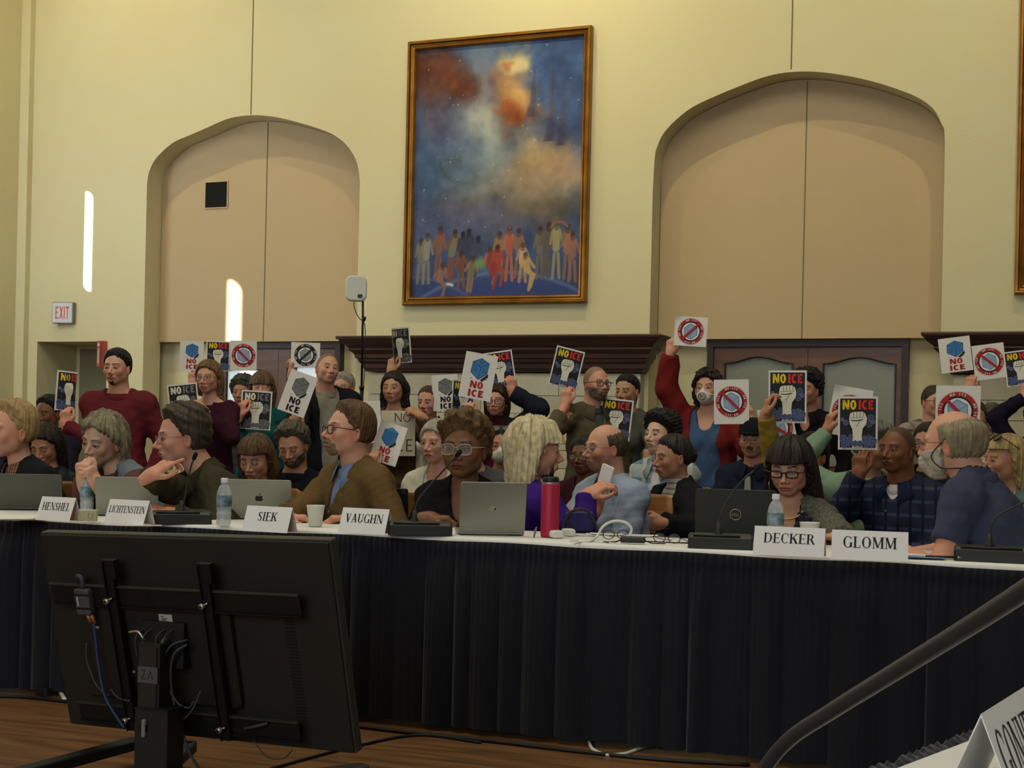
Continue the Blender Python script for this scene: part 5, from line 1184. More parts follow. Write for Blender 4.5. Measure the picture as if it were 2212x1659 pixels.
# ------------------------------------------------------------------ the long table: white cloth and gathered black skirt
cloth_w = mat('white_tablecloth', (226, 224, 218), 0.85, bump=(14, .25, .01)); skirt_m = mat('navy_black_skirt', (13, 14, 25), 0.85, bump=(160, .3, .004), sheen=.15)
TH = .748; XT0, XT1 = -5.2, 1.4
def edgeY(x): return YT - .0 + (min(0, x + 2.9)) * -.0 + (-.17 * min(1, max(0, (-2.75 - x) / 1.6)) if x < -2.75 else 0)
TD = .54
tb = empty('conference_table', (-1.9, YT + .2, 0), 'long conference table under white cloth with gathered black skirt', 'table'); t0 = np.array([-1.9, YT + .2, 0])
xs = np.linspace(XT0, XT1, 260)
b = MB(); vs = []
for x in xs:
    w_ = .004 * math.sin(x * 6.1) + .003 * math.sin(x * 13.7 + 1); e = edgeY(x)
    for (yy, zz) in ((e + TD, TH - .03), (e + TD, TH), (e + .1, TH), (e + .004, TH), (e - .006, TH - .006), (e - .007, TH - .016 - max(0, w_ * 1.4))): vs.append((x - t0[0], yy - t0[1], zz))
n = 6; b.add(vs, [(i * n + k, i * n + k + 1, (i + 1) * n + k + 1, (i + 1) * n + k) for i in range(len(xs) - 1) for k in range(n - 1)], cloth_w, True); b.build('tablecloth', tb)
b = MB(); b.box((0, 0, 0), (0.01, .01, .01), cloth_w) if False else None
for x in (-5.0, -3.4, -1.6, .2, 1.3):
    for dy in (.06, TD - .06): b.box((x - t0[0], edgeY(x) + dy - t0[1], .36), (.035, .035, .72), mat('table_leg_metal', (60, 60, 62), .4, metal=.7))
b.box(((XT0 + XT1) / 2 - t0[0], YT + TD / 2 + .03 - t0[1], TH - .028), (XT1 - XT0, TD - .12, .02), mat('table_leg_metal', (0, 0, 0))); b.build('table_frame', tb)
b = MB(); vs = []; nx = 2600; rows = [(TH - .014, 0), (TH - .022, 1), (TH - .05, 2), (TH - .062, 3), (TH - .10, 4), (.55, 5), (.35, 6), (.15, 7), (.022, 8)]
rr_ = random.Random(2); ph = 0; X_ = []; PHI = []; AM = []
x = XT0; step = (XT1 - XT0) / nx; f_ = 1
pers = [rr_.choice([.05, .07, .09, .12, .16]) * rr_.uniform(.85, 1.15) for _ in range(200)]; acc = 0; k = 0
for i in range(nx + 1):
    x = XT0 + i * step
    while x > XT0 + acc + pers[k]: acc += pers[k]; k += 1
    t = (x - XT0 - acc) / pers[k]; PHI.append((k, t)); X_.append(x)
def pleat(i, r):
    k, t = PHI[i]; x = X_[i]; fine = math.sin(x * 240 + 2 * math.sin(x * 31)) * .0022
    s = math.sin(math.pi * t); fold = s ** .7
    am = [0, .001, .001, .002, .012, .026, .034, .038, .040][r]; lean_ = .25 * math.sin(k * 2.1)
    a = rr_amp[k]
    return (fine * (1.6 if r in (1, 2, 3) else .8 if r == 4 else .3)) + (-am * fold * a), lean_ * am * s * r / 6
rr_amp = [random.Random(7 + q).uniform(.35, 1.35) for q in range(220)]
for r, (z, q) in enumerate(rows):
    for i in range(nx + 1):
        dy, dx = pleat(i, r); vs.append((X_[i] + dx - t0[0], edgeY(X_[i]) - .010 + dy - (.004 if r in (1, 2) else 0) - t0[1], z + .0025 * math.sin(X_[i] * 9) * (r < 4)))
n = nx + 1; b.add(vs, [(r * n + i, (r + 1) * n + i, (r + 1) * n + i + 1, r * n + i + 1) for r in range(len(rows) - 1) for i in range(nx)], skirt_m, True); b.build('table_skirt', tb)

def onT(px, py, z=TH): return atZ(px, py, z)
def toCamYaw(P, extra=0.0):
    d = CAM - P; return math.atan2(d[0], -d[1]) + math.radians(extra)
paper = mat('white_card', (232, 230, 226), 0.7); ink = mat('black_ink', (22, 20, 22), .6); paper2 = mat('office_paper', (222, 220, 210), .8)
# name cards
def name_card(txt, px0, px1, pyb, label, th=.036, tw=.75, yaw=0, w=None, height=.098):
    P = onT((px0 + px1) / 2, pyb); d = (P - CAM) @ F; w = w or (px1 - px0) / FPX * d / math.cos(toCamYaw(P) * 0 + 0)
    root = empty('name_card', P + [0, .001, .0015], label, 'name card', rz=math.radians(yaw))
    b = MB(); h = height; dd = .038; t = .0012
    A = [(-w / 2, 0, 0), (w / 2, 0, 0), (w / 2, dd, h), (-w / 2, dd, h), (w / 2, 2 * dd, 0), (-w / 2, 2 * dd, 0)]
    I = [(x, y + (t if i < 2 else -t if i > 3 else 0), z - (0 if i < 2 or i > 3 else t * 2.4)) for i, (x, y, z) in enumerate(A)]
    b.add(A + I, [(0, 1, 2, 3), (3, 2, 4, 5), (7, 6, 9, 8), (8, 9, 11, 10), (0, 3, 9, 6), (1, 7, 8, 2), (3, 5, 11, 9), (2, 8, 10, 4), (0, 6, 7, 1), (4, 10, 11, 5)], paper)
    b.build('card', root); L = MB(); sl = np.array([0, dd, h]); L0 = math.hypot(dd, h); sl = sl / L0; nn = np.array([0, -h, dd]) / L0
    for q in text_quads(txt, th, w * tw, gap=.07): L.add([np.array([u, 0, 0]) + sl * (L0 * .60 + v) + nn * .0006 for u, v in q], [(0, 1, 2, 3)], ink)
    L.build('lettering', root); return root
name_card('HENSHEL', 64, 160, 1126, 'white tent name card reading HENSHEL near the left end', .034, .80, yaw=-4)
name_card('LICHTENSTEIN', 211, 320, 1133, 'white tent name card reading LICHTENSTEIN', .030, .90, yaw=-4)
name_card('SIEK', 512, 628, 1150, 'white tent name card reading SIEK beside a paper cup', .036, .42, yaw=-2)
name_card('VAUGHN', 722, 837, 1154, 'white tent name card reading VAUGHN', .036, .80, yaw=-2)
name_card('DECKER', 1626, 1778, 1202, 'white tent name card reading DECKER', .036, .72, yaw=3)
name_card('GLOMM', 1797, 1958, 1212, 'white tent name card reading GLOMM', .040, .70, yaw=6)

# laptops seen from behind
silver = mat('aluminium', (150, 150, 136), .42, metal=.55); dkgrey = mat('charcoal_shell', (40, 41, 38), .5, spec=.4); grey_l = mat('grey_shell', (96, 98, 88), .45, metal=.4)
def laptop(name, px, py, w, h, m, label, lean_, yaw, mark=None, cat='laptop', base=True):
    P = onT(px, py); root = empty(name, P + [0, 0, .002], label, cat, rz=toCamYaw(P, yaw)); a = math.radians(lean_)
    R = Matrix.Rotation(a, 4, 'X')          # lid: local x-z plane, leaning towards the camera at the top
    if base: bb = MB(); bb.rbox((0, h * .5 + .004, .0085), (w, h, .014), .012, m); bb.rbox((0, h * .42, .0158), (w * .86, h * .45, .001), .004, mat('keyboard_black', (24, 24, 26), .6)); bb.build('keyboard_deck', root)
    lid = MB(); lid.rbox((0, 0, h / 2), (w, .007, h), .012, m, axis=1); lo = lid.build('lid', root, (0, 0, .012), (a, 0, 0))
    sc2 = MB(); sc2.rbox((0, .0042, h / 2), (w * .95, .001, h * .90), .004, mat('screen_glass', (14, 16, 20), .15), axis=1); sc2.build('screen', lo)
    if mark: 
        mk = MB(); mark(mk, w, h); mk.build('lid_emblem', lo)
    return root
chrome_d = mat('emblem_mirror', (52, 50, 44), .2, metal=.9); chrome_l = mat('emblem_silver', (170, 168, 150), .3, metal=.6)
def disc(mk, cx, cz, rx, rz, m, y=-.0042, n=20): mk.add([(cx + rx * math.cos(2 * math.pi * k / n), y, cz + rz * math.sin(2 * math.pi * k / n)) for k in range(n)], [tuple(range(n))], m)
def fruit(m_dark):
    def f(mk, w, h):
        c = h * .50; disc(mk, -.008, c - .001, .010, .0125, m_dark); disc(mk, .008, c - .001, .010, .0125, m_dark, -.0043); disc(mk, 0, c - .003, .010, .011, m_dark, -.0044); disc(mk, .0195, c + .002, .0062, .0068, silver, -.0046); disc(mk, .004, c + .018, .0026, .0055, m_dark)
    return f
def applemark(mk, w, h):
    c = h * .49
    def body(y, m_, k=1): disc(mk, -.0075, c, .0095 * k, .0125 * k, m_, y); disc(mk, .0075, c, .0095 * k, .0125 * k, m_, y - .0001); disc(mk, 0, c - .004, .009 * k, .0100 * k, m_, y - .0002)
    body(-.0042, mat('emblem_pale', (172, 170, 156), .25, metal=.5)); disc(mk, .0190, c + .002, .0058, .0066, silver, -.0048); mk.add([(.001, -.0046, c - .010), (.013, -.0046, c - .007), (.009, -.0046, c + .004), (.006, -.0046, c - .004)], [(0, 1, 2, 3)], chrome_d)
    mk.add([(0, -.0046, c + .013), (.004, -.0046, c + .013), (.008, -.0046, c + .022), (.003, -.0046, c + .019)], [(0, 1, 2, 3)], mat('emblem_pale', (0, 0, 0)))
def ringmark(mk, w, h):
    c = h * .46; mk.tube([(.022 * math.cos(t), -.0045, c + .022 * math.sin(t)) for t in np.linspace(0, 6.283, 29)[:-1]], .0016, chrome_l, 6, closed=True)
    for q in text_quads('DELL', .011, .030, .14, .10, False, .12): mk.add([(u, -.0046, c + v) for u, v in q], [(0, 1, 2, 3)], chrome_l)
def sticker(mk, w, h): mk.add([(w * .30, -.0042, h * .78), (w * .46, -.0042, h * .78), (w * .46, -.0042, h * .93), (w * .30, -.0042, h * .93)], [(0, 1, 2, 3)], mat('sticker', (172, 172, 160), .6))
def camdot(mk, w, h):
    mk.rbox((w * .38, -.005, h * .88), (.030, .002, .030), .008, mat('camera_island', (52, 54, 52), .3), axis=1); disc(mk, w * .38 + .004, h * .88, .007, .007, mat('camera_lens', (120, 116, 110), .2, metal=.5), -.0065); mk.rbox((-.02, -.001, h * 1.0 + .001), (.055, .012, .014), .005, dkgrey, axis=1)
    disc(mk, -.0, h * .38, .005, .002, chrome_l)
laptop('laptop', 62, 1102, .305, .165, grey_l, 'grey laptop open behind the HENSHEL card', 18, -8)
laptop('laptop', 275, 1115, .275, .168, silver, 'silver laptop with a square sticker behind the LICHTENSTEIN card', 14, -10, sticker)
laptop('laptop', 560, 1122, .285, .170, silver, 'silver laptop with dark fruit emblem behind the SIEK card', 14, -6, fruit(chrome_d))
laptop('tablet', 834, 1122, .205, .135, dkgrey, 'tablet in a charcoal folio case standing behind the VAUGHN card', 12, -8, camdot, 'tablet')
laptop('laptop', 1062, 1157, .262, .205, silver, 'silver laptop with pale emblem in front of the auburn curls', 14, 6, applemark)
laptop('laptop', 1588, 1164, .325, .19, dkgrey, 'black laptop with round silver ring emblem beside the dark-haired woman', 10, -2, ringmark)

# gooseneck microphones on wedge bases
mic_m = mat('microphone_black', (34, 35, 30), .5, spec=.45); mic_d = mat('microphone_foam', (14, 14, 14), .9)
def mic(px0, px1, pyb, neck, label, yaw=0):
    P = onT((px0 + px1) / 2, pyb); S_ = FPX / ((P - CAM) @ F); w = (px1 - px0) / S_; a = toCamYaw(P, yaw); root = empty('conference_microphone', P + [0, .0, .002], label, 'microphone', rz=a)
    b = MB(); pts = [(0, 0), (0, .038), (.012, .048), (.055, .054), (.095, .040), (.11, .012), (.11, 0)]; vs = []; nseg = 4
    for x, k in ((-w / 2, .86), (-w / 2 + .008, 1), (w / 2 - .008, 1), (w / 2, .86)):
        for (y, z) in pts: vs.append((x, .055 + (y - .055) * k, z * (k if z > .01 else 1)))
    n = len(pts); fs = [(i * n + j, (i + 1) * n + j, (i + 1) * n + (j + 1) % n, i * n + (j + 1) % n) for i in range(3) for j in range(n)]; fs += [tuple(range(n)), tuple(reversed(range(3 * n, 4 * n)))]
    b.add(vs, fs, mic_m); b.tube([(-w * .42, .006, .0475), (w * .30, .006, .0475)], .003, mic_m, 6); b.build('base', root)
    # neck from pixel path at the base's depth
    inv = root_inv(root); pts = [np.array(inv @ Vector(atS(x, y, S_ * s__))) for x, y, s__ in neck]
    nb_ = MB(); sp_ = spline(pts, 6); nb_.tube(sp_, [.0058 if i < 5 else .0038 for i in range(len(sp_))], mic_m, 8); no = nb_.build('gooseneck', root)
    c = MB(); e = np.array(sp_[-1]); d = e - np.array(sp_[-4]); d /= np.linalg.norm(d); c.tube([e - d * .012, e - d * .006, e + d * .012, e + d * .020, e + d * .024], [.0055, .0088, .0098, .0085, .003], mic_d, 12); c.build('microphone_head', no)
    lb = MB(); p0 = np.array(sp_[0]); lb.lathe((p0[0], p0[1], .044), [(.016, 0), (.015, .014), (.009, .022), (.0085, .05)], mic_m, 12); lb.build('neck_socket', root)
def root_inv(o):
    return (Matrix.Translation(o.location) @ Matrix.Rotation(o.rotation_euler[2], 4, 'Z')).inverted()
mic(328, 456, 1133, [(392, 1108, .99), (398, 1080, .99), (404, 1045, .99), (412, 1010, .99), (420, 988, .99)], 'black gooseneck microphone in front of the olive jacket')
mic(838, 977, 1158, [(896, 1120, .99), (900, 1088, .99), (922, 1056, .99), (956, 1018, .99), (988, 982, .99)], 'black gooseneck microphone slanting up past the clear glasses')
mic(1486, 1626, 1187, [(1553, 1150, .99), (1554, 1122, .99), (1570, 1084, .99), (1600, 1042, .99), (1634, 1012, .99)], 'black gooseneck microphone beside the DECKER card')
mic(2064, 2240, 1216, [(2138, 1182, .99), (2138, 1148, .99), (2152, 1118, .99), (2184, 1098, .99), (2226, 1080, .99)], 'black gooseneck microphone at the right edge of the table')

# water bottles, cups, tumbler
pet = mat('clear_plastic', (225, 235, 235), .12, alpha=.34, spec=.8); capw = mat('bottle_cap', (225, 225, 220), .5)
lab_b = mat('bottle_label', (150, 166, 190), .5, noise=(26, .25, (40, 84, 58)))
def bottle(px, py, label, S_=None, capm=capw):
    P = onT(px, py) if S_ is None else onT(px, py); root = empty('water_bottle', P + [0, 0, .001], label, 'bottle')
    prof = [(.004, .004), (.026, .002), (.030, .010), (.0305, .03), (.028, .036), (.0305, .042), (.0305, .055), (.028, .062), (.0305, .068), (.031, .078)] + [(.031, .13), (.029, .142), (.022, .160), (.0135, .172), (.0125, .180)]
    b = MB(); b.lathe((0, 0, 0), prof, pet, 20, caps=False); b.build('bottle_body', root)
    b = MB(); b.lathe((0, 0, 0), [(.0318, .080), (.0322, .084), (.0322, .122), (.0318, .126)], lab_b, 20, caps=False); b.add([(-.030, -.0118, .084), (-.008, -.0318, .084), (-.008, -.0318, .122), (-.030, -.0118, .122)], [(0, 1, 2, 3)], paper2); b.build('label', root)
    b = MB(); b.lathe((0, 0, 0), [(.0145, .176), (.015, .178), (.015, .194), (.0135, .197)], capm, 16); b.build('cap', root)
    b = MB(); b.lathe((0, 0, 0), [(.003, .006), (.0285, .008), (.0285, .068), (.003, .068)], mat('water', (205, 218, 218), .05, alpha=.25, spec=.6), 18); b.build('water', root)
bottle(187, 1112, 'clear water bottle between the HENSHEL and LICHTENSTEIN cards', capm=mat('pinkish_cap', (206, 190, 184), .5))
bottle(483, 1137, 'clear water bottle beside the silver laptop near the SIEK card')
bottle(1674, 1180, 'clear water bottle behind the DECKER card')
cupm = mat('paper_cup', (214, 212, 200), .7)
def cup(px, py, h, label):
    P = onT(px, py); root = empty('paper_cup', P + [0, 0, .001], label, 'cup'); b = MB(); b.lathe((0, 0, 0), [(.003, .003), (.026, .001), (.027, .004), (.037, h - .004), (.0385, h - .003), (.0385, h), (.036, h), (.026, .006), (.003, .006)], cupm, 24, caps=False); b.build('cup_wall', root)
cup(681, 1138, .089, 'white paper cup between the SIEK and VAUGHN cards'); cup(1748, 1181, .092, 'white paper cup mostly hidden behind the DECKER card')
P = onT(1187, 1161); root = empty('tumbler', P + [0, 0, .001], 'tall raspberry red insulated tumbler with black lid', 'bottle')
b = MB(); red = mat('raspberry_enamel', (168, 28, 62), .45, spec=.4); b.lathe((0, 0, 0), [(.004, .001), (.033, 0), (.0355, .006), (.0365, .02), (.0365, .205), (.034, .211)], red, 28); b.build('tumbler_body', root)
b = MB(); b.lathe((0, 0, 0), [(.0335, .2095), (.0340, .211), (.0340, .215), (.033, .2165)], mat('steel_rim', (170, 166, 160), .3, metal=.8), 28); b.build('steel_rim', root)
b = MB(); lidm = mat('tumbler_lid', (22, 21, 22), .45); b.lathe((0, 0, 0), [(.033, .216), (.034, .220), (.032, .236), (.020, .240)], lidm, 24); b.tube([(.004, -.006, .238), (.006, -.006, .262), (.006, -.004, .285)], [.009, .0075, .0065], lidm, 10); b.tube([(-.03, 0, .228), (-.036, -.012, .243), (-.012, -.02, .246), (0, -.01, .238)], .006, lidm, 8); b.build('lid', root)

# papers
def sheets(px, py, w, d, n, label, yaw=0, name='paper_stack', col=None, curl=0.0, z=TH, group=None):
    P = onT(px, py); root = empty(name, P + [0, 0, .0012], label, 'papers', group, rz=toCamYaw(P, yaw)); rg = random.Random(int(px))
    for i in range(n):
        b = MB(); nn = 8; vs = []; a = math.radians(rg.uniform(-7, 7)) if i else 0; ox, oy = rg.uniform(-.012, .012), rg.uniform(-.01, .01)
        for k in range(nn + 1):
            for j in (0, 1):
                u = -w / 2 + w * k / nn; v = d * j; zz = .0012 * i + curl * (max(0, abs(u) / (w / 2) - .4) ** 2) * (1 if i == n - 1 else .3)
                vs.append((u * math.cos(a) - v * math.sin(a) + ox, u * math.sin(a) + v * math.cos(a) + oy, zz))
        fs = [(k * 2, (k + 1) * 2, (k + 1) * 2 + 1, k * 2 + 1) for k in range(nn)]; b.add(vs, fs, col or paper2, True); b.add([(x, y, zz - .0008) for x, y, zz in vs], [tuple(reversed(f)) for f in fs], col or paper2, True); b.build('sheet', root)
    return root
sheets(32, 1124, .26, .16, 4, 'curled white papers in front of the HENSHEL card', 10, curl=.02)
sheets(300, 1136, .18, .05, 1, 'single white sheet below the LICHTENSTEIN card', 4)
r_ = sheets(1042, 1156, .22, .05, 4, 'printed papers under the silver laptop by the black microphone', -8, curl=.008)
b = MB(); rg = random.Random(4)
for i in range(16): x0 = -.08 + i * .009; b.box((x0, .006 + .001 * (i % 3), .0075), (.0045 if i % 4 else .001, .006, .0006), ink)
b.build('print', r_)
sheets(1340, 1158, .28, .08, 3, 'loose white papers around the power adapter', -6, curl=.004)
sheets(1245, 1158, .12, .05, 2, 'white papers beside the tumbler', 12, curl=.006)
sheets(1430, 1172, .20, .06, 4, 'white papers under the folded reading glasses', -10, curl=.004)
sheets(2020, 1208, .19, .07, 3, 'papers and folder beside the GLOMM card', 4, curl=.004)
P = onT(2000, 1210); root = empty('folder', P + [0, 0, .006], 'pale blue folder lying on the papers by the bare elbow', 'folder', rz=toCamYaw(P, 6)); b = MB(); b.rbox((0, .03, .003), (.13, .06, .004), .004, mat('pale_blue_card', (120, 140, 176), .6)); b.build('cover', root)
P = onT(2032, 1211); root = empty('pen', P + [0, 0, .009], 'black pen lying on the folder near the right microphone', 'pen', rz=.1); b = MB(); b.tube([(-.05, 0, .004), (.0, 0, .004), (.055, .004, .004)], .004, ink, 8); b.build('barrel', root); b = MB(); b.tube([(.052, .004, .004), (.06, .005, .004), (.068, .0052, .004)], [.0042, .003, .001], chrome_l, 8); b.build('tip', root)
P = onT(187, 1127); root = empty('tea_box', P + [0, .0, .001], 'small cream carton with faint print in front of the left bottle', 'box', rz=toCamYaw(P, -6)); b = MB(); b.rbox((0, .03, .024), (.078, .05, .046), .003, mat('cream_carton', (196, 192, 150), .7)); b.build('carton', root)
b = MB(); cm_ = mat('carton_print', (120, 122, 84), .7)
for q in ([(.005, .03), (.007, .036), (.005, .012)], [(.018, .032), (.024, .03), (.021, .012), (.014, .01)]): b.tube([(x, .0046, z) for x, z in q], .0009, cm_, 5)
b.build('carton_print', root)
P = onT(772, 1118); root = empty('tissue', P + [0, 0, .001], 'crumpled pink tissue beside the charcoal tablet', 'tissue'); v, q = nets_sparse(lambda P_: s_ell(P_, (0, 0, .032), (.020, .018, .032)) - wob(P_, 150, 2, .008), (-.05, -.05, 0), (.05, .05, .09), .004); obj('crumpled_sheet', to_mesh('crumpled_sheet', [(v, q)], [mat('pink_tissue', (206, 176, 190), .9)]), root)
# charger, cables, adapter, eyeglasses by the tumbler
wplastic = mat('white_plastic', (218, 218, 208), .4)
for px, py, lab in ((1206, 1164, 'white power plug block beside the red tumbler'), (1231, 1160, 'rounded white charger behind the plug block')):
    P = onT(px, py); root = empty('charger', P + [0, 0, .001], lab, 'charger', rz=toCamYaw(P, 20)); b = MB(); b.rbox((0, .02, .016), (.052, .036, .030), .012, wplastic, axis=1); b.build('housing', root); b = MB(); b.tube([(.024, .02, .012), (.034, .02, .006), (.05, .024, .004)], .0022, wplastic, 6); b.build('lead', root)
P = onT(1246, 1150); root = empty('docking_station', P + [0, 0, .001], 'flat pale grey docking box with dark ports behind the plug', 'docking box', rz=toCamYaw(P, -8)); b = MB(); b.rbox((0, .045, .019), (.125, .08, .030), .012, mat('pale_grey_plastic', (176, 174, 158), .5)); b.build('case', root); b = MB(); b.box((.03, .003, .014), (.035, .006, .009), mic_d); b.build('port_strip', root)
def path_tube(name, label, cat, pts, r, m, parts=None):
    P0 = np.array(pts[0]); root = empty(name, P0, label, cat); b = MB(); b.tube([np.array(p) - P0 for p in spline(pts, 8)], r, m, 8); b.build('cable', root); return root
S_ = 560
root = path_tube('charging_cable', 'thick white cable arching above the table by the power adapter', 'cable', [onT(1246, 1172) + [0, 0, .004], onT(1272, 1172) + [0, 0, .004], atS(1290, 1158, S_), atS(1302, 1138, S_), atS(1324, 1126, S_), atS(1350, 1128, S_), atS(1364, 1142, S_), atS(1358, 1158, S_), onT(1346, 1168) + [0, 0, .004]], .0052, wplastic)
b = MB(); b.rbox((0, 0, .008), (.03, .014, .014), .004, wplastic); b.build('plug', root, (-.01, 0, -.006))
P = onT(1366, 1176); root = empty('power_adapter', P + [0, 0, .001], 'black power adapter brick on the papers', 'adapter', rz=toCamYaw(P, -6)); b = MB(); b.rbox((0, .015, .016), (.092, .036, .024), .008, mic_m, axis=0); b.build('brick', root); b = MB(); b.tube([(-.046, .015, .014), (-.06, .012, .006), (-.09, -.002, .004), (-.11, .01, .004)], .0028, mic_d, 6); b.tube([(.046, .015, .014), (.07, .02, .004), (.12, .03, .004)], .0022, mic_d, 6); b.build('lead', root)
path_tube('charging_cable', 'thin white cable lying flat in front of the adapter', 'cable', [onT(1240, 1177) + [0, 0, .003], onT(1268, 1170) + [0, 0, .003], onT(1300, 1173) + [0, 0, .003], onT(1340, 1176) + [0, 0, .003]], .0026, wplastic)
def spectacles(px, py, label, yaw, m):
    P = onT(px, py); root = empty('eyeglasses', P + [0, 0, .001], label, 'glasses', rz=toCamYaw(P, yaw)); b = MB()
    for s_ in (-1, 1):
        ring = [(s_ * .032 + .025 * math.cos(t), 0, .019 + .017 * math.sin(t)) for t in np.linspace(0, 6.283, 19)[:-1]]; b.tube(ring, .0017, m, 6, closed=True)
        b.tube([(s_ * .058, 0, .022), (s_ * .060, .01, .020), (s_ * .050, .07, .008), (s_ * .040, .12, .004)], .0016, m, 6)
        l_ = MB(); l_.add(ring, [tuple(range(18))], glass_lens); 
        if s_ == -1: L1_ = l_
        else: L2_ = l_
    b.tube([(-.007, 0, .023), (0, 0, .026), (.007, 0, .023)], .0016, m, 6); fo = b.build('frame', root); L1_.build('lens', fo); L2_.build('lens', fo)
fr_d = mat('dark_purple_frame', (46, 34, 46), .3)
spectacles(1440, 1174, 'dark purple reading glasses on the papers right of the adapter', -28, fr_d); spectacles(1330, 1166, 'thin dark reading glasses on the papers behind the adapter', 30, mat('thin_dark_frame', (30, 26, 26), .3))
P = onT(1153, 1162); root = empty('pen', P + [0, 0, .001], 'short clear pen standing against the laptop by the tumbler', 'pen', rz=0); b = MB(); b.tube([(0, 0, 0), (.004, 0, .02), (.007, .01, .042)], [.003, .005, .003], mat('pen_grey', (110, 112, 112), .3), 8); b.build('barrel', root)
# bag with arched handle on the seat behind the table, phone
P = atS(1252, 1140, 520); 
root = empty('handbag', (P[0], P[1], TH), 'dark patterned handbag with arched handle behind the plug block', 'bag', rz=toCamYaw(P, 5)); b = MB(); b.rbox((0, .03, .045), (.13, .06, .088), .02, mat('bag_print', (34, 22, 44), .6, noise=(14, .3, (40, 30, 120))), axis=1); b.build('bag_body', root); b = MB(); b.tube(spline([(-.068, -.005, .0), (-.066, -.006, .04), (-.04, -.008, .085), (0, -.009, .10), (.035, -.008, .088), (.06, -.006, .05), (.075, -.005, .0)], 6), .006, mic_m, 8); b.build('handle', root)
P = atS(1306, 1038, 478); root = empty('phone', P - np.array([0, 0, .07]), 'phone in a light case held up by the white-blond person', 'phone', rz=toCamYaw(P, -40)); b = MB(); b.rbox((0, 0, .07), (.072, .009, .145), .010, mat('phone_case', (226, 222, 216), .4), axis=1, rot=Matrix.Rotation(math.radians(18), 3, 'Y')); b.build('case', root); b = MB(); b.rbox((0, .0052, .07), (.066, .001, .138), .008, mat('screen_glass', (0, 0, 0)), axis=1, rot=Matrix.Rotation(math.radians(18), 3, 'Y')); b.build('screen', root)

# ------------------------------------------------------------------ near table corner at the lower right
edge = [atZ(1925, 1664, TH), atZ(2230, 1548, TH)]; e0, e1 = edge; dv = (e1 - e0); dv[2] = 0; ed = dv / np.linalg.norm(dv); pn = np.array([ed[1], -ed[0], 0])
root = empty('near_table', (e0[0], e0[1], 0), 'white-clothed near table corner at the lower right with black skirt', 'table'); o0 = np.array([e0[0], e0[1], 0])
A = [e0 - ed * .5, e1 + ed * 1.2, e1 + ed * 1.2 + pn * .6, e0 - ed * .5 + pn * .6]; b = MB(); T_ = [(p - o0) for p in A]; vs = [(p[0], p[1], TH) for p in T_] + [(p[0], p[1], TH - .02) for p in T_]
b.add(vs, [(3, 2, 1, 0), (4, 5, 6, 7), (0, 1, 5, 4), (1, 2, 6, 5), (2, 3, 7, 6), (3, 0, 4, 7)], cloth_w); b.build('tablecloth', root)
b = MB(); vs = []; n_ = 700; Ltot = np.linalg.norm(A[1] - A[0])
for r, (z, out) in enumerate(((TH - .006, .004), (TH + .002, .016), (TH - .02, .032), (TH - .07, .030), (.4, .045), (.02, .05))):
    for i in range(n_ + 1):
        s_ = Ltot * i / n_; k_ = .006 * math.sin(s_ * 260 + 2 * math.sin(s_ * 40)) * (.6 if r < 3 else .2) + .012 * math.sin(s_ * 62 + math.sin(s_ * 17)) * (r > 2) ; p = A[0] + ed * s_ - pn * (out + k_) - o0; vs.append((p[0], p[1], z + .003 * math.sin(s_ * 300) * (r in (1, 2))))
b.add(vs, [(r * (n_ + 1) + i, r * (n_ + 1) + i + 1, (r + 1) * (n_ + 1) + i + 1, (r + 1) * (n_ + 1) + i) for r in range(5) for i in range(n_)], skirt_m, True); b.build('table_skirt', root)
b = MB(); 
for q in (.1, .9):
    for p_ in (.08, .5): c_ = A[0] + (A[1] - A[0]) * q + pn * p_ - o0; b.box((c_[0], c_[1], .364), (.035, .035, .725), mat('table_leg_metal', (0, 0, 0)))
b.build('table_frame', root)
# its name card: a tent seen from the end
r0 = atZ(2119, 1542, .852); r1 = atZ(2200, 1491, .852); rd = r1 - r0; rd[2] = 0; rd /= np.linalg.norm(rd); rn = np.array([rd[1], -rd[0], 0]); Lc = .215
g0 = np.array([r0[0], r0[1], TH + .001]); root = empty('name_card', g0, 'tent name card on the near table showing the letters GONVEA', 'name card'); b = MB()
h_ = .852 - TH - .001; sp = .042; q0 = np.zeros(3); q1 = rd * Lc; up_ = np.array([0, 0, h_])
A_ = [q0 + rn * sp, q1 + rn * sp, q1 + up_, q0 + up_, q1 - rn * sp, q0 - rn * sp]; t = .0014
I_ = [A_[0] - rn * t, A_[1] - rn * t, A_[2] - [0, 0, t * 2.5], A_[3] - [0, 0, t * 2.5], A_[4] + rn * t, A_[5] + rn * t]
b.add(A_ + I_, [(0, 1, 2, 3), (3, 2, 4, 5), (7, 6, 9, 8), (8, 9, 11, 10), (0, 3, 9, 6), (1, 7, 8, 2), (3, 5, 11, 9), (2, 8, 10, 4), (0, 6, 7, 1), (4, 10, 11, 5)], paper); b.build('card', root)
L = MB(); sl = up_ - rn * sp; L0 = np.linalg.norm(sl); sl = sl / L0; nn = np.cross(rd, sl); nn = nn if nn @ rn > 0 else -nn
for q in text_quads('GONVEA', .062, .185, .15, .06, True): L.add([q0 + rn * sp + rd * (Lc / 2 + u) + sl * (L0 * .52 + v) + nn * .0006 for u, v in q], [(0, 1, 2, 3)], ink)
L.build('lettering', root)
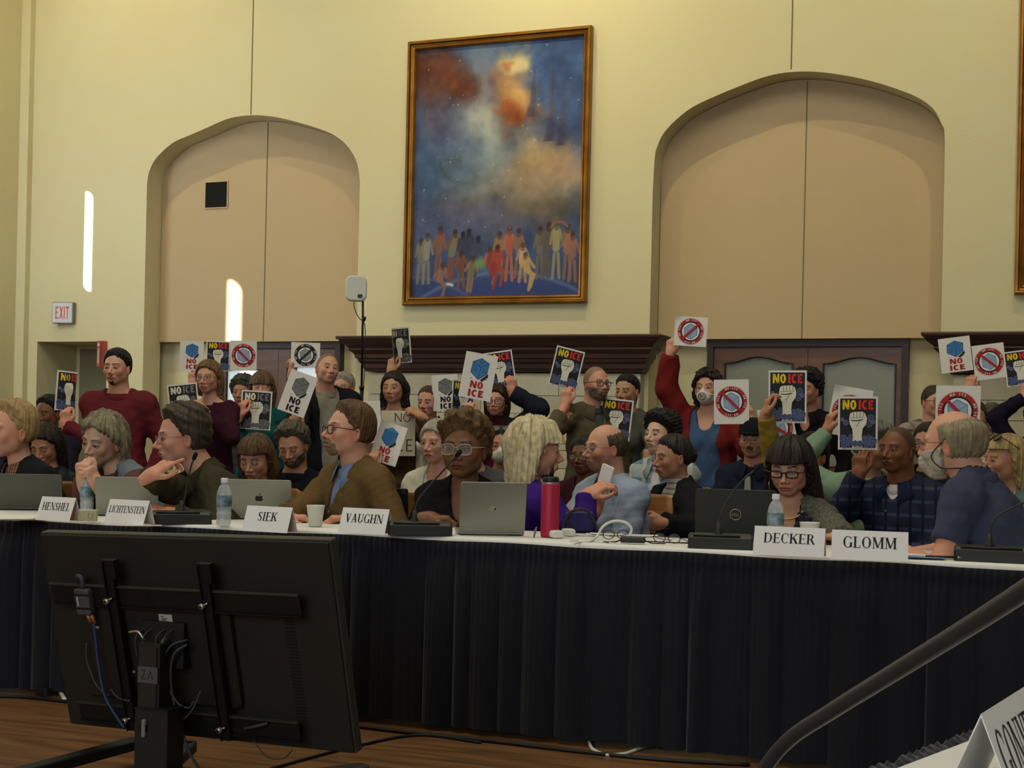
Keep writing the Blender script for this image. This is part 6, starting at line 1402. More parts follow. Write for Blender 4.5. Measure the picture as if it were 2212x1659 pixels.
# near microphone: thick dark gooseneck running diagonally close to the camera
root = empty('conference_microphone', atZ(1600, 1950, TH + .002), 'thick dark gooseneck of the near microphone crossing the lower right corner', 'microphone'); o0 = np.array(root.location)
pts = [atS(1596, 1900, 2500) , atS(1606, 1780, 2500), atS(1640, 1682, 2550), atS(1700, 1602, 2650), atS(1800, 1534, 2850), atS(1960, 1435, 3150), atS(2120, 1336, 3500), atS(2290, 1225, 3900)]
b = MB(); b.tube([p - o0 for p in spline(pts, 14)], .0062, mat('near_gooseneck', (44, 46, 50), .42, spec=.5), 16); b.build('gooseneck', root)
bp = pts[0] - o0; b = MB(); b.rbox((bp[0], bp[1], .022), (.12, .10, .04), .02, mic_m); b.tube([(bp[0], bp[1], .03), bp], .0075, mic_m, 12); b.build('base', root)

# ------------------------------------------------------------------ printed posters
P_W, P_H = .216, .279
inkn = mat('print_navy', (30, 30, 40), .7); inkk = mat('print_black', (34, 33, 33), .7); inky = mat('print_yellow', (238, 205, 28), .7); inkr = mat('print_red', (222, 52, 40), .7); inkc = mat('print_cream', (228, 224, 202), .7)
inkb = mat('print_blue', (62, 122, 178), .7); inkbd = mat('print_blue_line', (26, 54, 92), .7); inkl = mat('print_pale_blue', (112, 124, 166), .7); inkdr = mat('print_brick_red', (176, 38, 32), .7); inkg = mat('print_grey', (120, 120, 118), .7); inkgd = mat('print_grey_line', (58, 58, 58), .7); inkmb = mat('print_slate', (56, 62, 92), .7); inkw = mat('print_white', (226, 224, 220), .7); inkgl = mat('print_light_grey', (150, 150, 148), .7); inkib = mat('print_ice_blue', (150, 172, 200), .7); inkgm = mat('print_mid_grey', (84, 84, 84), .7)
sheet_m = mat('poster_paper', (226, 222, 212), .75); sheet_b = mat('poster_paper_warm', (206, 198, 172), .75)
class Art:
    def __init__(s, w, h): s.b = MB(); s.w = w; s.h = h; s.k = 0
    def lay(s): s.k += 1; return -.0008 - .00022 * s.k
    def poly(s, pts, m, y=None): y = y if y is not None else s.lay(); s.b.add([(p[0], y, p[1]) for p in pts], [tuple(range(len(pts)))], m)
    def quads(s, Q, m, y=None):
        y = y if y is not None else s.lay()
        for q in Q: s.b.add([(p[0], y, p[1]) for p in q], [(0, 1, 2, 3)], m)
    def grid(s, x0, z0, x1, z1, m, n=10):
        y = s.lay(); vs = [(x0 + (x1 - x0) * i / n, y, z0 + (z1 - z0) * j / n) for j in range(n + 1) for i in range(n + 1)]
        s.b.add(vs, [(j * (n + 1) + i, j * (n + 1) + i + 1, (j + 1) * (n + 1) + i + 1, (j + 1) * (n + 1) + i) for j in range(n) for i in range(n)], m)
    def line(s, pts, w, m, y=None, closed=False):
        y = y if y is not None else s.lay(); P = pts + ([pts[0]] if closed else [])
        for (x0, z0), (x1, z1) in zip(P, P[1:]):
            d = math.hypot(x1 - x0, z1 - z0) or 1; nx, nz = -(z1 - z0) / d * w / 2, (x1 - x0) / d * w / 2; ex, ez = (x1 - x0) / d * w * .3, (z1 - z0) / d * w * .3
            s.b.add([(x0 + nx - ex, y, z0 + nz - ez), (x1 + nx + ex, y, z1 + nz + ez), (x1 - nx + ex, y, z1 - nz + ez), (x0 - nx - ex, y, z0 - nz - ez)], [(0, 1, 2, 3)], m)
    def ring(s, cx, cz, r0, r1, m, n=40):
        y = s.lay()
        for i in range(n):
            a, c = 2 * math.pi * i / n, 2 * math.pi * (i + 1) / n; s.b.add([(cx + r0 * math.cos(a), y, cz + r0 * math.sin(a)), (cx + r1 * math.cos(a), y, cz + r1 * math.sin(a)), (cx + r1 * math.cos(c), y, cz + r1 * math.sin(c)), (cx + r0 * math.cos(c), y, cz + r0 * math.sin(c))], [(0, 1, 2, 3)], m)
    def text(s, t, cx, cz, h, w, m, tk=.24, tn=.2, rot=0.0):
        c_, s_ = math.cos(rot), math.sin(rot); s.quads([[(cx + u * c_ - v * s_, cz + u * s_ + v * c_) for u, v in q] for q in text_quads(t, h, w, tk, tn, False, .10)], m)
def cube_icon(A, cx, cz, r, rot, fill, edge, lw, inner=.0):
    a = [(cx + r * math.cos(math.radians(60 * k + 30 + rot)), cz + r * math.sin(math.radians(60 * k + 30 + rot))) for k in range(6)]
    if fill: A.poly(a, fill)
    A.line(a, lw, edge, closed=True); y = A.lay()
    for k in (0, 2, 4): A.line([(cx, cz), a[k]], lw * .8, edge, y)
    if inner:
        for k in (1, 3, 5): cx2, cz2 = (cx + a[k][0]) / 2, (cz + a[k][1]) / 2; A.line([(cx2 + r * .16 * math.cos(q), cz2 + r * .16 * math.sin(q)) for q in (0, 1.2, 2.4, 3.6, 4.8)], lw * .6, edge, y, closed=True)
def art_fist(bw=False):
    A = Art(P_W, P_H); bg = inkk if bw else inkn; hw, hh = P_W / 2 - .010, P_H / 2 - .011; A.grid(-hw, -hh, hw, hh, bg)
    A.text('NO', -.046, .096, .050, .076, inkc if bw else inky, .27, .22); A.text('ICE', .045, .096, .050, .082, inkg if bw else inkr, .27, .22)
    rg = random.Random(9); e1 = inkgl if bw else inkl; f1 = inkgd if bw else inkmb
    for cx, cz, r in ((.070, .030, .017), (.060, -.004, .018), (-.066, .002, .014), (.083, .006, .011), (-.084, .018, .010)): cube_icon(A, cx, cz, r, rg.uniform(-25, 25), None, e1, .003, 1)
    for cx in (-.080, -.056, -.034, .038, .062, .084): cube_icon(A, cx, -.086 + rg.uniform(-.012, .02), .021, rg.uniform(-30, 30), f1, e1, .0026, 1)
    A.poly([(-.030, -.128), (.028, -.128), (.022, -.07), (.026, -.030), (.036, -.018), (-.038, -.018), (-.030, -.030), (-.026, -.07)], inkc)
    A.poly([(-.030, -.028), (.028, -.028), (.046, -.004), (.050, .024), (.040, .050), (.026, .060), (-.028, .058), (-.042, .050), (-.048, .024), (-.044, -.006)], inkc)
    y = A.lay()
    for q in ([(-.024, .060), (-.022, .028)], [(-.006, .064), (-.005, .028)], [(.012, .066), (.012, .030)], [(.030, .058), (.030, .034)]): A.line(q, .0026, bg, y)
    A.line([(-.036, .014), (-.010, .012), (.026, .018)], .005, bg); A.line([(.012, .014), (-.002, -.010), (-.008, -.018)], .0026, bg); A.line([(-.044, .026), (.040, .030)], .0016, bg)
    for cx in (-.074, -.048, -.014, .012, .050, .078): cube_icon(A, cx, -.112 + rg.uniform(-.006, .008), .017, rg.uniform(-30, 30), f1, e1, .0024, 1)
    return A
def art_cube(bw=False):
    A = Art(P_W, P_H); fl, ed = (inkg, inkgd) if bw else (inkb, inkbd)
    A.poly([(.015, -.020), (.062, .024), (.066, .004), (.030, -.030)], inkk)
    a = [(-.054, .020), (-.050, .084), (.004, .110), (.058, .086), (.054, .022), (.002, -.018)]; A.poly(a, fl); A.line(a, .004, ed, closed=True); y = A.lay()
    c = (.006, .056)
    for k in (1, 3, 5): A.line([c, a[k]], .003, ed, y)
    for (x, z) in ((-.026, .038), (.030, .036), (.004, .084)): A.line([(x - .009, z - .008), (x - .004, z + .010), (x + .008, z + .008), (x + .010, z - .006)], .0022, ed, y, closed=True)
    A.line([(-.050, -.018), (-.040, -.016)], .003, ed); A.line([(.050, -.014), (.060, -.012)], .003, ed)
    A.text('NO', .0, -.052, .042, .088, inkk if bw else inkdr, .27, .24); A.text('ICE', .004, -.104, .042, .104, inkk if bw else inkdr, .27, .24); return A
def art_circle(bw=False, flip=False, w=P_W, h=P_H):
    A = Art(w, h); r = min(w, h) / 2 - .012; rc = inkk if bw else inkdr; A.ring(0, 0, 0, r + .006, mat('print_halo', (206, 204, 198), .7)); A.ring(0, 0, r * .78, r, rc); A.ring(0, 0, r * .68, r * .78, inkk if bw else inkn); A.ring(0, 0, 0, r * .68, inkw)
    a = [(r * .56 * math.cos(math.radians(60 * k + 34)), r * .60 * math.sin(math.radians(60 * k + 34))) for k in range(6)]; f_ = inkgl if bw else inkib; A.poly(a, f_); A.line(a, .003, inkgm if bw else inkmb, closed=True); y = A.lay()
    for k in (0, 2, 4): A.line([(0, 0), a[k]], .003, inkgm if bw else inkl, y)
    for t in range(4):
        for j, ch in enumerate('NO ICE'):
            if ch == ' ': continue
            an = math.radians(90 - 90 * t - (j - 2.5) * 9.5); q, wd = glyph(ch, .24, .2, False); R_ = r * .89; s_ = r * .13
            A.quads([[(R_ * math.cos(an) + ((u - wd / 2) * s_) * math.sin(an) + (v - .5) * s_ * math.cos(an), R_ * math.sin(an) - ((u - wd / 2) * s_) * math.cos(an) + (v - .5) * s_ * math.sin(an)) for u, v in p] for p in q], inkw)
    k = -1 if flip else 1; c_ = r * .56; A.line([(-c_ * k, c_), (c_ * k, -c_)], r * .17, rc); return A
def art_hand():
    A = Art(.24, .32); 
    def st(ch, cx, cz, h, w): A.quads([[(cx + u * 1, cz + v) for u, v in q] for q in text_quads(ch, h, w, .09, .08, False)], inkk)
    st('NO', .03, .112, .062, .12); A.ring(.024, .015, .010, .0135, inkk, 18); st('ICE', .035, -.085, .085, .14); A.line([(.02, -.026), (.032, -.024)], .004, inkk); return A
_arts = {}
def poster(kind, px, py, S, roll, yaw, label, bend=0.0, w=None, h=None, group=None, pitch=0.0, mirror=False, sheet=None, loc=None, fold=None, name='protest_poster'):
    key = (kind, w, h)
    mk = {'fist': lambda: art_fist(), 'fist_bw': lambda: art_fist(True), 'cube': lambda: art_cube(), 'cube_bw': lambda: art_cube(True), 'circle': lambda: art_circle(False, False, w or P_W, h or P_H), 'circle_flip': lambda: art_circle(False, True, w or P_W, h or P_H), 'circle_bw': lambda: art_circle(True, True, w or P_W, h or P_H), 'hand': art_hand}
    if key not in _arts: _arts[key] = mk[kind]()
    A = _arts[key]; W_, H_ = w or A.w, h or A.h; kx = W_ / A.w; kz = H_ / A.h
    C_ = atS(px, py, S) if loc is None else np.asarray(loc); rl = math.radians(roll)
    root = empty(name, C_, label, 'poster', group); tc = CAM - C_; tc[2] = 0; tc /= np.linalg.norm(tc)
    a = math.atan2(tc[0], -tc[1]) + math.radians(yaw)
    root.rotation_euler = (Matrix.Rotation(a, 3, 'Z') @ Matrix.Rotation(math.radians(pitch), 3, 'X') @ Matrix.Rotation(rl + ROLL, 3, 'Y')).to_euler()
    s_ = MB(); n = 12; vs = [(-W_ / 2 + W_ * i / n, 0, -H_ / 2 + H_ * j / n) for j in range(n + 1) for i in range(n + 1)]; fs = [(j * (n + 1) + i, j * (n + 1) + i + 1, (j + 1) * (n + 1) + i + 1, (j + 1) * (n + 1) + i) for j in range(n) for i in range(n)]
    s_.add([(x, -.0006, z) for x, _, z in vs], fs, sheet or sheet_m, True); s_.add([(x, .0006, z) for x, _, z in vs], [tuple(reversed(f)) for f in fs], sheet or sheet_m, True)
    def be(p):
        y = p[1] - bend * ((p[0] / (W_ / 2)) ** 2) * .5 * W_
        if fold: 
            u = (p[0] * fold[0] + p[2] * fold[1]) - fold[2]
            if u > 0: y -= u * u * fold[3]
        return (p[0], y, p[2])
    s_.v = [be(p) for p in s_.v]; s_.build('sheet', root)
    ab = MB(); ab.mats = A.b.mats; ab.f = A.b.f; ab.mi = A.b.mi; ab.smooth = A.b.smooth; ab.v = [be((p[0] * kx, p[1], p[2] * kz)) for p in A.b.v]; ab.build('print', root); return root
PS = 'protest posters in the crowd'
poster('fist', 152, 846, 312, 4, -52, 'colour fist poster turned almost edge-on beside the dark red sweatshirt', bend=.35, group=PS)
poster('fist_bw', 397, 872, 311, -8, -18, 'black and white fist poster leaning beside the brown bob', group=PS, fold=(.95, 0, .07, 6))
poster('fist_bw', 553, 886, 302, 1, 0, 'black and white fist poster covering the mouth of the teal top wearer', group=PS)
poster('cube_bw', 643, 850, 317, 17, 0, 'black and white ice cube poster tilted left below the blazer', group=PS, w=.19, h=.29)
poster('circle_bw', 660, 767, 286, -1, 0, 'black and white crossed circle poster raised beside the cropped head', group=PS, w=.216, h=.19)
poster('fist_bw', 861, 747, 279, -10, 50, 'black and white fist poster held high in front of the mantel, edge turned', group=PS, bend=.3)
poster('cube_bw', 962, 848, 286, -6, 12, 'black and white ice cube poster in front of the stone surround', group=PS, w=.20, h=.27)
poster('fist', 1000, 862, 288, 2, 40, 'colour fist poster mostly hidden behind the large cube poster', group=PS)
poster('cube', 1033, 813, 368, 8, 0, 'blue ice cube poster with red letters held high above the auburn curls', group=PS, w=.19, h=.27)
poster('fist', 1080, 799, 288, -11, 0, 'colour fist poster partly behind the blue cube poster, raised in the left hand', group=PS)
poster('fist', 1224, 795, 318, 11, 12, 'colour fist poster tilted left beside the head with shaved scalp', group=PS, w=.20, h=.27)
poster('fist', 1330, 906, 318, 4, 0, 'colour fist poster in front of the black ponytail', group=PS)
poster('hand', 860, 936, 306, -2, 0, 'hand-lettered poster partly covered by a blue cube poster', group=None, sheet=sheet_b, w=.24, h=.32)
poster('cube', 836, 957, 326, 16, 16, 'curved blue ice cube poster with red letters low in front of the brown sweater', bend=.35, group=PS, w=.19, h=.27)
poster('cube', 788, 912, 327, -6, 0, 'blue ice cube poster mostly hidden behind the brown quarter-zip sweater', group=PS)
poster('circle_flip', 1492, 716, 326, 2, -8, 'red crossed circle paper held highest, at the end of the outstretched red sleeve', group=PS, w=.216, h=.195, fold=(-.7, .7, .10, 8))
poster('circle', 1580, 868, 345, -3, 0, 'red crossed circle poster held in front of the blue tee', group=PS)
poster('fist', 1701, 857, 382, -2, 0, 'colour fist poster held at the mustard sleeve', group=PS, w=.212, h=.298)
poster('circle', 1680, 925, 336, -14, 0, 'red crossed circle poster glimpsed below the mustard-held fist poster', group=PS)
poster('circle', 1835, 890, 384, 8, 0, 'red crossed circle poster half covered by the fist poster in the mint sleeve hand', group=PS, fold=(-.5, .8, .11, 6))
poster('fist', 1853, 914, 436, -2, 0, 'colour fist poster held by the navy check shirt', group=PS, w=.190, h=.264)
poster('circle', 2069, 888, 392, -1, 0, 'large red crossed circle poster rising behind the white-bearded head', group=PS, w=.235, h=.28)
# two rows of three papers fixed edge to edge
def banner(label, items, S):
    pass
for (k, x, y, S, r, lab) in (('cube', 414, 768, 262, -1, 'blue cube paper, left of the row of three at the left niche'), ('fist', 471, 769, 262, -1, 'colour fist paper, middle of the row of three at the left niche'), ('circle', 526, 768, 262, -2, 'red crossed circle paper, right of the row of three at the left niche')):
    poster(k, x, y, S, r, 0, lab, w=.190 if k != 'circle' else .215, h=.245, group='row of three papers at the left')
for (k, x, y, S, r, lab) in (('cube', 2064, 766, 278, -9, 'blue cube paper, left of the row of three at upper right'), ('circle', 2137, 781, 280, -9, 'red crossed circle paper, middle of the row of three at upper right'), ('fist', 2204, 795, 282, -9, 'colour fist paper cut by the right edge of the view')):
    poster(k, x, y, S, r, 0, lab, w=.235 if k != 'fist' else .22, h=.27, group='row of three papers at the right')

# ------------------------------------------------------------------ display on its stand, seen from behind
blk = mat('display_back', (36, 35, 30), .55, spec=.35, bump=(300, .2, .002)); blk2 = mat('display_bezel', (52, 52, 44), .5); blk3 = mat('bracket_black', (12, 12, 12), .5); brass = mat('bright_screw', (206, 200, 180), .3, metal=.8)
TC = np.array([-2.498, 3.682, .485]); tw_, th_ = 1.12, .663
tvr = empty('display_screen', (TC[0], TC[1], 0), 'large flat display on a rolling stand, seen from behind', 'display')
RT = (Matrix.Rotation(-.069, 3, 'Z') @ Matrix.Rotation(.214, 3, 'X') @ Matrix.Rotation(-.029, 3, 'Y'))
pan = obj('panel_pivot', None, tvr) if False else None
def TV(p): return np.array([0, 0, TC[2]]) + np.array(RT @ Vector((float(p[0]), float(p[1]), float(p[2]))))
def tvpart(name, b, parent): b.v = [tuple(TV(p)) for p in b.v]; return b.build(name, parent)
b = MB(); b.rbox((0, .022, 0), (tw_, .035, th_), .006, blk2, axis=1); b.rbox((0, .002, 0), (tw_ - .012, .012, th_ - .012), .006, blk, axis=1); pn_ = tvpart('panel', b, tvr)
b = MB(); b.rbox((0, .0405, 0), (tw_ - .03, .002, th_ - .03), .004, mat('screen_glass', (0, 0, 0)), axis=1); tvpart('screen', b, pn_)
b = MB(); b.rbox((-.13, -.012, -.03), (.62, .035, .36), .02, mat('display_hump', (30, 27, 22), .6), axis=1); tvpart('rear_housing', b, pn_)
vm = mat('vent_slots', (10, 10, 10), .8); b = MB()
for i in range(34): b.box((.385 + (i % 1), -.0055, .11 - i * .0105), (.035, .002, .004), vm)
tvpart('vent_slots', b, pn_)
for (x0, x1, z0, z1) in ((-.50, .46, .11, .175), (-.46, .40, -.285, -.225)):
    b = MB(); b.box(((x0 + x1) / 2, -.042, (z0 + z1) / 2), (x1 - x0, .006, z1 - z0), blk3); b.box(((x0 + x1) / 2, -.047, z1), (x1 - x0, .014, .005), blk2); b.box(((x0 + x1) / 2, -.047, z0), (x1 - x0, .014, .005), blk3)
    for i in range(9): b.box((x0 + .05 + i * (x1 - x0 - .1) / 8, -.0455, (z0 + z1) / 2 + .012 * ((i % 2) * 2 - 1)), (.05, .002, .006), vm)
    tvpart('cross_rail', b, tvr)
for x in (-.235, .135):
    b = MB(); b.box((x, -.053, -.02), (.032, .02, .56), blk3); b.box((x - .014, -.065, -.02), (.004, .012, .56), blk3); br_ = tvpart('bracket_arm', b, tvr)
    b = MB(); b.box((x + .004, -.052, .235), (.05, .024, .06), blk3); tvpart('hook', b, br_)
    for z in (.135, -.262):
        b = MB(); b.tube([(x - .012, -.066, z), (x - .012, -.082, z)], .009, brass, 10); b.tube([(x - .012, -.080, z), (x - .012, -.086, z + .002)], .0045, blk3, 8); b.tube([(x - .004, -.074, z + .004), (x + .014, -.08, z + .012)], .003, brass, 6); tvpart('screw', b, br_)
# labels and ports
b = MB(); lw_ = mat('rating_label', (176, 172, 160), .6); b.box((-.06, -.031, .075), (.052, .002, .024), lw_); lo_ = tvpart('rating_label', b, tvr)
b = MB(); 
for k, (zz, ww) in enumerate(((.080, .022), (.073, .036), (.068, .03))): b.box((-.065 - (.036 - ww) / 2 + 0, -.0325, zz), (ww * .6, .0006, .0022), ink)
tvpart('label_print', b, lo_)
b = MB()
for (x, z) in ((-.345, .03), (-.275, .055), (-.272, .030), (-.272, .008), (-.268, -.02), (-.255, -.125), (-.235, -.125), (-.225, -.112)): b.box((x, -.031, z), (.018, .002, .008), lw_)
tvpart('port_labels', b, tvr)
b = MB(); b.rbox((-.355, -.058, .125), (.058, .024, .085), .008, mat('adapter_grey', (74, 76, 78), .5), axis=1); ad = tvpart('signal_adapter', b, tvr)
b = MB(); b.box((-.355, -.0715, .150), (.060, .003, .005), vm); b.box((-.355, -.0715, .105), (.060, .003, .005), vm); b.box((-.37, -.0712, .128), (.006, .002, .03), lw_); tvpart('adapter_strap', b, ad)
b = MB(); cop = mat('connector_copper', (150, 96, 70), .4, metal=.4)
for x in (-.350, -.334): b.tube([(x, -.058, .082), (x + .004, -.056, .062), (x + .006, -.05, .048)], [.007, .0065, .005], cop, 8)
tvpart('connector', b, ad)
cbm = mat('grey_cable', (58, 60, 64), .5); cbb = mat('blue_cable', (46, 62, 104), .5)
def tvcable(pts, r, m): b = MB(); b.tube(spline([np.array(p, float) for p in pts], 8), r, m, 8); return tvpart('cable', b, tvr)
tvcable([(-.385, -.03, .185), (-.375, -.05, .205), (-.355, -.055, .20), (-.352, -.056, .17)], .008, cbm)
tvcable([(-.336, -.052, .05), (-.335, -.055, .00), (-.335, -.06, -.08), (-.315, -.075, -.18), (-.27, -.085, -.245), (-.24, -.09, -.28)], .0045, cbb)
tvcable([(-.385, -.045, -.02), (-.39, -.05, -.08), (-.36, -.055, -.16), (-.31, -.06, -.19)], .0035, cbm)
tvcable([(-.30, -.06, -.165), (-.27, -.065, -.19), (-.22, -.07, -.195)], .0035, cbm)
tvcable([(.04, -.06, .02), (-.0, -.09, .01), (-.035, -.095, -.04), (-.035, -.095, -.12), (-.005, -.095, -.175), (.03, -.09, -.19), (.05, -.085, -.17)], .0035, cbm)
tvcable([(.07, -.07, -.14), (.04, -.09, -.20), (-.01, -.10, -.24), (-.06, -.10, -.27)], .0035, cbm)
tvcable([(.035, -.06, .005), (-.0, -.085, -.02), (-.022, -.09, -.09), (-.02, -.095, -.18), (.0, -.10, -.26), (.03, -.11, -.34), (.08, -.10, -.42), (.14, -.08, -.47)], .0045, cbm)
b = MB(); b.tube([tuple(p) for p in spline([np.array([-.17, -.08, .04]), np.array([-.13, -.085, .045]), np.array([-.11, -.085, .02])], 5)], .004, brass, 6); tvpart('wire_clip', b, tvr); b = MB(); b.tube([(-.03, -.08, .03), (-.045, -.085, .01)], .005, brass, 6); tvpart('wire_clip', b, tvr)
for dx_ in (-.125, -.095, -.045, -.015): tvcable([(dx_, -.04, .05), (dx_ - .015, -.085, .03), (dx_ - .02, -.09, -.04)], .0028, cbm)
tvcable([(.20, -.05, -.26), (.25, -.06, -.245), (.29, -.05, -.235)], .005, cbm); tvcable([(.22, -.04, -.30), (.27, -.05, -.345), (.33, -.05, -.345), (.36, -.04, -.32)], .0022, cbm)
# stand: column, lower sleeve with a latch, legs
def wl(px, py, Y): p = atY(px, py, Y); return np.array([p[0] - TC[0], p[1] - TC[1], p[2]])
ys = 3.56; colm = mat('column_steel', (30, 29, 26), .5, spec=.4)
c0 = wl(322, 1400, ys); c1 = wl(330, 1640, ys); b = MB(); 
b.box((c0[0], ys - TC[1] + .03, .355), (.078, .055, .25), colm); b.box((c0[0], ys - TC[1] + .0, .365), (.058, .004, .21), mat('column_face', (38, 33, 28), .5)); b.build('upper_column', tvr)
b = MB(); b.box((c1[0], ys - TC[1] + .03, .145), (.118, .085, .27), colm); b.box((c1[0], ys - TC[1] + .03, .283), (.124, .09, .006), blk3); lc_ = b.build('lower_column', tvr)
b = MB(); b.rbox((c1[0] - .022, ys - TC[1] - .018, .225), (.013, .012, .055), .005, mat('latch_plastic', (120, 124, 118), .4), axis=1); b.box((c1[0] - .028, ys - TC[1] - .016, .225), (.03, .008, .02), blk3); b.build('latch', lc_)
b = MB(); b.box((c0[0] + .0, ys - TC[1] - .0035, .385), (.072, .002, .05), mat('duct_tape', (78, 78, 74), .6)); tp = b.build('tape_patch', tvr)
b = MB()
for L_ in ([(-.022, .445), (-.010, .448), (-.014, .432), (-.022, .420), (-.006, .420)], [(.002, .420), (.010, .446), (.018, .420)]): b.tube([(c0[0] + u, ys - TC[1] - .0048, v - .047) for u, v in L_], .0014, blk3, 5)
b.build('tape_scrawl', tp)
b = MB(); b.box((c0[0], ys - TC[1] + .10, .47), (.16, .07, .14), blk3); b.build('tilt_mount', tvr)
def leg_bar(p0, p1, wheel=True):
    a_ = np.array(p0) - [TC[0], TC[1], 0]; e_ = np.array(p1) - [TC[0], TC[1], 0]; d_ = e_ - a_; L_ = float(np.linalg.norm(d_)); an = math.atan2(d_[1], d_[0]); b = MB()
    b.rbox(((a_ + e_) / 2), (L_, .055, .035), .012, colm, rot=Matrix.Rotation(an, 3, 'Z')); lg = b.build('leg', tvr)
    if wheel: b = MB(); b.tube([e_ + [-.012, 0, -.045], e_ + [.012, 0, -.045]], .022, blk3, 14); b.build('caster', lg)
jl = atZ(296, 1604, .075); jr = atZ(420, 1614, .075); cb_ = np.array([c1[0] + TC[0], ys + .03, .075])
leg_bar(jl, atZ(30, 1676, .075)); leg_bar(jl, jr, False); leg_bar(jr + [-.02, 0, 0], cb_, False); leg_bar(atZ(560, 1690, .075), atZ(792, 1662, .075)); leg_bar(cb_, atZ(575, 1692, .075), False); leg_bar(jl + [.02, 0, 0], cb_, False)

# ------------------------------------------------------------------ exit sign, alarm sign, grille, antenna, note
exg = mat('exit_box_grey', (128, 132, 130), .4, metal=.3); exw = mat('exit_face', (204, 204, 206), .5); exr = mat('exit_letters', (202, 112, 106), .6)
P = atY(146, 677, YW); root = empty('exit_sign', P + [0, -.09, -.12], 'white EXIT sign box with pale red letters high on the left wall', 'exit sign', rz=math.radians(12)); b = MB(); b.rbox((0, .045, .12), (.245, .075, .235), .012, exg, axis=1); b.build('housing', root); b = MB(); b.box((0, .004, .12), (.225, .006, .215), exw); fo = b.build('face_plate', root); b = MB()
for q in text_quads('EXIT', .135, .165, .2, .14, False, .1): b.add([(u, .0006, .12 + v) for u, v in q], [(0, 1, 2, 3)], exr)
b.build('lettering', fo)
b = MB(); b.box((0, .10, .12), (.06, .05, .06), exg); b.build('wall_mount', root)
P = atY(231, 765, YW); root = empty('alarm_sign', P + [0, -.002, -.14], 'narrow red and white safety sign projecting beside the left passage', 'sign', rz=math.radians(-32)); b = MB(); b.box((0, -.045, .14), (.012, .085, .28), mat('sign_red', (178, 84, 72), .5)); b.box((-.0065, -.045, .16), (.001, .07, .10), mat('sign_white', (210, 200, 190), .6)); b.rbox((0, -.092, .14), (.085, .006, .28), .006, mat('sign_red', (0, 0, 0)), axis=1); b.build('plate', root); b = MB(); b.box((0, -.0955, .115), (.028, .001, .16), exw); b.box((0, -.0955, .238), (.06, .001, .03), exw); b.build('symbol_panel', root)
P = atY(468, 421, YW + .27); root = empty('wall_grille', P, 'square black grille in the fabric panel of the left niche', 'grille'); b = MB(); 
s_ = .135
for (cx, cz, w_, h_) in ((0, s_ + .006, 2 * s_ + .024, .012), (0, -s_ - .006, 2 * s_ + .024, .012), (-s_ - .006, 0, .012, 2 * s_), (s_ + .006, 0, .012, 2 * s_)): b.box((cx, -.006, cz), (w_, .012, h_), fabric)
b.build('rim', root); b = MB(); b.box((0, -.003, 0), (2 * s_, .004, 2 * s_), mat('grille_black', (8, 8, 8), .9))
for i in range(18): b.box((0, -.0055, -s_ + .0075 + i * .0155), (2 * s_, .003, .004), mat('grille_bar', (16, 16, 16), .7))
b.build('mesh', root)
# antenna box on a tall pole
Sg = 272; kk = 300 / 272; P = atS(783, 760, Sg); root = empty('antenna_stand', (P[0], P[1], 0), 'white rounded wireless box on a tall black pole before the mantel', 'antenna', rz=toCamYaw(P)); xz = lambda x, y: np.array([(x - 783) / Sg, 0, atS(x, y, Sg)[2]])
ztop = atS(779, 650, Sg)[2]; b = MB(); b.tube([(0, 0, .02), (0, 0, 1.5)], .014, blk3, 12); b.tube([(0, 0, 1.48), (-.004, 0, ztop - .1), (-.006, 0, ztop)], .009, blk3, 10); pl_ = b.build('pole', root)
b = MB(); b.tube([(0, 0, 1.5), (0, 0, 1.53)], .02, blk3, 12); b.build('clamp', pl_); b = MB(); b.tube([(0, 0, ztop - .155), (.006, -.02, ztop - .15), (.012, -.03, ztop - .13)], .014, blk3, 8); b.build('clamp', pl_)
b = MB(); b.rbox((-.055 * kk, -.02, ztop + .085 * kk), (.155 * kk, .055, .185 * kk), .052, mat('antenna_white', (206, 206, 194), .5), axis=1, seg=6); ab_ = b.build('antenna_box', root); b = MB(); b.rbox((-.026 * kk, -.05, ztop + .03 * kk), (.034 * kk, .004, .026 * kk), .004, mat('badge_dark', (52, 52, 48), .4), axis=1); b.build('badge', ab_)
b = MB(); b.tube(spline([np.array(q) for q in ((-.075, 0, ztop), (-.075, 0, ztop - .04), (-.055, 0, ztop - .10), (-.03, -.01, ztop - .14), (.014, -.02, ztop - .2), (.022, -.01, ztop - .45), (.012, 0, ztop - .8), (.02, 0, 1.0))], 6), .004, blk3, 6); b.build('cable', root)
for k in range(3):
    a = 2 * math.pi * k / 3 + .4; b = MB(); b.tube([(0, 0, .62), (.30 * math.cos(a), .30 * math.sin(a), .012)], .010, blk3, 8); b.tube([(0, 0, .25), (.19 * math.cos(a), .19 * math.sin(a), .24)], .006, blk3, 6); b.build('leg', root)
P = atY(810, 870, YW - .16); root = empty('notice', P, 'small pale paper notice on the stone beside the left end of the mantel', 'notice'); b = MB(); b.box((0, -.0, 0), (.12, .002, .10), mat('notice_paper', (186, 190, 176), .7)); b.build('sheet', root); b = MB()
for i in range(4): b.box((-.01, -.0014, .028 - i * .017), (.07, .0006, .004), inkgl)
b.build('print', root)

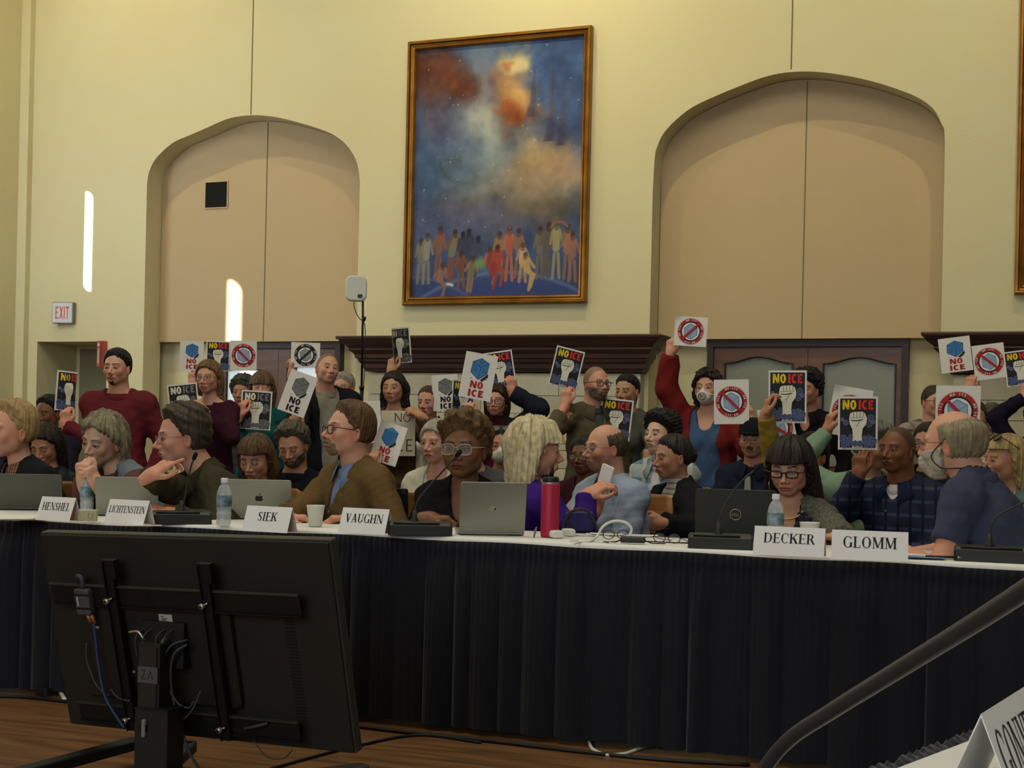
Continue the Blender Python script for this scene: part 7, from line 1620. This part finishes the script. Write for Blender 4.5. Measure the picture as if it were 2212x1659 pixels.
# ------------------------------------------------------------------ cables on the floor
path = lambda pts, z=.006: [atZ(x, y, z) for x, y in pts]
def floor_cable(label, pts, r, m, z=None):
    P_ = path(pts, r); root = empty('floor_cable', P_[0], label, 'cable'); b = MB(); b.tube([np.array(p) - P_[0] for p in spline(P_, 8)], r, m, 8); b.build('cable', root); return root, P_
floor_cable('black cable along the foot of the skirt at left', [(-30, 1503), (60, 1506), (150, 1516), (300, 1530)], .007, blk3)
floor_cable('black cable along the foot of the skirt from the display to the right', [(700, 1560), (860, 1580), (1050, 1600), (1240, 1622), (1420, 1640), (1620, 1652)], .007, blk3)
floor_cable('thin black cable running from the display stand to the skirt', [(560, 1668), (640, 1645), (760, 1614), (900, 1588), (1040, 1604)], .0055, blk3)
rt_, P_ = floor_cable('white cable with a plug curling out on the parquet in front of the skirt', [(1272, 1600), (1280, 1618), (1310, 1630), (1350, 1628), (1390, 1614), (1424, 1608)], .0065, wplastic)
b = MB(); e_ = P_[-1] - P_[0]; b.rbox((e_[0] + .02, e_[1], .012), (.045, .022, .02), .006, wplastic); b.build('plug', rt_)
rt_, P_ = floor_cable('white and black plug lead at the foot of the skirt, far left', [(140, 1512), (128, 1492), (112, 1486), (100, 1500)], .009, wplastic)
b = MB(); e_ = P_[-1] - P_[0]; b.rbox((e_[0], e_[1] - .02, .016), (.06, .035, .03), .008, blk3); b.build('plug', rt_)

# ------------------------------------------------------------------ chairs under the seated people
chw = wood('chair_oak', (150, 98, 46), (176, 122, 64), (1, 1, 6), 3, .45); chm = mat('chair_steel', (60, 58, 54), .35, metal=.8)
def make_chair():
    r = empty('stacking_chair', (0, 0, 0)); b = MB(); b.rbox((0, -.0, .415), (.38, .38, .018), .05, chw); b.build('seat', r)
    b = MB(); vs = []; n = 10
    for j, (z, k) in enumerate(((.66, .80), (.68, 1), (.80, 1), (.85, .96), (.87, .80))):
        for i in range(n + 1): u = -1 + 2 * i / n; vs.append((.20 * k * u, .235 + .0 - .03 * u * u, z)); vs.append((.20 * k * u, .25 - .03 * u * u, z))
    m2 = (n + 1) * 2; fs = []
    for j in range(4):
        for i in range(n): a = j * m2 + 2 * i; fs += [(a, a + 2, a + m2 + 2, a + m2), (a + 1, a + m2 + 1, a + m2 + 3, a + 3)]
        fs += [(j * m2, j * m2 + m2, j * m2 + m2 + 1, j * m2 + 1), (j * m2 + 2 * n, j * m2 + 2 * n + 1, j * m2 + m2 + 2 * n + 1, j * m2 + m2 + 2 * n)]
    for i in range(n): fs += [(2 * i, 2 * i + 1, 2 * i + 3, 2 * i + 2), (4 * m2 + 2 * i, 4 * m2 + 2 * i + 2, 4 * m2 + 2 * i + 3, 4 * m2 + 2 * i + 1)]
    b.add(vs, fs, chw, True); b.build('backrest', r)
    for s_ in (-1, 1):
        b = MB(); b.tube([(s_ * .19, -.18, .0), (s_ * .185, -.17, .40)], .011, chm, 8); b.build('leg', r)
        b = MB(); b.tube([(s_ * .19, .22, .0), (s_ * .185, .17, .40), (s_ * .18, .20, .60), (s_ * .175, .228, .72)], .011, chm, 8); b.build('leg', r)
    return r
ch0 = make_chair(); first = True
for key, p in PEOPLE.items():
    if p['kind'] != 'seated': continue
    pw = p['base'] + p['B'] @ p['pel']; ldw = p['B'] @ p['ld']; c = ch0 if first else copy_tree(ch0); first = False; c.scale = (1, 1, float((p['pel'][2] - .135) / .426))
    c.location = (float(pw[0] + ldw[0] * .0), float(pw[1] + ldw[1] * .0), 0.0); c.rotation_euler = (0, 0, math.atan2(ldw[0], -ldw[1])); 
    lb = p['root']['label'].split(); tag(c, ('oak chair under the ' + ' '.join(lb[:11])), 'chair', 'oak chairs of the seated people')
